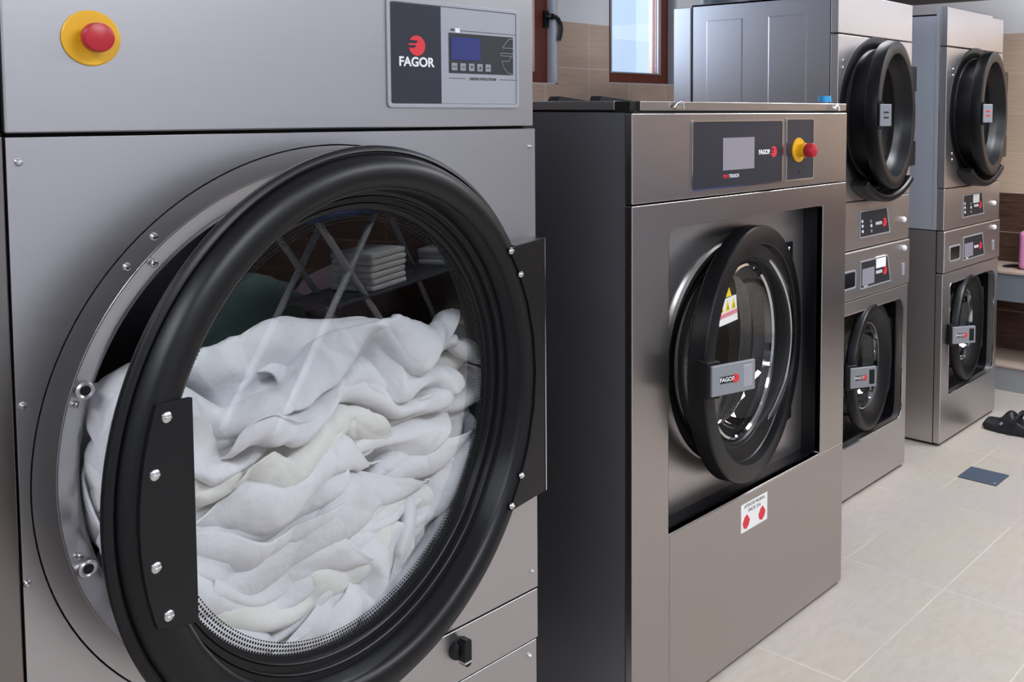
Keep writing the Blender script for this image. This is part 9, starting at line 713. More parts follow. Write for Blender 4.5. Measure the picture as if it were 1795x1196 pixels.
-3,1,4,0,-4,-10,1,0,18,-7,-2,1,2,-2,-8,0,3,5,1,0,1,-3,-2,-1,1,-3,-5,-6,2,0,5,1,0,0,0,-1,-4,0,0,-5,-4,7,-3,2,-4,1,2,-2,-4,-1,0,3,5,3,-3,-3,2,3,1,-4,-5,-2,0,2,-1,0,0,0,-2,0,4,-1,-9,-5,-5,-3,6,3,-5,2,6,-3,-6,-3,4,4,4,-4,-1,2,7,0,-4,-1,-2,-1,0,0,0,1,0,-2,2,3,-3,-3,-5,-14,2,3,7,1,3,3,0,-5,
0,2,2,-5,1,-1,-2,5,7,3,1,-4,1,-5,-2,-3,-1,0,-1,1,1,-2,3,3,-15,3,4,1,10,-1,1,2,1,1,0,-2,-6,1,-1,-1,-4,9,13,1,-3,-8,2,-6,1,0,0,1,-2,2,0,-3,-1,-4,-4,-3,7,-1,5,1,4,2,1,-2,-3,-5,1,0,-1,-3,3,7,7,3,0,-10,0,-1,1,1,-2,-3,1,6,-4,-6,-5,5,0,-1,2,0,3,-1,5,2,-1,-7,-3,-2,1,2,1,-1,1,3,2,-2,-1,-2,2,
-1,-1,2,5,-6,2,1,3,1,0,-1,-1,0,4,-1,5,3,-1,-3,-5,1,-2,0,0,2,0,-2,1,0,-2,6,-7,4,3,1,0,-6,-1,-1,3,0,9,-5,-3,0,1,2,4,1,2,-2,-5,-5,1,1,1,-1,-2,0,-1,1,3,2,-3,7,-2,-2,-1,-2,3,1,-1,1,-2,7,4,-5,-5,2,0,3,4,0,-2,-5,2,-4,-1,-1,0,1,1,-1,0,2,2,0,0,0,-1,1,2,-2,-2,7,4,-5,2,3,4,-2,-3,0,2,4,0,-2,-8,
1,-2,2,-1,0,0,-1,-2,0,2,3,1,0,-1,0,-1,-2,-2,3,3,2,0,10,-3,4,-1,-4,0,3,1,-1,-3,-1,-3,-1,-1,1,0,0,-2,-1,0,1,1,3,-1,-1,1,-1,-2,1,-1,-1,2,12,7,6,-1,-3,0,0,0,0,-3,-6,-1,-1,0,0,3,-1,-1,-1,0,0,0,3,-2,0,1,0,0,1,-1,0,0,1,4,10,1,-4,1,0,-1,2,0,-11,-9,2,0,8,3,-2,2,-1,-2,-1,-1,1,0,3,1,-2,1,1,1,1,
2,-2,-3,-3,11,-5,1,1,1,2,-1,-14,-10,-1,2,1,5,7,2,-1,-1,0,-2,0,0,1,-3,5,1,0,0,1,2,-2,-5,-2,-1,9,0,3,-1,1,-1,-13,-10,-3,1,2,2,5,3,6,-1,0,-1,-2,-1,0,-1,4,-2,2,-1,1,2,1,0,0,-3,-3,10,0,-1,3,-3,-11,-9,-3,1,2,2,7,4,3,0,1,1,-3,-3,-2,0,2,-1,1,1,0,-2,4,6,5,-1,0,-6,-125,11,13,16,13,13,15,5,-6,-12,
-13,-10,-10,-5,-5,4,12,17,14,4,-5,-14,-13,-11,3,13,14,14,15,16,17,16,16,4,5,1,-3,-1,3,-8,-10,-5,-1,1,-2,2,2,6,7,4,-1,-7,-5,-5,0,0,8,1,-4,-1,0,-1,1,1,1,-4,7,0,1,-2,2,-5,-10,-6,-1,0,1,1,1,4,8,4,1,-6,-5,-6,-3,1,4,0,2,-1,0,0,2,0,-1,-6,-3,7,0,-2,3,-3,-10,-7,-1,0,0,-1,3,6,5,3,3,-3,-6,-6,-4,-1,2,
4,0,0,2,0,0,2,0,-5,-5,-2,7,0,2,-1,-10,-10,-1,0,0,1,3,1,5,5,4,-2,-5,-4,-6,-3,2,1,4,0,0,1,-1,4,0,-4,-5,-2,-2,9,-1,1,-9,-10,-2,0,0,0,2,4,1,6,4,2,-4,-5,-7,-4,0,1,3,0,1,0,2,4,-1,-4,-1,-1,-1,-7,12,-2,-7,-9,-4,-1,-1,0,2,3,2,6,5,1,-3,-4,-7,-6,0,1,2,5,-2,1,3,2,2,-2,-7,-5,1,-1,-4,11,-5,-11,-6,0,
-1,-1,2,3,2,3,7,2,0,-4,-7,-5,-2,-1,3,4,-3,1,6,4,2,-1,-2,-2,-7,-4,-4,-1,6,-8,-7,-2,-1,0,1,4,6,-1,8,2,-1,-5,-9,-1,-4,-1,2,4,1,-3,8,4,2,0,-2,-4,-2,-3,-8,-2,2,0,-8,-4,0,0,0,5,5,0,4,3,6,-7,-9,-1,-5,-1,0,4,4,-5,8,5,2,2,-3,-6,-4,-4,-4,-4,5,5,-4,-7,0,0,0,4,2,0,3,9,3,-3,-5,0,-5,-9,-1,3,1,-3,6,
4,4,5,-1,-6,-4,-4,-5,-3,4,6,4,-13,1,0,-1,5,7,-1,2,5,6,0,-5,-2,-6,-8,0,1,2,3,3,1,3,2,1,-6,-2,-4,-5,-4,4,6,3,4,-11,-1,-1,5,8,-4,4,4,5,2,-4,-4,-4,-9,-1,1,2,1,1,1,4,8,0,-5,-2,-5,-5,-4,3,8,4,1,-2,-11,0,3,5,-1,2,5,5,2,-3,-7,-3,-4,-1,-2,2,1,0,4,2,7,2,-2,-5,-3,-5,-1,-1,7,0,4,1,-2,-10,2,6,0,
-1,2,5,4,-1,-6,-6,-4,-2,0,2,-1,2,4,1,7,5,-2,-2,-1,-7,-1,4,7,1,1,-3,-2,-2,-5,5,-1,-6,4,7,5,-2,-5,-8,-4,-3,0,0,0,4,4,3,5,5,2,-5,-1,-5,0,11,5,0,-3,-2,-4,-8,-1,-5,8,-6,2,4,5,1,-4,-7,-4,-2,0,-2,-1,4,4,3,6,3,1,0,-2,-8,2,10,2,-3,-2,-2,-2,-5,-4,5,-1,-4,0,7,6,2,-4,-6,-2,2,-1,0,0,2,4,2,0,4,1,1,
-3,-2,-3,5,2,-2,-3,-1,-4,-6,-1,5,2,4,-7,0,12,2,-1,-7,3,1,-4,4,7,-2,-1,-3,-1,3,2,1,-1,-2,-5,6,3,-2,-6,-4,-4,2,1,-1,3,2,-1,-7,12,4,0,1,1,-1,-3,6,6,-3,-2,0,-2,-5,2,1,3,0,-6,3,5,0,-4,-6,-6,-5,-1,3,7,5,1,-11,12,10,-1,0,-1,1,-3,4,6,-1,-7,-1,1,0,-2,-1,3,0,-2,0,6,0,-3,-4,-5,-2,0,-1,0,7,-1,5,-3,
14,2,-3,1,-3,0,4,5,-2,-6,-6,2,-1,-1,3,3,1,0,-2,2,3,-3,-4,-7,-5,-1,4,2,3,1,5,0,11,1,0,-1,-2,2,3,3,-1,-5,-4,2,-5,1,1,3,2,1,0,0,3,-1,-3,-10,-7,0,1,4,3,5,0,1,0,14,1,-2,1,0,0,2,0,-4,-5,-2,0,3,0,0,2,2,0,-2,1,2,-2,-9,-6,1,-3,1,-1,3,4,4,0,1,15,-1,1,0,-1,1,-2,-4,-3,-2,2,3,2,-2,-1,2,1,0,2,0,
0,-5,-7,-2,-5,1,-1,3,5,3,1,0,-1,12,2,0,-1,-1,-1,-3,-3,-1,4,3,1,0,-1,0,-1,1,0,0,1,-1,-8,-5,-3,0,1,3,3,3,1,0,1,-4,13,-2,-2,-3,-1,-1,1,-1,3,5,1,-4,-1,0,3,0,0,0,1,0,-5,-11,0,0,1,2,3,2,1,1,1,-4,-2,9,-2,-5,-2,1,-1,2,6,3,0,-3,-1,-2,0,0,5,1,0,-1,-2,-9,-3,2,-2,1,1,3,3,1,2,0,-6,-5,7,-2,-5,1,
-1,-1,3,4,6,-4,-4,1,1,0,-2,4,2,0,-2,-7,-5,2,-2,2,1,1,3,2,3,0,-3,-5,-8,2,-1,6,0,-2,0,1,5,-7,-8,-1,-1,2,2,6,4,1,-2,-4,-6,-1,0,-2,0,3,5,3,1,2,0,-5,-5,-4,7,-3,-2,1,2,5,2,-6,-11,-3,-2,5,-1,4,5,3,1,-3,-4,1,-2,-3,-1,2,1,3,2,5,1,-3,-5,-5,-1,1,2,2,3,4,1,-4,-14,-5,0,5,-3,1,6,7,1,-2,-1,-1,-5,-6,
3,-1,4,-1,4,5,3,-1,-5,-6,1,-3,10,-3,5,3,-1,-4,-11,-9,0,0,1,3,3,5,4,1,-2,-1,-3,-6,3,-4,3,-1,4,5,3,1,-1,-8,-3,-1,-2,3,8,2,-1,-3,-8,-7,0,-2,0,-3,1,8,6,2,-1,1,-4,-6,-1,-2,1,-1,2,6,5,2,0,-6,-3,-1,-3,2,12,2,-3,-5,-5,-6,-4,-1,1,0,1,4,5,2,1,0,-3,-3,-3,-1,0,0,2,4,6,1,1,-2,-6,-3,1,0,1,15,-5,-6,
-5,-4,-1,-2,0,-2,2,3,4,4,1,1,-1,-3,-5,-1,-1,-1,2,1,5,4,1,2,-4,-4,1,-2,-2,-2,13,-11,-4,-3,-2,-2,2,0,0,2,6,2,-1,3,1,-2,-4,-2,-2,-2,-1,0,7,4,1,4,-2,-3,-2,-1,-1,0,-5,10,-7,-7,-2,-2,0,0,0,1,3,4,2,1,2,0,-1,-3,-2,-4,0,0,5,2,1,3,1,-1,-4,-3,-1,0,-3,1,11,-3,-6,-7,0,1,-1,-2,1,5,2,0,5,0,0,-3,-3,-4,
-1,-1,2,3,4,3,3,-2,-2,-3,0,-1,-4,0,4,9,1,-1,-4,-7,-2,-1,0,2,1,4,3,1,1,-2,-4,-3,-2,-1,1,2,3,7,1,0,-2,-3,-4,-3,1,5,1,1,9,1,0,-1,-2,-7,-4,1,2,1,-1,3,2,2,-3,-3,-4,-2,1,0,3,6,0,6,-3,-2,-3,-3,1,-2,-1,4,6,2,5,2,-1,-5,-3,-1,0,2,3,2,0,1,-2,-2,-5,-4,0,-1,4,6,2,4,1,-2,-2,-7,-3,-1,3,2,4,1,-82,15,
14,5,3,7,14,14,11,11,1,-5,-7,-9,-10,-11,-7,-2,-3,0,10,16,14,15,4,2,-5,-10,-14,-13,-11,-9,-11,13,-1,-5,-3,4,5,-1,-4,-5,-10,-7,-3,-1,1,2,6,5,-1,0,9,4,1,-2,-9,-3,-6,-4,1,15,11,2,0,1,13,-3,-4,2,3,0,-5,-6,-7,-8,-2,0,0,1,3,1,2,4,9,5,-1,-5,-6,-2,-7,-3,0,7,8,8,6,1,2,10,-4,2,5,-1,-5,-7,-8,-7,-1,0,0,
-1,4,3,2,3,8,8,-2,-4,-5,-4,-10,-3,0,5,8,4,2,7,2,5,8,3,3,-1,-5,-9,-7,-6,-2,0,1,-1,4,5,4,3,6,4,-1,-4,-2,-7,-7,-6,1,2,5,2,2,4,3,3,10,15,-1,-1,-7,-9,-7,-5,-1,0,-1,2,3,8,3,1,8,4,-2,-4,-6,-6,-5,-4,1,3,5,1,-3,-2,1,4,11,7,16,-2,-11,-9,-6,-3,0,0,0,1,1,8,4,3,6,4,-2,-8,-7,-1,-5,-5,0,4,4,4,-1,1,
0,1,3,8,-1,12,-15,-6,-4,-1,0,0,1,0,3,4,6,3,6,3,-1,-7,-7,-4,-3,-6,1,7,4,1,-4,2,4,2,3,3,-2,-7,-6,-5,-3,0,0,2,1,-1,3,6,5,4,5,0,1,-5,-6,-3,-5,-8,1,6,1,1,0,-1,5,4,3,0,-3,-5,-10,-13,0,0,1,5,0,-3,3,5,5,7,2,0,-1,-5,-6,-7,-4,-3,0,4,-1,4,-1,-3,6,6,4,-1,-3,-5,-4,0,-14,2,1,1,-3,3,5,5,7,5,0,0,0,
-5,-6,-9,-5,-1,-1,3,5,4,-3,-4,3,7,4,-2,-3,-3,-4,-7,4,-15,0,1,4,4,0,7,8,5,-1,-2,-5,0,-4,-11,-5,0,0,3,6,2,0,1,1,0,4,-5,-2,-4,-4,-4,2,-4,-10,0,3,1,6,5,7,4,-5,-6,-2,1,-1,-13,-4,0,2,2,2,4,2,-1,-7,-3,5,1,-1,-2,-1,-3,-3,-3,3,-9,3,8,0,3,8,2,-5,-5,-2,0,0,-10,-5,3,0,0,3,2,1,0,-6,-3,5,2,-6,0,1,
-4,-3,-1,2,2,-5,4,0,10,4,1,-6,-5,1,5,2,-4,-15,-1,1,2,3,2,-3,1,-8,0,9,1,-1,-6,-2,-4,-4,1,5,2,4,7,-4,3,6,-1,-6,-3,3,6,3,-5,-15,-3,1,1,4,2,0,5,-1,-3,4,1,3,0,-1,-8,-11,0,2,1,4,0,11,-3,5,-4,-6,-2,4,6,3,-5,-10,-6,1,4,3,5,1,2,6,-1,-1,1,-1,4,-2,0,-9,-9,-3,-2,2,-1,-3,5,1,0,-6,1,6,6,1,-5,-9,-6,
4,2,4,4,3,6,2,-5,-7,5,4,3,0,-1,-8,-6,-2,-2,-3,-3,-2,1,3,5,-5,1,6,4,-1,-6,-8,-3,3,3,4,7,2,2,1,-1,-2,-2,2,2,1,-2,-5,-6,-2,1,-2,-2,-3,0,1,6,5,0,4,-1,-3,-7,-4,2,2,8,1,5,1,1,-5,-7,-2,5,5,3,-1,-4,-3,-7,-3,4,-1,-5,-1,1,3,3,7,7,3,0,-1,-3,-5,-2,1,6,-1,6,1,-2,-2,-4,-7,-2,4,11,0,-3,-5,-8,-3,0,3,
2,-3,0,4,4,4,18,0,-2,-1,-3,-3,1,2,3,1,5,-1,-3,-6,-9,-5,1,10,5,-4,-3,-3,-2,-5,2,-2,-1,-1,6,8,5,2,0,16,-2,-5,1,-1,1,4,3,1,0,-4,-5,-3,-5,-5,-1,9,8,-6,-5,-2,-4,0,8,1,1,-5,-2,10,6,1,-2,-4,16,-6,2,-4,2,4,3,1,-2,-5,-6,-3,-7,-2,-1,0,6,-1,1,-1,-5,1,6,1,0,-2,-2,10,8,-3,0,-3,-4,9,3,0,3,2,1,-1,-4,
-8,-6,-4,-4,-1,-1,3,8,4,-3,-3,-3,2,7,1,-3,-7,0,5,5,1,0,-1,-1,4,13,2,2,1,-1,-4,-5,-6,-7,-3,-4,0,1,3,6,7,0,-3,-4,0,6,8,-10,-7,1,4,6,2,-2,1,-1,4,3,17,1,0,-4,-4,-7,-7,-5,-1,-2,0,3,1,6,6,0,0,-3,1,4,5,-3,-8,-1,2,4,3,0,0,3,2,2,0,17,-1,-5,-6,-6,-6,-4,-1,0,0,0,4,6,6,5,-2,-2,0,2,6,1,-11,1,-2,3,
3,0,4,2,0,1,-1,-4,15,-6,-7,-5,-6,-2,-1,0,1,0,3,3,7,7,-3,0,0,4,5,-1,-8,-5,2,3,0,2,7,0,-4,-1,0,-4,-6,6,-7,-5,-4,-2,-1,3,0,3,2,4,3,5,-1,0,2,3,3,-1,-8,-5,1,1,4,1,8,-2,-1,0,-2,-6,-6,-5,-4,-6,-2,-1,1,1,0,8,1,2,2,6,0,-3,3,6,1,-2,-8,-6,-4,0,4,-2,6,4,-3,-1,1,-3,-5,-4,-5,-10,-1,-1,0,2,2,5,-3,1,
5,8,0,-3,4,5,1,-3,-10,-7,-3,0,-1,-3,4,7,-1,0,-3,-1,2,-1,-6,-3,-10,0,0,0,1,4,-2,2,6,5,0,-2,8,2,0,-5,-8,-7,-5,-2,1,-3,5,8,-1,-2,1,5,0,-6,-6,-1,-1,-1,-2,-1,-1,-1,-1,1,5,1,0,3,8,2,0,-6,-7,-8,-2,0,0,-3,2,7,8,-2,-2,5,1,-4,-8,-5,-2,2,2,0,-1,-2,-3,-1,2,-2,2,8,7,1,-2,-6,-7,-6,-2,-1,1,-2,1,8,3,1,
4,3,1,-6,-10,-5,2,0,1,4,0,1,1,-3,-4,-2,2,8,5,0,-3,-5,-7,-4,-3,-1,-1,-1,3,7,6,5,1,2,-1,-7,-11,-5,3,5,1,0,3,4,-1,1,1,-4,-2,6,3,0,-3,-5,-6,-4,-4,-1,1,0,5,4,8,3,2,2,-3,-10,-10,-3,3,6,2,1,4,1,5,1,2,1,0,0,-1,-3,-1,-3,-4,-6,-4,-1,0,1,4,5,6,3,1,4,-5,-10,-7,-2,3,6,2,-3,1,4,9,3,0,-1,0,2,-1,-6,
-2,-1,-5,-6,-4,-1,0,2,4,5,2,4,0,2,0,-12,-6,-1,5,6,-2,-4,-2,6,-5,15,-4,1,0,2,1,-2,-5,-4,-5,-7,-5,-2,1,3,3,5,4,1,4,3,3,-14,-10,2,4,2,-1,0,-1,-3,-2,6,13,-2,2,1,0,0,-1,-5,-9,-6,-4,-3,1,2,4,9,4,0,4,3,1,-11,-13,2,1,4,1,-2,-3,2,0,-5,0,14,0,0,0,-1,0,0,-1,-8,-14,-5,3,3,7,5,0,0,6,6,-1,-12,-10,0,
2,0,0,-1,-1,0,0,2,1,-3,-31,1,2,1,-3,10,17,19,16,13,9,6,3,-7,-11,-9,-5,-1,2,1,0,-3,-5,-10,-13,-11,-13,-13,-13,-11,-7,-9,-14,7,-5,-12,-3,7,3,0,0,0,-8,-4,3,-4,-1,2,0,1,9,14,8,0,-1,-4,2,0,0,0,0,1,-1,-1,-1,-1,3,-5,-1,1,-1,2,1,-1,0,0,-4,-7,-2,-2,0,2,7,6,2,10,2,0,1,-2,1,0,0,1,0,1,-3,-1,0,-3,-5,
2,2,4,0,0,0,-4,-1,-4,-2,-3,-1,-1,7,12,3,-1,0,10,-1,0,0,1,-1,1,1,0,-2,-2,-2,2,-3,0,1,-1,1,1,1,-2,-1,-2,-2,-3,-5,0,6,10,4,-1,0,0,3,6,4,-1,-1,0,0,-1,-1,0,-1,1,1,-4,5,0,-2,0,2,-1,-2,-2,-2,-3,-3,-2,4,9,6,-1,1,0,-2,0,8,4,0,-1,0,-1,0,1,0,-1,1,1,-3,0,-1,1,2,1,-1,-4,-1,-2,-1,-5,3,7,7,1,0,1,1,
0,1,3,-2,1,2,-2,0,0,-1,2,1,3,1,-10,1,1,4,4,-1,-2,-2,-4,-1,0,-2,6,6,5,0,0,1,0,1,-1,-5,-1,4,-1,0,-1,0,2,2,4,-1,-1,-18,7,4,5,2,0,0,0,-4,-5,-3,7,5,7,-1,0,-1,-1,0,-1,-2,0,0,-6,-2,3,0,-1,3,2,1,-2,-3,-6,-3,4,4,2,0,-5,-2,3,5,-3,2,5,0,1,-1,-3,-1,0,-1,-1,-2,-4,-5,-1,2,4,1,-1,0,0,-1,-1,2,-1,1,
1,-1,-1,-1,-4,-3,4,8,0,0,3,-3,-3,-1,-2,-1,-1,-3,-1,-5,2,-1,-4,1,6,2,-3,-2,0,2,-7,-1,11,-1,0,0,-1,2,-2,-2,2,6,4,-7,-10,-1,2,1,2,-1,0,-7,-2,3,0,-2,0,-1,0,-1,-1,0,0,-15,16,2,2,0,1,3,-4,0,0,7,4,-4,-13,-3,-1,0,0,-2,-2,4,-7,5,1,-1,-1,-2,-2,-2,0,0,-1,1,7,3,-2,-2,-1,0,3,1,2,4,1,1,-5,-3,-7,-5,-2,
0,-1,-1,1,4,1,-4,-1,1,-3,-1,-1,0,0,-1,-1,11,0,0,-2,-2,0,2,7,1,1,0,-2,-1,-1,-5,-8,-3,-1,-1,7,-4,3,-5,-1,0,0,2,-2,-1,2,-2,-2,1,13,0,-1,-1,-3,-1,1,4,5,1,0,-6,-5,-1,-1,-2,-2,0,3,-2,-4,-1,0,-2,2,1,4,1,-3,-1,-2,0,4,13,0,0,1,-2,-5,-1,3,4,1,-7,-5,-4,-3,2,4,3,1,-1,-3,-2,-2,-2,-1,1,3,4,1,0,-3,-2,
5,9,12,1,2,2,-1,-5,-3,0,-3,-7,-7,-3,1,5,3,5,2,0,-1,-2,-4,-1,-3,1,1,2,0,2,1,-3,2,10,7,13,-1,1,2,3,-2,-7,-11,-6,-6,1,-1,-1,5,8,4,3,0,0,-3,-4,-7,3,0,0,1,0,0,-1,1,10,8,3,13,-1,-4,4,5,2,-10,-17,-9,-1,1,2,6,9,4,-1,-1,3,-2,-2,-3,-2,-2,0,0,-1,1,0,0,7,10,4,1,9,-3,1,0,1,0,-6,-3,-6,-7,1,6,5,0,3,
3,1,-1,-1,-4,-4,0,-1,0,3,4,-4,-5,6,10,6,1,-1,5,-1,5,-3,-1,-3,-1,-3,-6,3,3,4,-1,-2,2,3,0,0,-3,-4,-2,-2,1,0,-3,-2,3,7,8,6,1,0,0,5,4,0,-2,-4,-4,-2,0,2,3,-2,3,1,-1,1,0,1,-2,-2,-4,-3,0,0,0,4,-1,3,4,6,3,1,0,-3,9,3,-3,-5,-3,-3,0,0,0,0,2,-4,1,5,0,1,0,-1,-3,-4,-1,1,0,0,-2,5,3,7,5,0,0,-2,-5,
9,-1,-5,2,-5,-1,-2,1,1,2,1,0,-1,1,1,1,1,-3,-5,-3,0,0,-1,4,4,7,2,2,0,1,-1,-6,-8,9,-4,-2,-2,-2,-1,0,0,1,-3,4,0,2,2,-1,0,-1,-3,-4,-1,0,-1,2,4,9,1,1,2,1,-1,-6,-8,-8,-1,3,1,-2,0,-2,-1,1,2,-2,-5,0,9,0,1,0,-2,-3,-4,0,-1,1,3,5,0,0,3,4,1,-4,-6,-9,-3,-9,3,6,0,-2,-2,2,-1,0,1,1,1,3,-1,3,1,-3,-5,
-1,-3,1,2,2,-1,4,6,3,1,-3,-6,-9,-2,3,-10,1,2,1,3,1,0,-1,-1,7,2,-1,-3,4,1,-1,-3,-3,-3,-1,0,5,-2,4,4,2,2,0,-4,-9,-4,3,6,-7,0,1,1,-1,3,-1,1,1,0,4,5,-3,0,2,-1,-3,-5,-3,0,0,-2,7,6,1,2,0,-2,-8,-4,4,6,8,-7,1,0,4,-2,0,1,0,1,2,5,-2,2,0,-1,-2,-3,-5,-1,1,1,3,6,2,3,-1,-3,-2,-3,3,4,5,3,-6,-2,-1,
3,4,-2,2,0,1,3,-3,4,3,-2,0,-3,-2,-1,-2,-2,5,6,3,3,0,0,2,-4,-2,1,4,4,2,-3,0,-3,-1,6,1,-3,0,2,-6,1,3,1,6,-2,-4,-4,0,2,5,8,7,-1,-1,-1,0,-3,-7,2,7,5,2,-1,-3,2,2,-6,-3,4,-2,0,0,1,2,1,3,-1,1,-1,-2,-1,3,12,5,0,0,-2,-4,-3,-3,1,6,5,1,-1,0,-2,-2,2,5,-5,-6,0,1,0,2,2,5,0,-1,-2,-2,-3,7,15,5,-2,
-3,3,-2,-3,-4,0,5,3,0,-1,0,-2,6,-6,-3,1,3,-4,-2,0,0,2,5,0,0,-2,-4,-1,7,12,2,1,-1,2,-1,1,0,-1,0,1,-1,-2,-1,-2,-2,12,-4,-4,-6,0,0,0,0,-1,3,2,1,-4,-1,-1,4,10,4,-2,-2,4,0,0,0,1,1,1,-3,-2,-2,-2,-4,-1,17,-6,-4,-6,-3,3,0,-1,-3,4,2,1,-1,-2,1,7,3,-2,0,-3,1,2,0,2,3,1,-2,-3,-3,-2,-5,-1,-4,13,-3,
-4,-2,-5,2,2,-2,0,1,0,0,4,0,3,2,-2,-3,1,1,0,0,4,3,0,-2,-5,-3,-4,-2,-1,-2,-6,16,-1,-7,-2,-1,-1,0,0,7,-4,-3,-1,1,4,2,-5,-5,3,-1,2,3,5,3,0,-3,-5,-5,-5,0,-1,-1,-5,-3,9,6,0,-3,-3,-4,-1,3,4,-4,-1,0,0,1,-3,-6,-6,1,7,7,5,2,0,-4,-5,-7,-4,3,-2,-5,-2,-1,1,13,-4,6,-4,-4,-5,0,10,5,-3,-6,0,-1,-3,-4,
-1,3,0,5,6,0,-1,-4,-5,-6,-1,0,-2,-4,-1,-2,0,8,52,19,16,13,9,6,0,-2,2,3,3,0,-2,-3,-5,-4,-5,-8,-9,-13,-11,-8,-10,-9,-8,-6,-8,-5,-1,7,15,16,18,6,-7,2,4,2,-5,-6,-5,-4,-1,-2,3,2,4,0,1,4,4,4,4,2,-5,3,5,0,-3,0,-4,0,3,-3,-1,-2,13,-7,-7,1,4,3,-1,-5,-8,-5,-5,-1,0,6,9,2,-1,2,3,2,0,7,-2,1,4,2,-2,0,
-4,-6,2,-2,-5,14,-1,-6,-5,0,2,-2,0,-2,-9,-2,-4,1,-1,4,5,1,2,2,5,3,-2,2,1,2,3,4,0,-2,-5,-4,-9,-1,18,-6,-1,-3,-3,2,0,-1,-1,-1,-5,-5,-4,-2,0,0,2,1,2,2,4,6,4,0,2,1,1,3,1,-4,-8,-2,4,18,-1,-4,-6,-4,1,6,1,-1,1,-3,-6,-8,-7,-5,1,2,1,1,1,4,3,4,4,-1,2,4,4,3,2,-5,-3,-3,19,0,-3,-5,-7,-3,5,5,2,-2,0,
-1,-3,-7,-11,-7,-1,1,0,1,0,2,2,2,3,3,2,4,5,6,1,-5,-1,16,1,1,-2,-4,-7,-1,4,3,0,1,1,1,-3,-5,-8,-8,-5,-2,-1,0,-1,1,1,3,2,3,3,3,3,9,3,-6,12,3,2,1,-1,-4,-5,-1,3,2,-2,2,1,0,0,-1,-5,-8,-6,-4,-3,-1,-4,1,-1,2,1,2,1,1,-1,6,2,4,3,3,4,2,1,-2,-4,-3,1,2,3,-1,0,1,0,-1,-2,-5,-4,-4,-3,-2,-6,-2,-2,0,
-1,1,0,0,1,0,-5,4,4,4,5,4,1,-1,-2,0,3,-3,0,0,-1,0,2,1,-2,-2,-3,-4,-2,-5,-4,-4,-2,-2,-2,-2,-1,1,-1,-12,3,3,3,4,5,5,4,1,-1,-1,0,0,0,1,1,-1,-1,3,-2,-2,-2,-2,-1,-1,-5,-5,-1,-1,-5,-2,-2,-3,-15,1,2,2,3,4,6,7,4,1,0,0,0,0,1,0,-1,0,0,2,1,0,0,-2,-3,-2,-4,-6,-4,-1,0,-4,-3,-15,1,0,0,1,1,4,6,10,6,
0,0,0,0,1,-2,-2,-2,0,1,5,2,-1,0,-1,0,-1,-4,-4,-2,-6,1,1,-14,-1,0,1,-1,1,0,2,6,11,7,2,-1,0,-2,-2,-1,-1,-3,2,3,4,3,1,0,-1,-1,-1,-1,-1,-3,-3,0,-10,-1,-2,-2,0,-1,0,0,1,4,13,8,3,-1,-2,-1,0,-1,-2,-4,-2,5,6,2,2,3,0,-1,-1,-1,-1,-2,-2,1,-6,-3,-2,-2,-1,-1,-1,-1,0,1,11,11,4,0,0,-1,0,-1,-5,-7,-2,7,
5,1,5,2,3,0,-1,1,-2,-3,11,-5,-4,-3,-3,-4,-2,-1,-2,-2,0,0,9,10,4,2,0,0,0,-1,-6,-11,-1,8,4,4,5,2,3,1,-1,0,-3,17,-2,-4,-4,-3,-3,-3,-5,-2,-2,-3,-1,1,8,8,4,2,1,0,0,0,-6,-14,1,5,2,5,5,4,3,4,-1,1,19,0,-1,-2,-3,-3,-3,-1,-6,-4,-5,-3,-2,2,7,4,4,1,0,0,0,-3,-12,-6,2,3,3,5,4,6,3,4,3,14,2,2,0,-1,0,
-3,-5,0,-5,-4,-7,-3,-4,2,6,2,5,1,1,0,1,-1,-15,-4,-1,2,2,4,3,6,5,4,4,4,2,6,3,0,-1,-2,-6,-2,-1,-3,-6,-5,-3,2,2,2,1,0,3,1,0,-4,-7,-5,-2,0,0,2,3,5,5,-9,5,4,1,6,4,4,2,1,-1,-4,-2,-5,-4,-4,-5,2,0,-1,1,-1,1,5,5,-6,-5,-4,-4,-2,-1,0,2,3,-15,2,3,3,1,4,5,5,5,3,2,-1,-1,-4,-6,-4,-2,0,4,-1,-2,1,3,
-2,1,-3,-5,-5,-3,-3,-2,0,0,-15,-1,1,1,1,2,2,5,4,5,5,4,2,1,-2,-3,-2,-1,-3,0,2,3,0,-2,-1,-3,-4,-2,-6,-2,-1,-5,-1,-11,-4,-1,-1,1,0,1,2,3,4,5,5,5,4,2,1,-2,-3,0,2,1,0,-2,2,0,-3,-2,-4,-3,-5,-2,-5,-4,-6,-3,-5,-1,-1,0,-1,0,2,2,2,5,5,4,6,4,2,-1,1,-1,0,0,-1,1,2,0,-2,-1,-3,-5,-6,-1,-2,4,-6,-5,-5,
-3,-1,1,-1,-1,0,2,2,3,5,5,6,5,3,-1,0,0,-2,2,2,-2,2,2,-1,-1,-3,-5,-3,-3,11,-6,-5,-5,-5,-4,-1,1,-2,0,0,-1,2,2,4,5,8,6,2,0,-1,0,0,-2,1,3,1,2,0,1,-2,-3,-5,14,-2,-5,-5,-5,-5,-5,-2,2,-3,1,0,0,1,0,2,3,11,8,1,0,1,-2,-1,-1,1,4,0,1,1,1,0,-1,10,7,-3,-5,-5,-5,-5,-6,-2,1,-3,3,-2,-1,0,0,0,0,11,13,
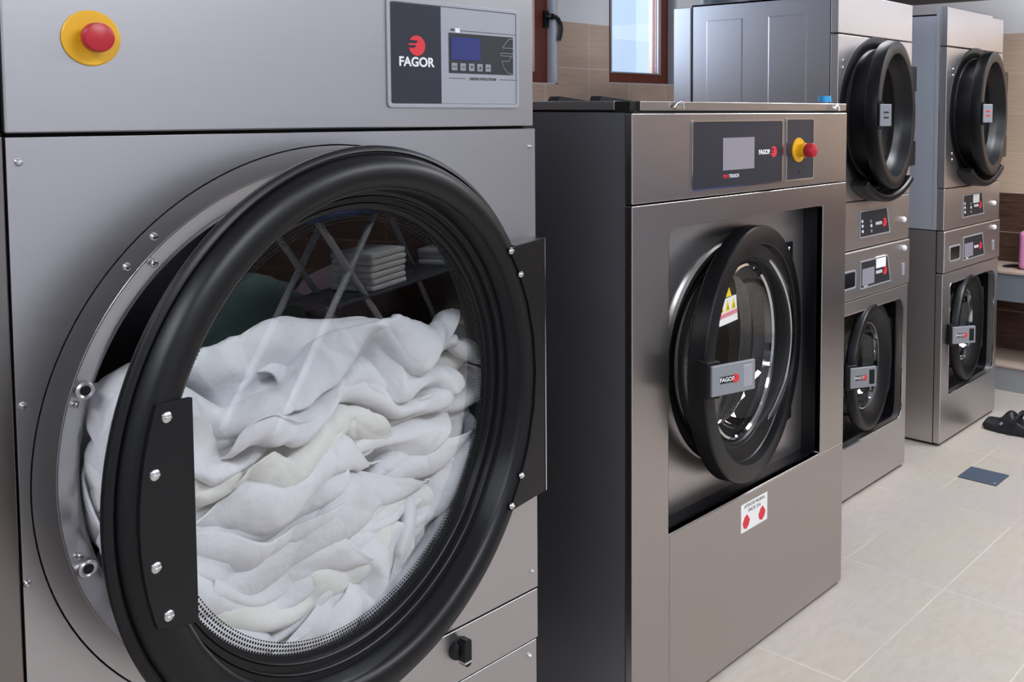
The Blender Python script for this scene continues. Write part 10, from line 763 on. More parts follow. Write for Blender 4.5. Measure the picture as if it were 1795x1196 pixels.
3,0,1,-2,-3,-3,3,4,0,-1,1,3,4,-5,10,9,0,-4,-4,-5,-3,-7,-2,-1,-3,1,1,-2,0,-1,1,0,7,10,5,2,2,-1,-6,-5,4,3,-1,2,-1,-3,-10,4,8,9,4,-3,-4,-7,-4,-4,-4,-2,0,-1,3,0,-1,-3,-2,1,6,8,5,4,2,0,-9,-5,3,2,-5,-1,-5,-3,-3,-1,8,7,6,-1,-3,-5,-7,-4,-5,-3,-1,-1,1,0,-1,0,0,1,4,5,4,3,3,0,-8,-5,-1,0,-2,-1,-8,
1,3,0,4,7,6,0,-3,-4,-7,-5,-4,-3,0,-2,-2,0,0,-1,1,2,4,3,2,1,-1,-8,-4,1,2,0,1,-14,3,5,1,2,3,5,6,2,-2,-4,-7,-6,-6,-3,-3,1,0,0,0,0,-1,3,4,3,1,0,1,-5,-4,-2,1,1,-11,-1,2,5,3,0,2,5,5,2,0,-3,-8,-7,-7,-2,-1,0,-1,0,-1,1,1,3,3,2,1,1,-2,-3,-4,-2,1,-10,-1,-1,2,3,2,1,2,5,5,2,1,-2,-5,-8,-7,-3,-2,
-1,-1,0,1,1,2,3,3,2,1,0,-2,-3,-2,-4,-10,0,-2,-2,2,4,2,1,4,4,4,3,1,-2,-5,-6,-7,-5,-2,-1,0,0,1,1,2,3,3,2,2,-1,1,-3,-4,-1,-5,-2,-2,-3,2,4,5,2,2,1,3,2,3,-1,-4,-7,-6,-6,-3,-1,0,0,0,3,3,2,3,1,1,-1,0,0,5,-2,-9,-4,-2,-1,4,4,-2,5,2,1,4,3,2,0,-3,-6,-7,-7,-3,-1,0,1,1,3,5,1,0,0,0,3,1,4,-4,2,-8,
-3,-2,-2,2,7,-2,4,3,1,2,3,2,1,-2,-6,-8,-7,-3,-1,0,1,0,4,4,-1,0,1,-2,4
)
NS, GA, GB = 11, 42, 33
# ---- laundry: each cloth is a GA x GB grid of points: x, y, z in millimetres, written as differences of differences
LIFT = -.062
LX = np.array(LAUNDRY, dtype=np.int64).reshape(3, NS, GA, GB)
LX = np.moveaxis(np.cumsum(np.cumsum(LX, axis=2), axis=3), 0, 3) * .001
def finer(A, ax, k):                 # Catmull-Rom refinement of a grid along one axis
    n = A.shape[ax]; t = np.linspace(0, n - 1, (n - 1) * k + 1); i = np.minimum(t.astype(int), n - 2); f = t - i; sh = [1] * A.ndim; sh[ax] = len(t); f = f.reshape(sh)
    g = lambda j: np.take(A, np.clip(i + j, 0, n - 1), ax); a, b, c, d = g(-1), g(0), g(1), g(2)
    return b + .5 * f * (c - a + f * (2 * a - 5 * b + 4 * c - d + f * (3 * (b - c) + d - a)))
rng = np.random.default_rng(4)
LAB = 'crumpled white cotton cloth in the heap inside the big dryer'
for s_ in range(NS):
    A = LX[s_]
    for _ in range(1):               # take the millimetre steps out
        B = A.copy(); B[1:-1] += .25 * (A[:-2] + A[2:] - 2 * A[1:-1]); A = B.copy(); A[:, 1:-1] += .25 * (B[:, :-2] + B[:, 2:] - 2 * B[:, 1:-1])
    A = finer(finer(A, 0, 4), 1, 4); na, nb = A.shape[:2]
    du = np.gradient(A, axis=0); dv = np.gradient(A, axis=1); N = np.cross(du, dv); N /= np.linalg.norm(N, axis=2, keepdims=True) + 1e-9
    u, v = np.meshgrid(np.linspace(0, .71, na), np.linspace(0, .56, nb), indexing='ij'); H = 0
    ph = rng.uniform(0, 6.28, 12)
    wu = u + .035 * np.sin(9 * v + ph[0]) + .018 * np.sin(23 * u + 17 * v + ph[1]); wv = v + .035 * np.sin(8 * u + ph[2]) + .018 * np.sin(19 * u - 21 * v + ph[3])
    for k, (fr, am) in enumerate(((38, .0095), (57, .0065), (90, .0028))):
        a = rng.uniform(0, PI); gate = .5 + .5 * np.sin(11 * u * math.cos(a + 1) + 13 * v * math.sin(a + 1) + ph[4 + k] + 1.5 * np.sin(7 * v + ph[8]))
        H = H + am * gate * (1 - 2 * np.abs(np.sin(fr * (wu * math.cos(a) + wv * math.sin(a)) / 2 + 1.1 * np.sin(6 * wv + ph[7 + k]))) ** .8)
    hem = np.minimum(np.minimum(u, .71 - u), np.minimum(v, .56 - v)); H = H + np.where((hem > .012) & (hem < .016), -.0012, 0) + np.where(hem <= .012, .0008, 0)
    P_ = (A + N * H[..., None]).reshape(-1, 3)
    t_ = np.clip((P_[:, 2] + .12) / .25, 0, 1); l_ = np.clip((-P_[:, 0] - .08) / .22, 0, 1); P_[:, 2] += t_ * t_ * (3 - 2 * t_) * (LIFT + .085 * l_)
    x_, z_ = P_[:, 0].copy(), P_[:, 2].copy(); m_ = np.clip((.36 - np.hypot(x_, z_)) / .12, 0, 1)
    P_[:, 2] += m_ * (.026 * np.sin(15 * x_ + 4 * z_ + 1.3) + .012 * np.sin(31 * x_ - 12 * z_)); P_[:, 0] += m_ * (.026 * np.sin(14 * z_ - 3 * x_) + .010 * np.sin(33 * z_ + 15 * x_)); P_[:, 1] += m_ * (.020 + .013 * np.sin(19 * x_ + 13 * z_ + .6) + .009 * np.sin(37 * x_ - 29 * z_))
    r_ = np.hypot(P_[:, 0], P_[:, 2]); q_ = np.minimum(1, .3735 / np.maximum(r_, 1e-6)); P_[:, 0] *= q_; P_[:, 2] *= q_; P_[:, 1] = np.maximum(P_[:, 1], .002 + .25 * np.minimum(P_[:, 1], 0))
    P_[:, 1] += 1.388 + np.where(P_[:, 0] > 0, .2126, .06) * P_[:, 0]
    P_[:, 0] += CX; P_[:, 2] += CZ
    k_ = np.arange(na * nb).reshape(na, nb); F_ = np.stack([k_[:-1, :-1], k_[1:, :-1], k_[1:, 1:], k_[:-1, 1:]], -1).reshape(-1, 4)
    me = bpy.data.meshes.new('white_cloth'); me.from_pydata(P_.tolist(), [], F_.tolist())
    for p in me.polygons: p.use_smooth = True
    me.materials.append(M[['cotton_white', 'cotton_grey', 'cotton_cream'][(0, 1, 0, 2, 0, 1, 0, 0, 2, 0, 0, 0)[s_]]])
    o = bpy.data.objects.new('white_cloth', me); C.objects.link(o)
    q_ = o.modifiers.new('thick', 'SOLIDIFY'); q_.thickness = .0035; q_.offset = 0
    tag(o, LAB, 'laundry', 'white laundry heaped in the big dryer')

# ================================================================== cabinet at the far left
N_ = thing('steel_cabinet', (-.02, 1.85, 0), 'brownish stainless machine cabinet at the left edge of the frame', 'machine')
put('body', MB().box(-.46, .4435, 1.425, 2.3, .05, 1.86), 'dark_steel', N_, bevel=.003)
put('base', MB().box(-.44, .42, 1.44, 2.28, 0, .05), 'rubber', N_)
put('front_door', MB().box(-.45, .4435, 1.419, 1.4245, .12, 1.415), 'dark_steel', N_, bevel=.002)
screw(.420, 1.419, .972, N_, .005)

# ================================================================== washer in the middle
A0, A1, YW = 1.649, 2.633, 1.4194
S2 = 'brushed_steel_warm'
W = thing('front_load_washer', ((A0 + A1) / 2, 1.9, 0), 'wide stainless front-load washer with touch screen and red-and-yellow stop button', 'washing machine')
put('body', MB().plate(rect(A0 + .005, A1 - .005, .02, 1.445), circle(2.145, .812, .262), YW + .075, YW + .08).box(A0 + .005, A1 - .005, 2.39, 2.4, .02, 1.445).box(A0 + .005, A1 - .005, YW + .08, 2.39, 1.435, 1.445).box(A0 + .005, A1 - .005, YW + .08, 2.39, .02, .03), 'dark_steel', W)
put('plinth', MB().box(A0 + .02, A1 - .02, YW + .03, 2.38, 0, .02), 'rubber', W)
for xa in (A0, A1 - .004): put('side_skin', MB().box(xa, xa + .004, YW + .0225, 2.4, .008, 1.444), 'side_paint', W)
put('top_front_panel', MB().box(A0, A1, YW, YW + .0215, 1.2395, 1.4435), S2, W, bevel=.0035)
put('front_panel', MB().plate(rect(A0, A1, .008, 1.2365), rect(1.783, 2.496, .444, 1.1755), YW, YW + .0215), S2, W, bevel=.003)
put('kick_panel', MB().box(1.785, A1 - .002, YW - .0012, YW + .003, .012, .441), S2, W, bevel=.0012)
put('lid', MB().box(A0 + .03, A1 - .004, YW + .001, 2.38, 1.449, 1.4705).box(A0 + .002, A0 + .0275, YW + .055, 2.38, 1.449, 1.4705), S2, W, bevel=.002)
put('lid_gap', MB().box(A0 + .004, A0 + .03, YW + .01, YW + .054, 1.4445, 1.4695), 'gap', W)
put('lid_seal', MB().box(A0 + .01, A1 - .01, YW + .006, 2.37, 1.4435, 1.449), 'gap', W)
for x, y in ((1.897, 1.90), (2.062, 1.90)):
    dz = .003 if x > 2 else 0; ln = .145 if x > 2 else .13
    put('dispenser_flap', MB().add([(x, y, 1.4705), (x + ln, y, 1.4705), (x + ln, y + .04, 1.4705), (x, y + .04, 1.4705), (x + .012, y, 1.487 + dz), (x + ln, y, 1.476 + dz), (x + ln, y + .04, 1.476 + dz), (x + .012, y + .04, 1.487 + dz)], [(0, 3, 2, 1), (4, 5, 6, 7), (0, 1, 5, 4), (1, 2, 6, 5), (2, 3, 7, 6), (3, 0, 4, 7)]), 'black_plastic', W, bevel=.001)
# recess
put('recess_back', MB().plate(rect(1.775, 2.50, .43, 1.19), circle(2.145, .812, .245), YW + .066, YW + .072), 'dark_steel_light', W)
put('recess_wall', MB().box(2.496, 2.502, YW + .003, YW + .068, .44, 1.18).box(1.777, 1.783, YW + .003, YW + .068, .44, 1.18).box(1.78, 2.5, YW + .003, YW + .068, 1.1755, 1.18), 'black_plastic', W)
put('recess_sill', MB().box(1.78, 2.5, YW + .003, YW + .068, .438, .444).box(1.79, 2.492, YW + .020, YW + .024, .444, .4475), 'black_gloss', W)
put('porthole_rim', MB().lathe([(.30, .066), (.298, .055), (.285, .050), (.268, .050), (.262, .056), (.262, .07)], 2.145, .812, YW, 128), 'polished_steel', W)
put('door_seal', MB().lathe([(.262, .054), (.255, .046), (.246, .046), (.240, .056), (.238, .10), (.262, .10)], 2.145, .812, YW, 128), 'rubber', W)
wd = put('drum', MB().lathe([(.240, .10), (.33, .105), (.33, .5), (.001, .5)], 0, 0, 0, 128), 'steel_drum', W, local=True); wd.location = Vector((2.145, YW, .812)) - ORG[W.name]
# controls
q = put('control_panel', MB().prism(rrect(1.867, 2.266, 1.260, 1.4225, .005), YW - .0022, YW + .001), 'black_panel', W, bevel=.0008)
put('panel_edge', MB().plate(rrect(1.8635, 2.2695, 1.2565, 1.426, .007), rrect(1.8675, 2.2655, 1.2605, 1.422, .005), YW - .0035, YW), 'polished_steel', q)
put('screen', MB().box(1.9915, 2.1315, YW - .003, YW, 1.3005, 1.3815), 'lcd_grey', q)
text('brand_name', 'FAGOR', .0165, 2.179, YW - .0028, 1.3405, 'white_print', q, bold=.0006)
emblem(2.2255, 1.3405, .0145, YW - .0022, q)
text('model_prefix', 'PRO', .012, 1.992, YW - .0028, 1.285, 'red_print', q, align='LEFT', bold=.0003)
text('model_name', 'TOUCH', .012, 2.018, YW - .0028, 1.285, 'white_print', q, align='LEFT', bold=.0003)
q = put('stop_panel', MB().prism(rrect(2.290, 2.431, 1.2605, 1.4255, .005), YW - .0022, YW + .001), 'black_panel', W, bevel=.0008)
put('panel_edge', MB().plate(rrect(2.2865, 2.4345, 1.257, 1.429, .007), rrect(2.2905, 2.4305, 1.261, 1.425, .005), YW - .0035, YW), 'polished_steel', q)
put('stop_collar', MB().lathe([(0, -.004), (.018, -.0042), (.033, -.005), (.034, -.003), (.034, 0)], 2.352, 1.341, YW, 48).lathe([(.019, -.004), (.018, -.012), (.020, -.020), (.020, -.026), (0, -.026)], 2.352, 1.341, YW, 40), 'yellow_plastic', q)
put('stop_button', MB().lathe([(.012, -.026), (.0185, -.030), (.020, -.036), (.020, -.046), (.017, -.053), (.008, -.056), (0, -.0565)], 2.352, 1.341, YW, 48), 'red_plastic', q)
put('key_mark', MB().prism([(2.35, 1.276), (2.362, 1.276), (2.356, 1.283)], YW - .0026, YW - .002), 'gap', q, smooth=False)
q = put('warning_sticker', MB().box(2.084, 2.2095, YW - .0018, YW - .001, .342, .4175), 'paper', W)
text('sticker_text', 'ATENTIE MASINA', .0125, 2.147, YW - .002, .4085, 'dark_print', q, ext=.0002); text('sticker_text', 'INOX 316', .0135, 2.147, YW - .002, .394, 'dark_print', q, ext=.0002)
for cx in (2.108, 2.183): put('red_mark', MB().prism([(cx - .017, .366), (cx - .008, .381), (cx + .004, .386), (cx + .017, .369), (cx + .011, .356), (cx, .348), (cx - .012, .353)], YW - .0024, YW - .0018), 'red_print', q, smooth=False)
# washer door
dp = [(.232, .02), (.300, .018), (.324, .012), (.335, .004), (.3355, -.036), (.3335, -.040), (.3300, -.0415), (.2900, -.0425), (.2865, -.041), (.2855, -.037), (.2850, -.022), (.2830, -.019), (.2520, -.004), (.2490, -.0045), (.2470, .000), (.2420, .002), (.238, .008), (.234, .014)]
wdoor = door_frame('door', MB().lathe(dp, seg=160, close=True), 'black_plastic', W, (2.145, 1.452, .812), 11.5, ang=22)
put('glass_ring', MB().lathe([(.236, .012), (.232, .004), (.226, .002), (.222, .008), (.222, .03)], seg=128), 'polished_steel', wdoor, local=True)
put('glass_bowl', MB().lathe([(.223, .010), (.214, .035), (.198, .055), (.15, .0615), (.0005, .062)], seg=128), 'bowl_glass', wdoor, local=True)
put('inner_clamp', MB().lathe([(.222, .03), (.262, .03), (.264, .022), (.222, .022)], seg=96, close=True), 'chrome', wdoor, local=True)
put('hazard_triangle', MB().prism([(-.020, .140), (.036, .137), (.009, .181)], .054, .0565), 'yellow_paper', wdoor, local=True, smooth=False)
put('hazard_sticker', MB().prism([(-.046, .133), (.078, .133), (.090, .062), (-.032, .064)], .0585, .0605), 'paper', wdoor, local=True, smooth=False)
for k in range(3):
    x = -.022 + k * .040; put('hazard_symbol', MB().prism([(x - .014, .099), (x + .014, .099), (x, .128)], .057, .0584), 'yellow_paper', wdoor, local=True, smooth=False); put('hazard_print', MB().prism([(x - .003, .102), (x + .003, .102), (x + .001, .115)], .0560, .0569), 'green_print', wdoor, local=True, smooth=False)
put('pink_band', MB().prism([(-.038, .083), (.084, .083), (.083, .094), (-.040, .094)], .057, .0584), 'pink_paper', wdoor, local=True, smooth=False)
put('hinge_plate', MB().prism([(.272, .262), (.372, .262), (.372, -.262), (.272, -.262)], -.012, .004), 'black_plastic', wdoor, local=True, bevel=.003)
for q in (1, -1): put('hinge_arm', MB().prism([(.20, .262 * q), (.36, .262 * q), (.36, .10 * q), (.30, .14 * q)], -.026, -.010), 'black_plastic', wdoor, local=True, bevel=.004)
screw(.262, -.026, .243, wdoor, .007, local=True)
def latch(door, x, y, z, L, h, deg, wide=True):      # grey lever, turned towards the front
    a = R(deg); c, s = math.cos(a), math.sin(a)
    def tr(pts): return [(x + px * c - py * s, y + px * s + py * c, pz) for px, py, pz in pts]
    def bx(x0, x1, y0, y1, z0, z1): b = MB().box(x0, x1, y0, y1, z0, z1); b.v = tr(b.v); return b
    put('latch_base', bx(-.008, .03, -.002, .04, z - h * .62, z + h * .62), 'black_plastic', door, local=True, bevel=.003)
    lt = put('latch', bx(0, L, -.010, 0, z - h / 2, z + h / 2), 'latch_grey', door, local=True, bevel=.002)
    put('latch_mark', bx(L * .18, L * .58, -.011, -.0095, z - h * .11, z + h * .11), 'gap', door, local=True, bevel=0)
    b = text('latch_brand', 'FAGOR', h * .19, 0, 0, z, 'white_print', door, local=True, bold=.0003); b.data.transform(Matrix.Translation((L * .34, -.0112, 0))); b.data.transform(Matrix.Rotation(a, 4, 'Z')); b.data.transform(Matrix.Translation((x, y, 0)))
    e = emblem(L * .53, z, h * .14, -.0112, door, local=True); e.data.transform(Matrix.Rotation(a, 4, 'Z')); e.data.transform(Matrix.Translation((x, y, 0)))
    put('latch_slot', bx(L * .72, L * .93, -.0108, -.004, z - h * .36, z + h * .36), 'gap' if not wide else 'panel_silver', door, local=True, bevel=.001)
latch(wdoor, -.353, -.060, .012, .130, .072, -27.5)

# ================================================================== two stacks of dryer on washer
ST = 'dark_steel_light'
steel('side_steel', '#c2c2c8', .36, bump=.0)
def stack(c, yf, hw, first, dl, du, ztop, zc_u):
    x0, x1 = c - hw, c + hw
    nm = 'nearer' if first else 'farther'
    # ---- washer below
    w_ = thing('stacked_washer', (c, yf + .35, 0), ('stainless washer under the ribbed dryer, right behind the wide washer' if first else 'stainless washer at the bottom of the farther stack beside the black clog'), 'washing machine', None)
    put('body', MB().plate(rect(x0 + .005, x1 - .005, .012, .936), circle(c, .472, .2), yf + .114, yf + .12).box(x0 + .005, x1 - .005, yf + .65, yf + .66, .012, .936).box(x0 + .005, x1 - .005, yf + .034, yf + .65, .926, .936).box(x0 + .005, x1 - .005, yf + .12, yf + .65, .012, .02), 'dark_steel', w_)
    for xa in (x0, x1 - .004): put('side_skin', MB().box(xa, xa + .004, yf + .034, yf + .66, .012, .936), 'dark_steel_light', w_)
    put('plinth', MB().box(x0 + .02, x1 - .02, yf + .03, yf + .6, 0, .012), 'rubber', w_)
    ox0, ox1, oz0, oz1 = c - .245, c + hw - .045, .215, .70
    hole = rrect(ox0, ox1, oz0, oz1, (.004, .045, .045, .02), 8)
    put('front_frame', MB().plate(rect(x0, x1, .012, .752), hole, yf, yf + .032), ST, w_, bevel=.004)
    put('control_band', MB().box(x0, x1, yf - .006, yf + .032, .755, .936), ST, w_, bevel=.006)
    put('recess_lip', MB().plate(rrect(ox0 - .004, ox1 + .006, oz0 - .008, oz1 + .004, (.006, .05, .05, .02), 8), hole, yf - .002, yf + .004), 'polished_steel', w_, bevel=.001)
    put('recess_wall', MB().plate(rrect(ox0 - .006, ox1 + .006, oz0 - .006, oz1 + .006, (.006, .05, .05, .02), 8), rrect(ox0 - .0005, ox1 + .0005, oz0 - .0005, oz1 + .0005, (.004, .045, .045, .02), 8), yf + .004, yf + .11), 'black_plastic', w_)
    put('recess_back', MB().plate(rect(ox0 - .006, ox1 + .006, oz0 - .006, oz1 + .006), circle(c, .472, .2), yf + .105, yf + .112), 'dark_steel', w_)
    put('porthole_rim', MB().lathe([(.225, .105), (.222, .095), (.205, .092), (.2, .1)], c, .472, yf, 96), 'polished_steel', w_)
    put('door_seal', MB().lathe([(.2, .096), (.19, .088), (.178, .09), (.175, .13)], c, .472, yf, 96), 'rubber', w_)
    dm = put('drum', MB().lathe([(.176, .13), (.25, .135), (.25, .45), (.001, .45)], 0, 0, 0, 96), 'steel_drum', w_, local=True); dm.location = Vector((c, yf, .472)) - ORG[w_.name]
    # door
    C0 = (c + .003, dl[1], .472)
    rd = [(.165, .022), (.215, .018), (.236, .010), (.243, .0), (.243, -.022), (.239, -.029), (.232, -.031), (.222, -.031), (.205, -.026), (.186, -.008), (.176, .0), (.170, .012)]
    d_ = door_frame('door', MB().lathe(rd, seg=128, close=True), 'black_plastic', w_, C0, dl[0])
    put('glass_ring', MB().lathe([(.171, .010), (.166, .003), (.160, .004), (.157, .02)], seg=96), 'polished_steel', d_, local=True)
    put('glass_bowl', MB().lathe([(.159, .010), (.150, .045), (.140, .060), (.12, .066), (.0005, .067)], seg=96), 'bowl_glass', d_, local=True)
    put('bowl_sticker', MB().prism(rect(-.03, .05, .0, .075), .0635, .0655), 'paper', d_, local=True, smooth=False); put('sticker_print', MB().prism(rect(-.025, .045, .025, .045), .0622, .0634), 'yellow_paper', d_, local=True, smooth=False)
    put('rim_sticker', MB().lathe([(.196, .1), (.224, .0905)], c, .472, yf - .015, 16, 74, 104), 'paper', w_, smooth=False)
    latch(d_, -.252 if first else -.284, -.014, .012, .108 if first else .112, .074, -40 if first else -43, wide=False)
    for q in (1, -1): put('hinge_arm', MB().prism([(.15, .17 * q), (.25, .14 * q), (.25, .08 * q), (.2, .1 * q)], -.026, -.008), 'black_plastic', d_, local=True, bevel=.003)
    # controls
    yb = yf - .006
    cpn = put('control_panel', MB().prism([(c - .122, .792), (c + .118, .792), (c + .092, .888), (c - .122, .888)], yb - .002, yb), 'dark_print', w_)
    put('panel_edge', MB().plate([(c - .127, .787), (c + .125, .787), (c + .097, .893), (c - .127, .893)], [(c - .122, .792), (c + .118, .792), (c + .092, .888), (c - .122, .888)], yb - .004, yb), 'panel_silver', cpn, bevel=.001)
    put('screen', MB().box(c - .112, c - .015, yb - .003, yb, .800, .862), 'lcd_grey', cpn); text('screen_mark', 'TOUCH', .009, c - .085, yb - .0032, .7955, 'white_print', cpn)
    text('brand_name', 'FAGOR', .0155, c + .025, yb - .0026, .836, 'white_print', cpn, bold=.0006); emblem(c + .075, .836, .0165, yb - .002, cpn)
    if first: put('white_note', MB().box(c - .002, c + .078, yb - .004, yb, .852, .896), 'paper', cpn)
    put('pocket_rim', MB().plate(rrect(c - .275, c - .158, .798, .868, .012), rrect(c - .268, c - .165, .805, .861, .008), yb - .0025, yb + .001), 'panel_silver', w_, bevel=.001)
    put('pocket', MB().prism(rrect(c - .268, c - .165, .805, .861, .008), yb - .0008, yb + .001), 'black_gloss', w_)
    put('control_knob', MB().lathe([(.010, 0), (.012, -.006), (.010, -.012), (.005, -.015), (0, -.0155)], c + .235, .905, yb, 24), 'white_print', w_)
    put('key_slot', MB().prism(rrect(c + .228, c + .248, .795, .845, .006), yb - .003, yb), 'panel_silver', w_, bevel=.001)
    # ---- dryer above
    y_ = thing('stacked_dryer', (c, yf + .35, .936), ('stainless dryer with ribbed side panel stacked on the nearer washer' if first else 'stainless dryer on top of the farther stack with open black round door'), 'dryer', None)
    rp = MB().plate(rect(x0 + .002, x1 - .002, .9395, 1.86), circle(c, zc_u, .24), yf + .04, yf + .046)
    put('body', rp.box(x0 + .002, x0 + .006, yf + .04, yf + .65, .9395, 1.86).box(x1 - .006, x1 - .002, yf + .04, yf + .65, .9395, 1.86).box(x0 + .002, x1 - .002, yf + .64, yf + .65, .9395, 1.86).box(x0 + .002, x1 - .002, yf + .04, yf + .65, 1.85, 1.86), 'side_steel' if first else 'side_steel_lit', y_, bevel=.002)
    if first:
        for ya, yb2 in ((yf + .125, yf + .297), (yf + .405, yf + .58)):
            put('side_rib', MB().add([(x0 + .003, ya, .98), (x0 + .003, yb2, .98), (x0 + .003, yb2, 1.80), (x0 + .003, ya, 1.80), (x0 + .0005, ya + .008, .99), (x0 + .0005, yb2 - .008, .99), (x0 + .0005, yb2 - .008, 1.792), (x0 + .0005, ya + .008, 1.792)], [(4, 5, 6, 7), (0, 1, 5, 4), (1, 2, 6, 5), (2, 3, 7, 6), (3, 0, 4, 7)]), 'side_steel', y_, smooth=False)
        put('rear_box', MB().box(x0 + .003, x1 - .003, yf + .655, yf + .74, .9395, 1.852), 'side_steel', y_, bevel=.003)
        put('exhaust_pipe', MB().cyl((c, yf + .70, 1.86), (c, yf + .70, 2.2), .1, seg=32), 'duct_grey', y_)
    put('lower_band', MB().box(x0, x1, yf, yf + .035, .9395, 1.1175), ST, y_, bevel=.004)
    put('front_panel', MB().plate(rect(x0, x1, 1.1205, 1.719), circle(c, zc_u, .235), yf, yf + .032), ST, y_, bevel=.0025)
    if first: put('top_panel', MB().box(x0, x1, yf, yf + .032, 1.7235, ztop), ST, y_, bevel=.003)
    else: put('top_panel', MB().prism([(x0, 1.7235), (x1, 1.7235), (x1, ztop - .004), (x1 - .14, ztop - .004), (x1 - .14, ztop + .006), (x0, ztop + .006)], yf, yf + .032), ST, y_, bevel=.003)
    put('side_frame', MB().box(x0, x0 + .003, yf + .034, yf + .05, .94, ztop), 'side_steel' if first else 'side_steel_lit', y_)
    put('bezel', MB().lathe([(.292, .0), (.291, -.004), (.285, -.006), (.262, -.006), (.250, -.002), (.238, .01), (.238, .04)], c, zc_u, yf, 128), 'black_plastic', y_)
    put('lint_lip', MB().lathe([(.294, -.002), (.294, -.060), (.300, -.068), (.318, -.066), (.324, -.056), (.324, -.002)], c, zc_u, yf, 48, 232, 308, close=True), 'black_plastic', y_, bevel=.004)
    dm = put('drum', MB().lathe([(.236, .046), (.28, .05), (.28, .5), (.001, .5)], 0, 0, 0, 96), 'steel_drum', y_, local=True); dm.location = Vector((c, yf, zc_u)) - ORG[y_.name]
    C0 = (c + .004, du[1], zc_u)
    rd = [(.212, .070), (.232, .070), (.240, .060), (.246, .004), (.250, -.004), (.2735, -.006), (.2752, -.010), (.2752, -.045), (.2735, -.0505), (.270, -.0525), (.233, -.0540), (.2295, -.0525), (.228, -.049), (.223, -.020), (.214, -.004), (.207, .006), (.203, .012), (.198, .014), (.196, .030), (.205, .060)]
    d_ = door_frame('door', MB().lathe(rd, seg=144, close=True), 'black_plastic', y_, C0, du[0])
    put('door_glass', MB().lathe([(.200, .026), (.0005, .026)], seg=96), 'bowl_glass', d_, local=True, smooth=False)
    for za, zb in ((.095, .195), (-.205, -.105)): put('hinge_bracket', MB().box(.255, .362, -.034, -.010, za, zb), 'black_plastic', d_, local=True, bevel=.003)
    ta = R(-42); tx, ty = -.268, -.056
    def turn(mb): mb.v = [(tx + px * math.cos(ta) - py * math.sin(ta), ty + px * math.sin(ta) + py * math.cos(ta), pz) for px, py, pz in mb.v]; return mb
    put('latch_tab', turn(MB().box(0, .046, -.008, .0, -.037, .040)), 'latch_grey', d_, local=True, bevel=.002)
    put('latch_catch', turn(MB().box(-.004, .02, .0, .03, -.048, .05)), 'black_gloss', d_, local=True)
    for za in (-.010, .008): put('latch_mark', turn(MB().box(.014, .034, -.0088, -.0078, za, za + .006)), 'dark_print' if first else 'red_print', d_, local=True, smooth=False)
    for x, z in ((-.245, 1.628), (-.245, 1.602), (-.24, 1.268), (-.24, 1.242)): screw(c + x - (.02 if first else .015), yf, z, y_, .006)
    # upper controls
    cpn = put('control_panel', MB().prism([(c - .120, .982), (c + .118, .982), (c + .092, 1.075), (c - .120, 1.075)], yf - .002, yf), 'dark_print', y_)
    put('panel_edge', MB().plate([(c - .125, .977), (c + .125, .977), (c + .097, 1.080), (c - .125, 1.080)], [(c - .120, .982), (c + .118, .982), (c + .092, 1.075), (c - .120, 1.075)], yf - .004, yf), 'panel_silver', cpn, bevel=.001)
    for (bx_, bz_) in ((-.108, 1.040), (-.106, 1.022), (-.104, 1.002), (-.040, 1.035), (-.036, 1.018), (-.034, .998)): put('button', MB().lathe([(.006, 0), (.006, -.003), (0, -.0035)], c + bx_, bz_, yf - .002, 16), 'white_print' if bx_ < -.05 or bz_ == 1.018 else 'grey_print', cpn)
    text('brand_name', 'FAGOR', .0155, c + .028, yf - .0026, 1.022, 'white_print', cpn, bold=.0006); emblem(c + .078, 1.022, .0165, yf - .002, cpn)
    if not first: put('white_note', MB().box(c - .01, c + .06, yf - .004, yf, 1.036, 1.078), 'paper', cpn)
    put('control_knob', MB().lathe([(.010, 0), (.012, -.006), (.010, -.012), (.005, -.015), (0, -.0155)], c + .24, 1.018, yf, 24), 'white_print', y_)
stack(3.390, 1.7043, .300, True, (9.7, 1.730), (11, 1.676), 1.868, 1.433)
stack(4.313, 1.6827, .326, False, (8.0, 1.712), (8.5, 1.650), 1.882, 1.438)

# ================================================================== small things on the washer lid
b = thing('bottle_cap', (2.53, 1.438, 1.4705), 'bright blue plastic cap on the right end of the washer lid', 'cap')
put('neck', MB().cyl((2.53, 1.438, 1.4705), (2.53, 1.438, 1.475), .012), 'white_print', b); put('top', MB().cyl((2.53, 1.438, 1.475), (2.53, 1.438, 1.492), .0195, .018, 28), 'blue_plastic', b, bevel=.001)
b = thing('hose_clip', (1.812, 1.41, 1.452), 'small bent chrome clip on the left front edge of the washer lid', 'clip')
cl = MB(); pts = [(1.792, 1.4145, 1.455), (1.80, 1.412, 1.466), (1.812, 1.411, 1.469), (1.824, 1.412, 1.466), (1.829, 1.4145, 1.455)]
for p_, q_ in zip(pts, pts[1:]): cl.cyl(p_, q_, .0042, seg=12)
put('wire', cl, 'chrome', b); put('plate', MB().box(1.80, 1.822, 1.4145, 1.4185, 1.453, 1.462), 'chrome', b)
b = thing('valve_fitting', (2.548, 1.41, 1.455), 'small white twisted fitting beside the blue cap', 'fitting')
cl = MB(); pts = [(2.53, 1.412, 1.462), (2.54, 1.411, 1.456), (2.553, 1.411, 1.466), (2.563, 1.411, 1.462), (2.57, 1.412, 1.450)]
for p_, q_ in zip(pts, pts[1:]): cl.cyl(p_, q_, .0032, seg=10)
put('wire', cl, 'white_print', b)

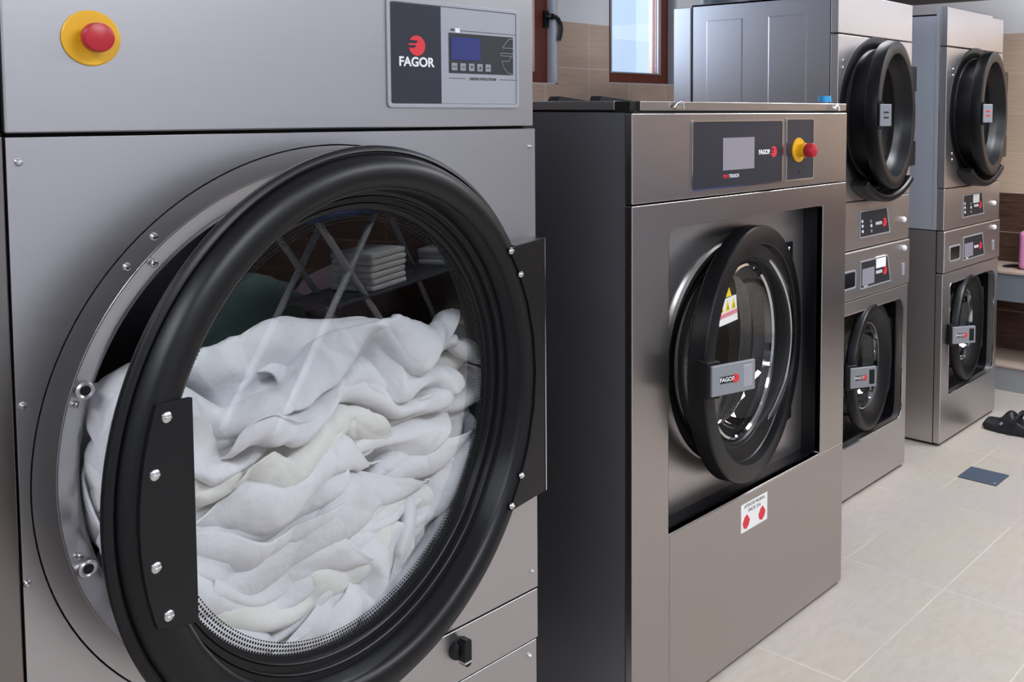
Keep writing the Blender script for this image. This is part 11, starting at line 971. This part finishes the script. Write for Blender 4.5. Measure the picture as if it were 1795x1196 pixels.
# ================================================================== end wall: sink ledge, step, jug
lg = thing('wash_trough', (5.18, 1.2, .47), 'long grey wash trough with tan rim and oval drain on the dark tiled wall', 'trough')
put('apron', MB().box(5.02, 5.348, -.6, 2.95, .47, .612), 'apron_grey', lg); put('rim', MB().box(5.012, 5.349, -.6, 2.95, .612, .627), plain('rim_tan', '#b5a294', .5), lg, bevel=.003)
put('drain', MB().zprism([(5.19 + .062 * math.cos(R(a_)), 1.815 + .038 * math.sin(R(a_))) for a_ in range(0, 360, 12)], .6265, .6285), 'gap', lg)
sp = thing('plinth_step', (5.18, 1.2, 0), 'low grey step with tan top running along the end wall', 'step')
put('riser', MB().box(5.02, 5.348, -.6, 2.95, 0, .122), plain('riser_grey', '#8d8f92', .5), sp); put('tread', MB().box(5.014, 5.349, -.6, 2.95, .122, .135), 'rim_tan', sp, bevel=.003)
jg = thing('detergent_jug', (5.16, 1.70, .627), 'pink plastic jug standing on the trough at the right edge', 'jug')
put('body', MB().zprism([(5.09, 1.60), (5.23, 1.60), (5.23, 1.745), (5.09, 1.745)], .627, .83), 'pink_plastic', jg, bevel=.025, seg=4)
put('cap', MB().cyl((5.16, 1.67, .83), (5.16, 1.67, .865), .022), 'pink_plastic', jg, bevel=.003)
tag(put('floor_plate', MB().box(3.70, 3.842, 1.328, 1.484, .0, .004), 'plate_blue', bevel=.001), 'small dark blue-grey plate lying on the floor tiles', 'floor plate')
put('worn_spot', MB().box(3.712, 3.728, 1.338, 1.345, .004, .0045), 'grey_print', bpy.data.objects['floor_plate'])
tag(put('ventilation_duct', MB().box(4.2, 4.86, 1.3, 2.98, 2.0, 2.3), 'duct_grey', bevel=.004), 'dark grey rectangular duct hanging above the stacked machines', 'duct')
# clog, toe towards the machine
def clog(name, ox, oy, label):
    o = thing(name, (ox, oy, 0), label, 'shoe')
    L = .27; n = 22; m_ = 18; up_ = MB(); vs = []; 
    for i in range(n + 1):
        u = i / n; y = L * (1 - u)          # u=0 toe (far), u=1 heel
        wd_ = .052 * (math.sin(PI * min(1, u * 1.15 + .10)) ** .45 if u < .5 else 1 - .18 * ((u - .5) * 2) ** 2) * (1 if u < .97 else .9)
        q_ = max(0, min(1, (u - .24) / .20)); ht = (.040 + .048 * q_ * q_ * (3 - 2 * q_)) if u < .47 else .088 - .035 * min(1, (u - .47) / .25)
        ht *= min(1, (u + .01) / .07) ** .5
        if u > .93: ht *= 1 - (u - .93) * 3
        for k in range(m_ + 1):
            a = PI * k / m_; cx_ = wd_ * math.cos(a); cz_ = .012 + ht * math.sin(a) ** .8
            if u > .5: cz_ = min(cz_, .012 + ht * (1 if abs(math.cos(a)) > .75 else .35 + .65 * max(0, 1 - (u - .5) * 6)))
            vs.append((ox + cx_, oy + y - L / 2, cz_))
    fs = [(i * (m_ + 1) + k, i * (m_ + 1) + k + 1, (i + 1) * (m_ + 1) + k + 1, (i + 1) * (m_ + 1) + k) for i in range(n) for k in range(m_)]
    put('upper', up_.add(vs, fs), 'clog_black', o, sub=1, ang=80)
    so = [(ox + .050 * math.cos(R(a)) * (1 if math.sin(R(a)) > 0 else .88), oy + L / 2 * math.sin(R(a))) for a in range(0, 360, 12)]
    so = [(ox + math.copysign(abs(math.cos(R(a))) ** .6, math.cos(R(a))) * (.054 if math.sin(R(a)) > 0 else .046), oy + L / 2 * math.copysign(abs(math.sin(R(a))) ** .8, math.sin(R(a)))) for a in range(0, 360, 12)]
    put('sole', MB().zprism(so, 0, .016), 'rubber', o, bevel=.004)
    st = MB(); pts = []
    for k in range(15):
        a = PI * k / 14; pts.append((ox + .057 * math.cos(a), oy - .005 - .03 * math.sin(a), .045 + .055 * math.sin(a)))
    for p_, q_ in zip(pts, pts[1:]): st.cyl(p_, q_, .0075, seg=10)
    put('strap', st, 'clog_black', o)
    for sx in (-1, 1): put('rivet', MB().cyl((ox + sx * .045, oy + .04, .045), (ox + sx * .0585, oy + .04, .045), .006, seg=16), 'grey_print', o)
clog('clog', 4.385, 1.50, 'black rubber clog lying on the floor in front of the farther stack')

# ================================================================== ironing table and sacks across the room (seen mirrored in the big door's glass)
it = thing('folding_table', (4.1, -.62, 0), 'long folding table with crossed grey legs and blue padded top', 'table')
put('tabletop', MB().box(3.35, 5.3, -.85, -.42, .93, .965), plain('pad_blue', '#3c4f86', .8), it, bevel=.01)
put('shelf', MB().box(3.68, 5.25, -.80, -.46, .492, .502), 'duct_grey', it, bevel=.002)
plain('leg_grey', '#d4d6da', .4, .1)
for yy in (-.50, -.78):
    for (xa, xb) in ((3.56, 4.42), (4.08, 3.22), (4.62, 5.30)):
        put('leg', MB().cyl((xa, yy, .93), (xb, yy, .0), .017, seg=12), 'leg_grey', it)
k = 0
for (x0, x1, n_) in ((4.02, 4.36, 6), (4.93, 5.10, 3)):
    for i in range(n_):
        z = .502 + i * .034; o = tag(put('folded_towel', MB().box(x0 + .006 * math.sin(i * 2.1), x1 + .006 * math.cos(i * 1.7), -.74, -.49, z, z + .033), 'towel_white', bevel=.013, seg=3), 'white folded towel in the ' + ('tall' if n_ == 6 else 'short') + ' pile on the shelf of the folding table', 'towel', 'folded towels on the folding table shelf')
def sack(name, cx, cy, rx, ry, h, mat, label):
    random.seed(5); bm = bmesh.new(); bmesh.ops.create_icosphere(bm, subdivisions=5, radius=1)
    from mathutils import noise
    mb = MB()
    for v in bm.verts:
        p = v.co.copy(); d = 1 + .13 * noise.noise(p * 1.6 + Vector((cx, cy, 0))) + .06 * noise.noise(p * 4 + Vector((cy, cx, 1))) - .05 * abs(noise.noise(p * 3.1))
        q = p * d; z = max(0, (q.z * .5 + .5)) ** .75; v.co = Vector((cx + q.x * rx * (1 - .25 * z), cy + q.y * ry * (1 - .25 * z), h * z))
    bm.verts.index_update(); mb.add([tuple(v.co) for v in bm.verts], [tuple(v.index for v in f.verts) for f in bm.faces]); bm.free()
    tag(put(name, mb, mat, ang=180), label, 'laundry sack')
sack('laundry_sack', 3.80, -1.15, .55, .28, .60, 'cotton_teal', 'bulging teal cloth sack of laundry on the floor')
sack('laundry_sack', 4.76, -1.15, .52, .28, .52, 'cotton_pink', 'bulging dusty pink cloth sack of laundry on the floor')
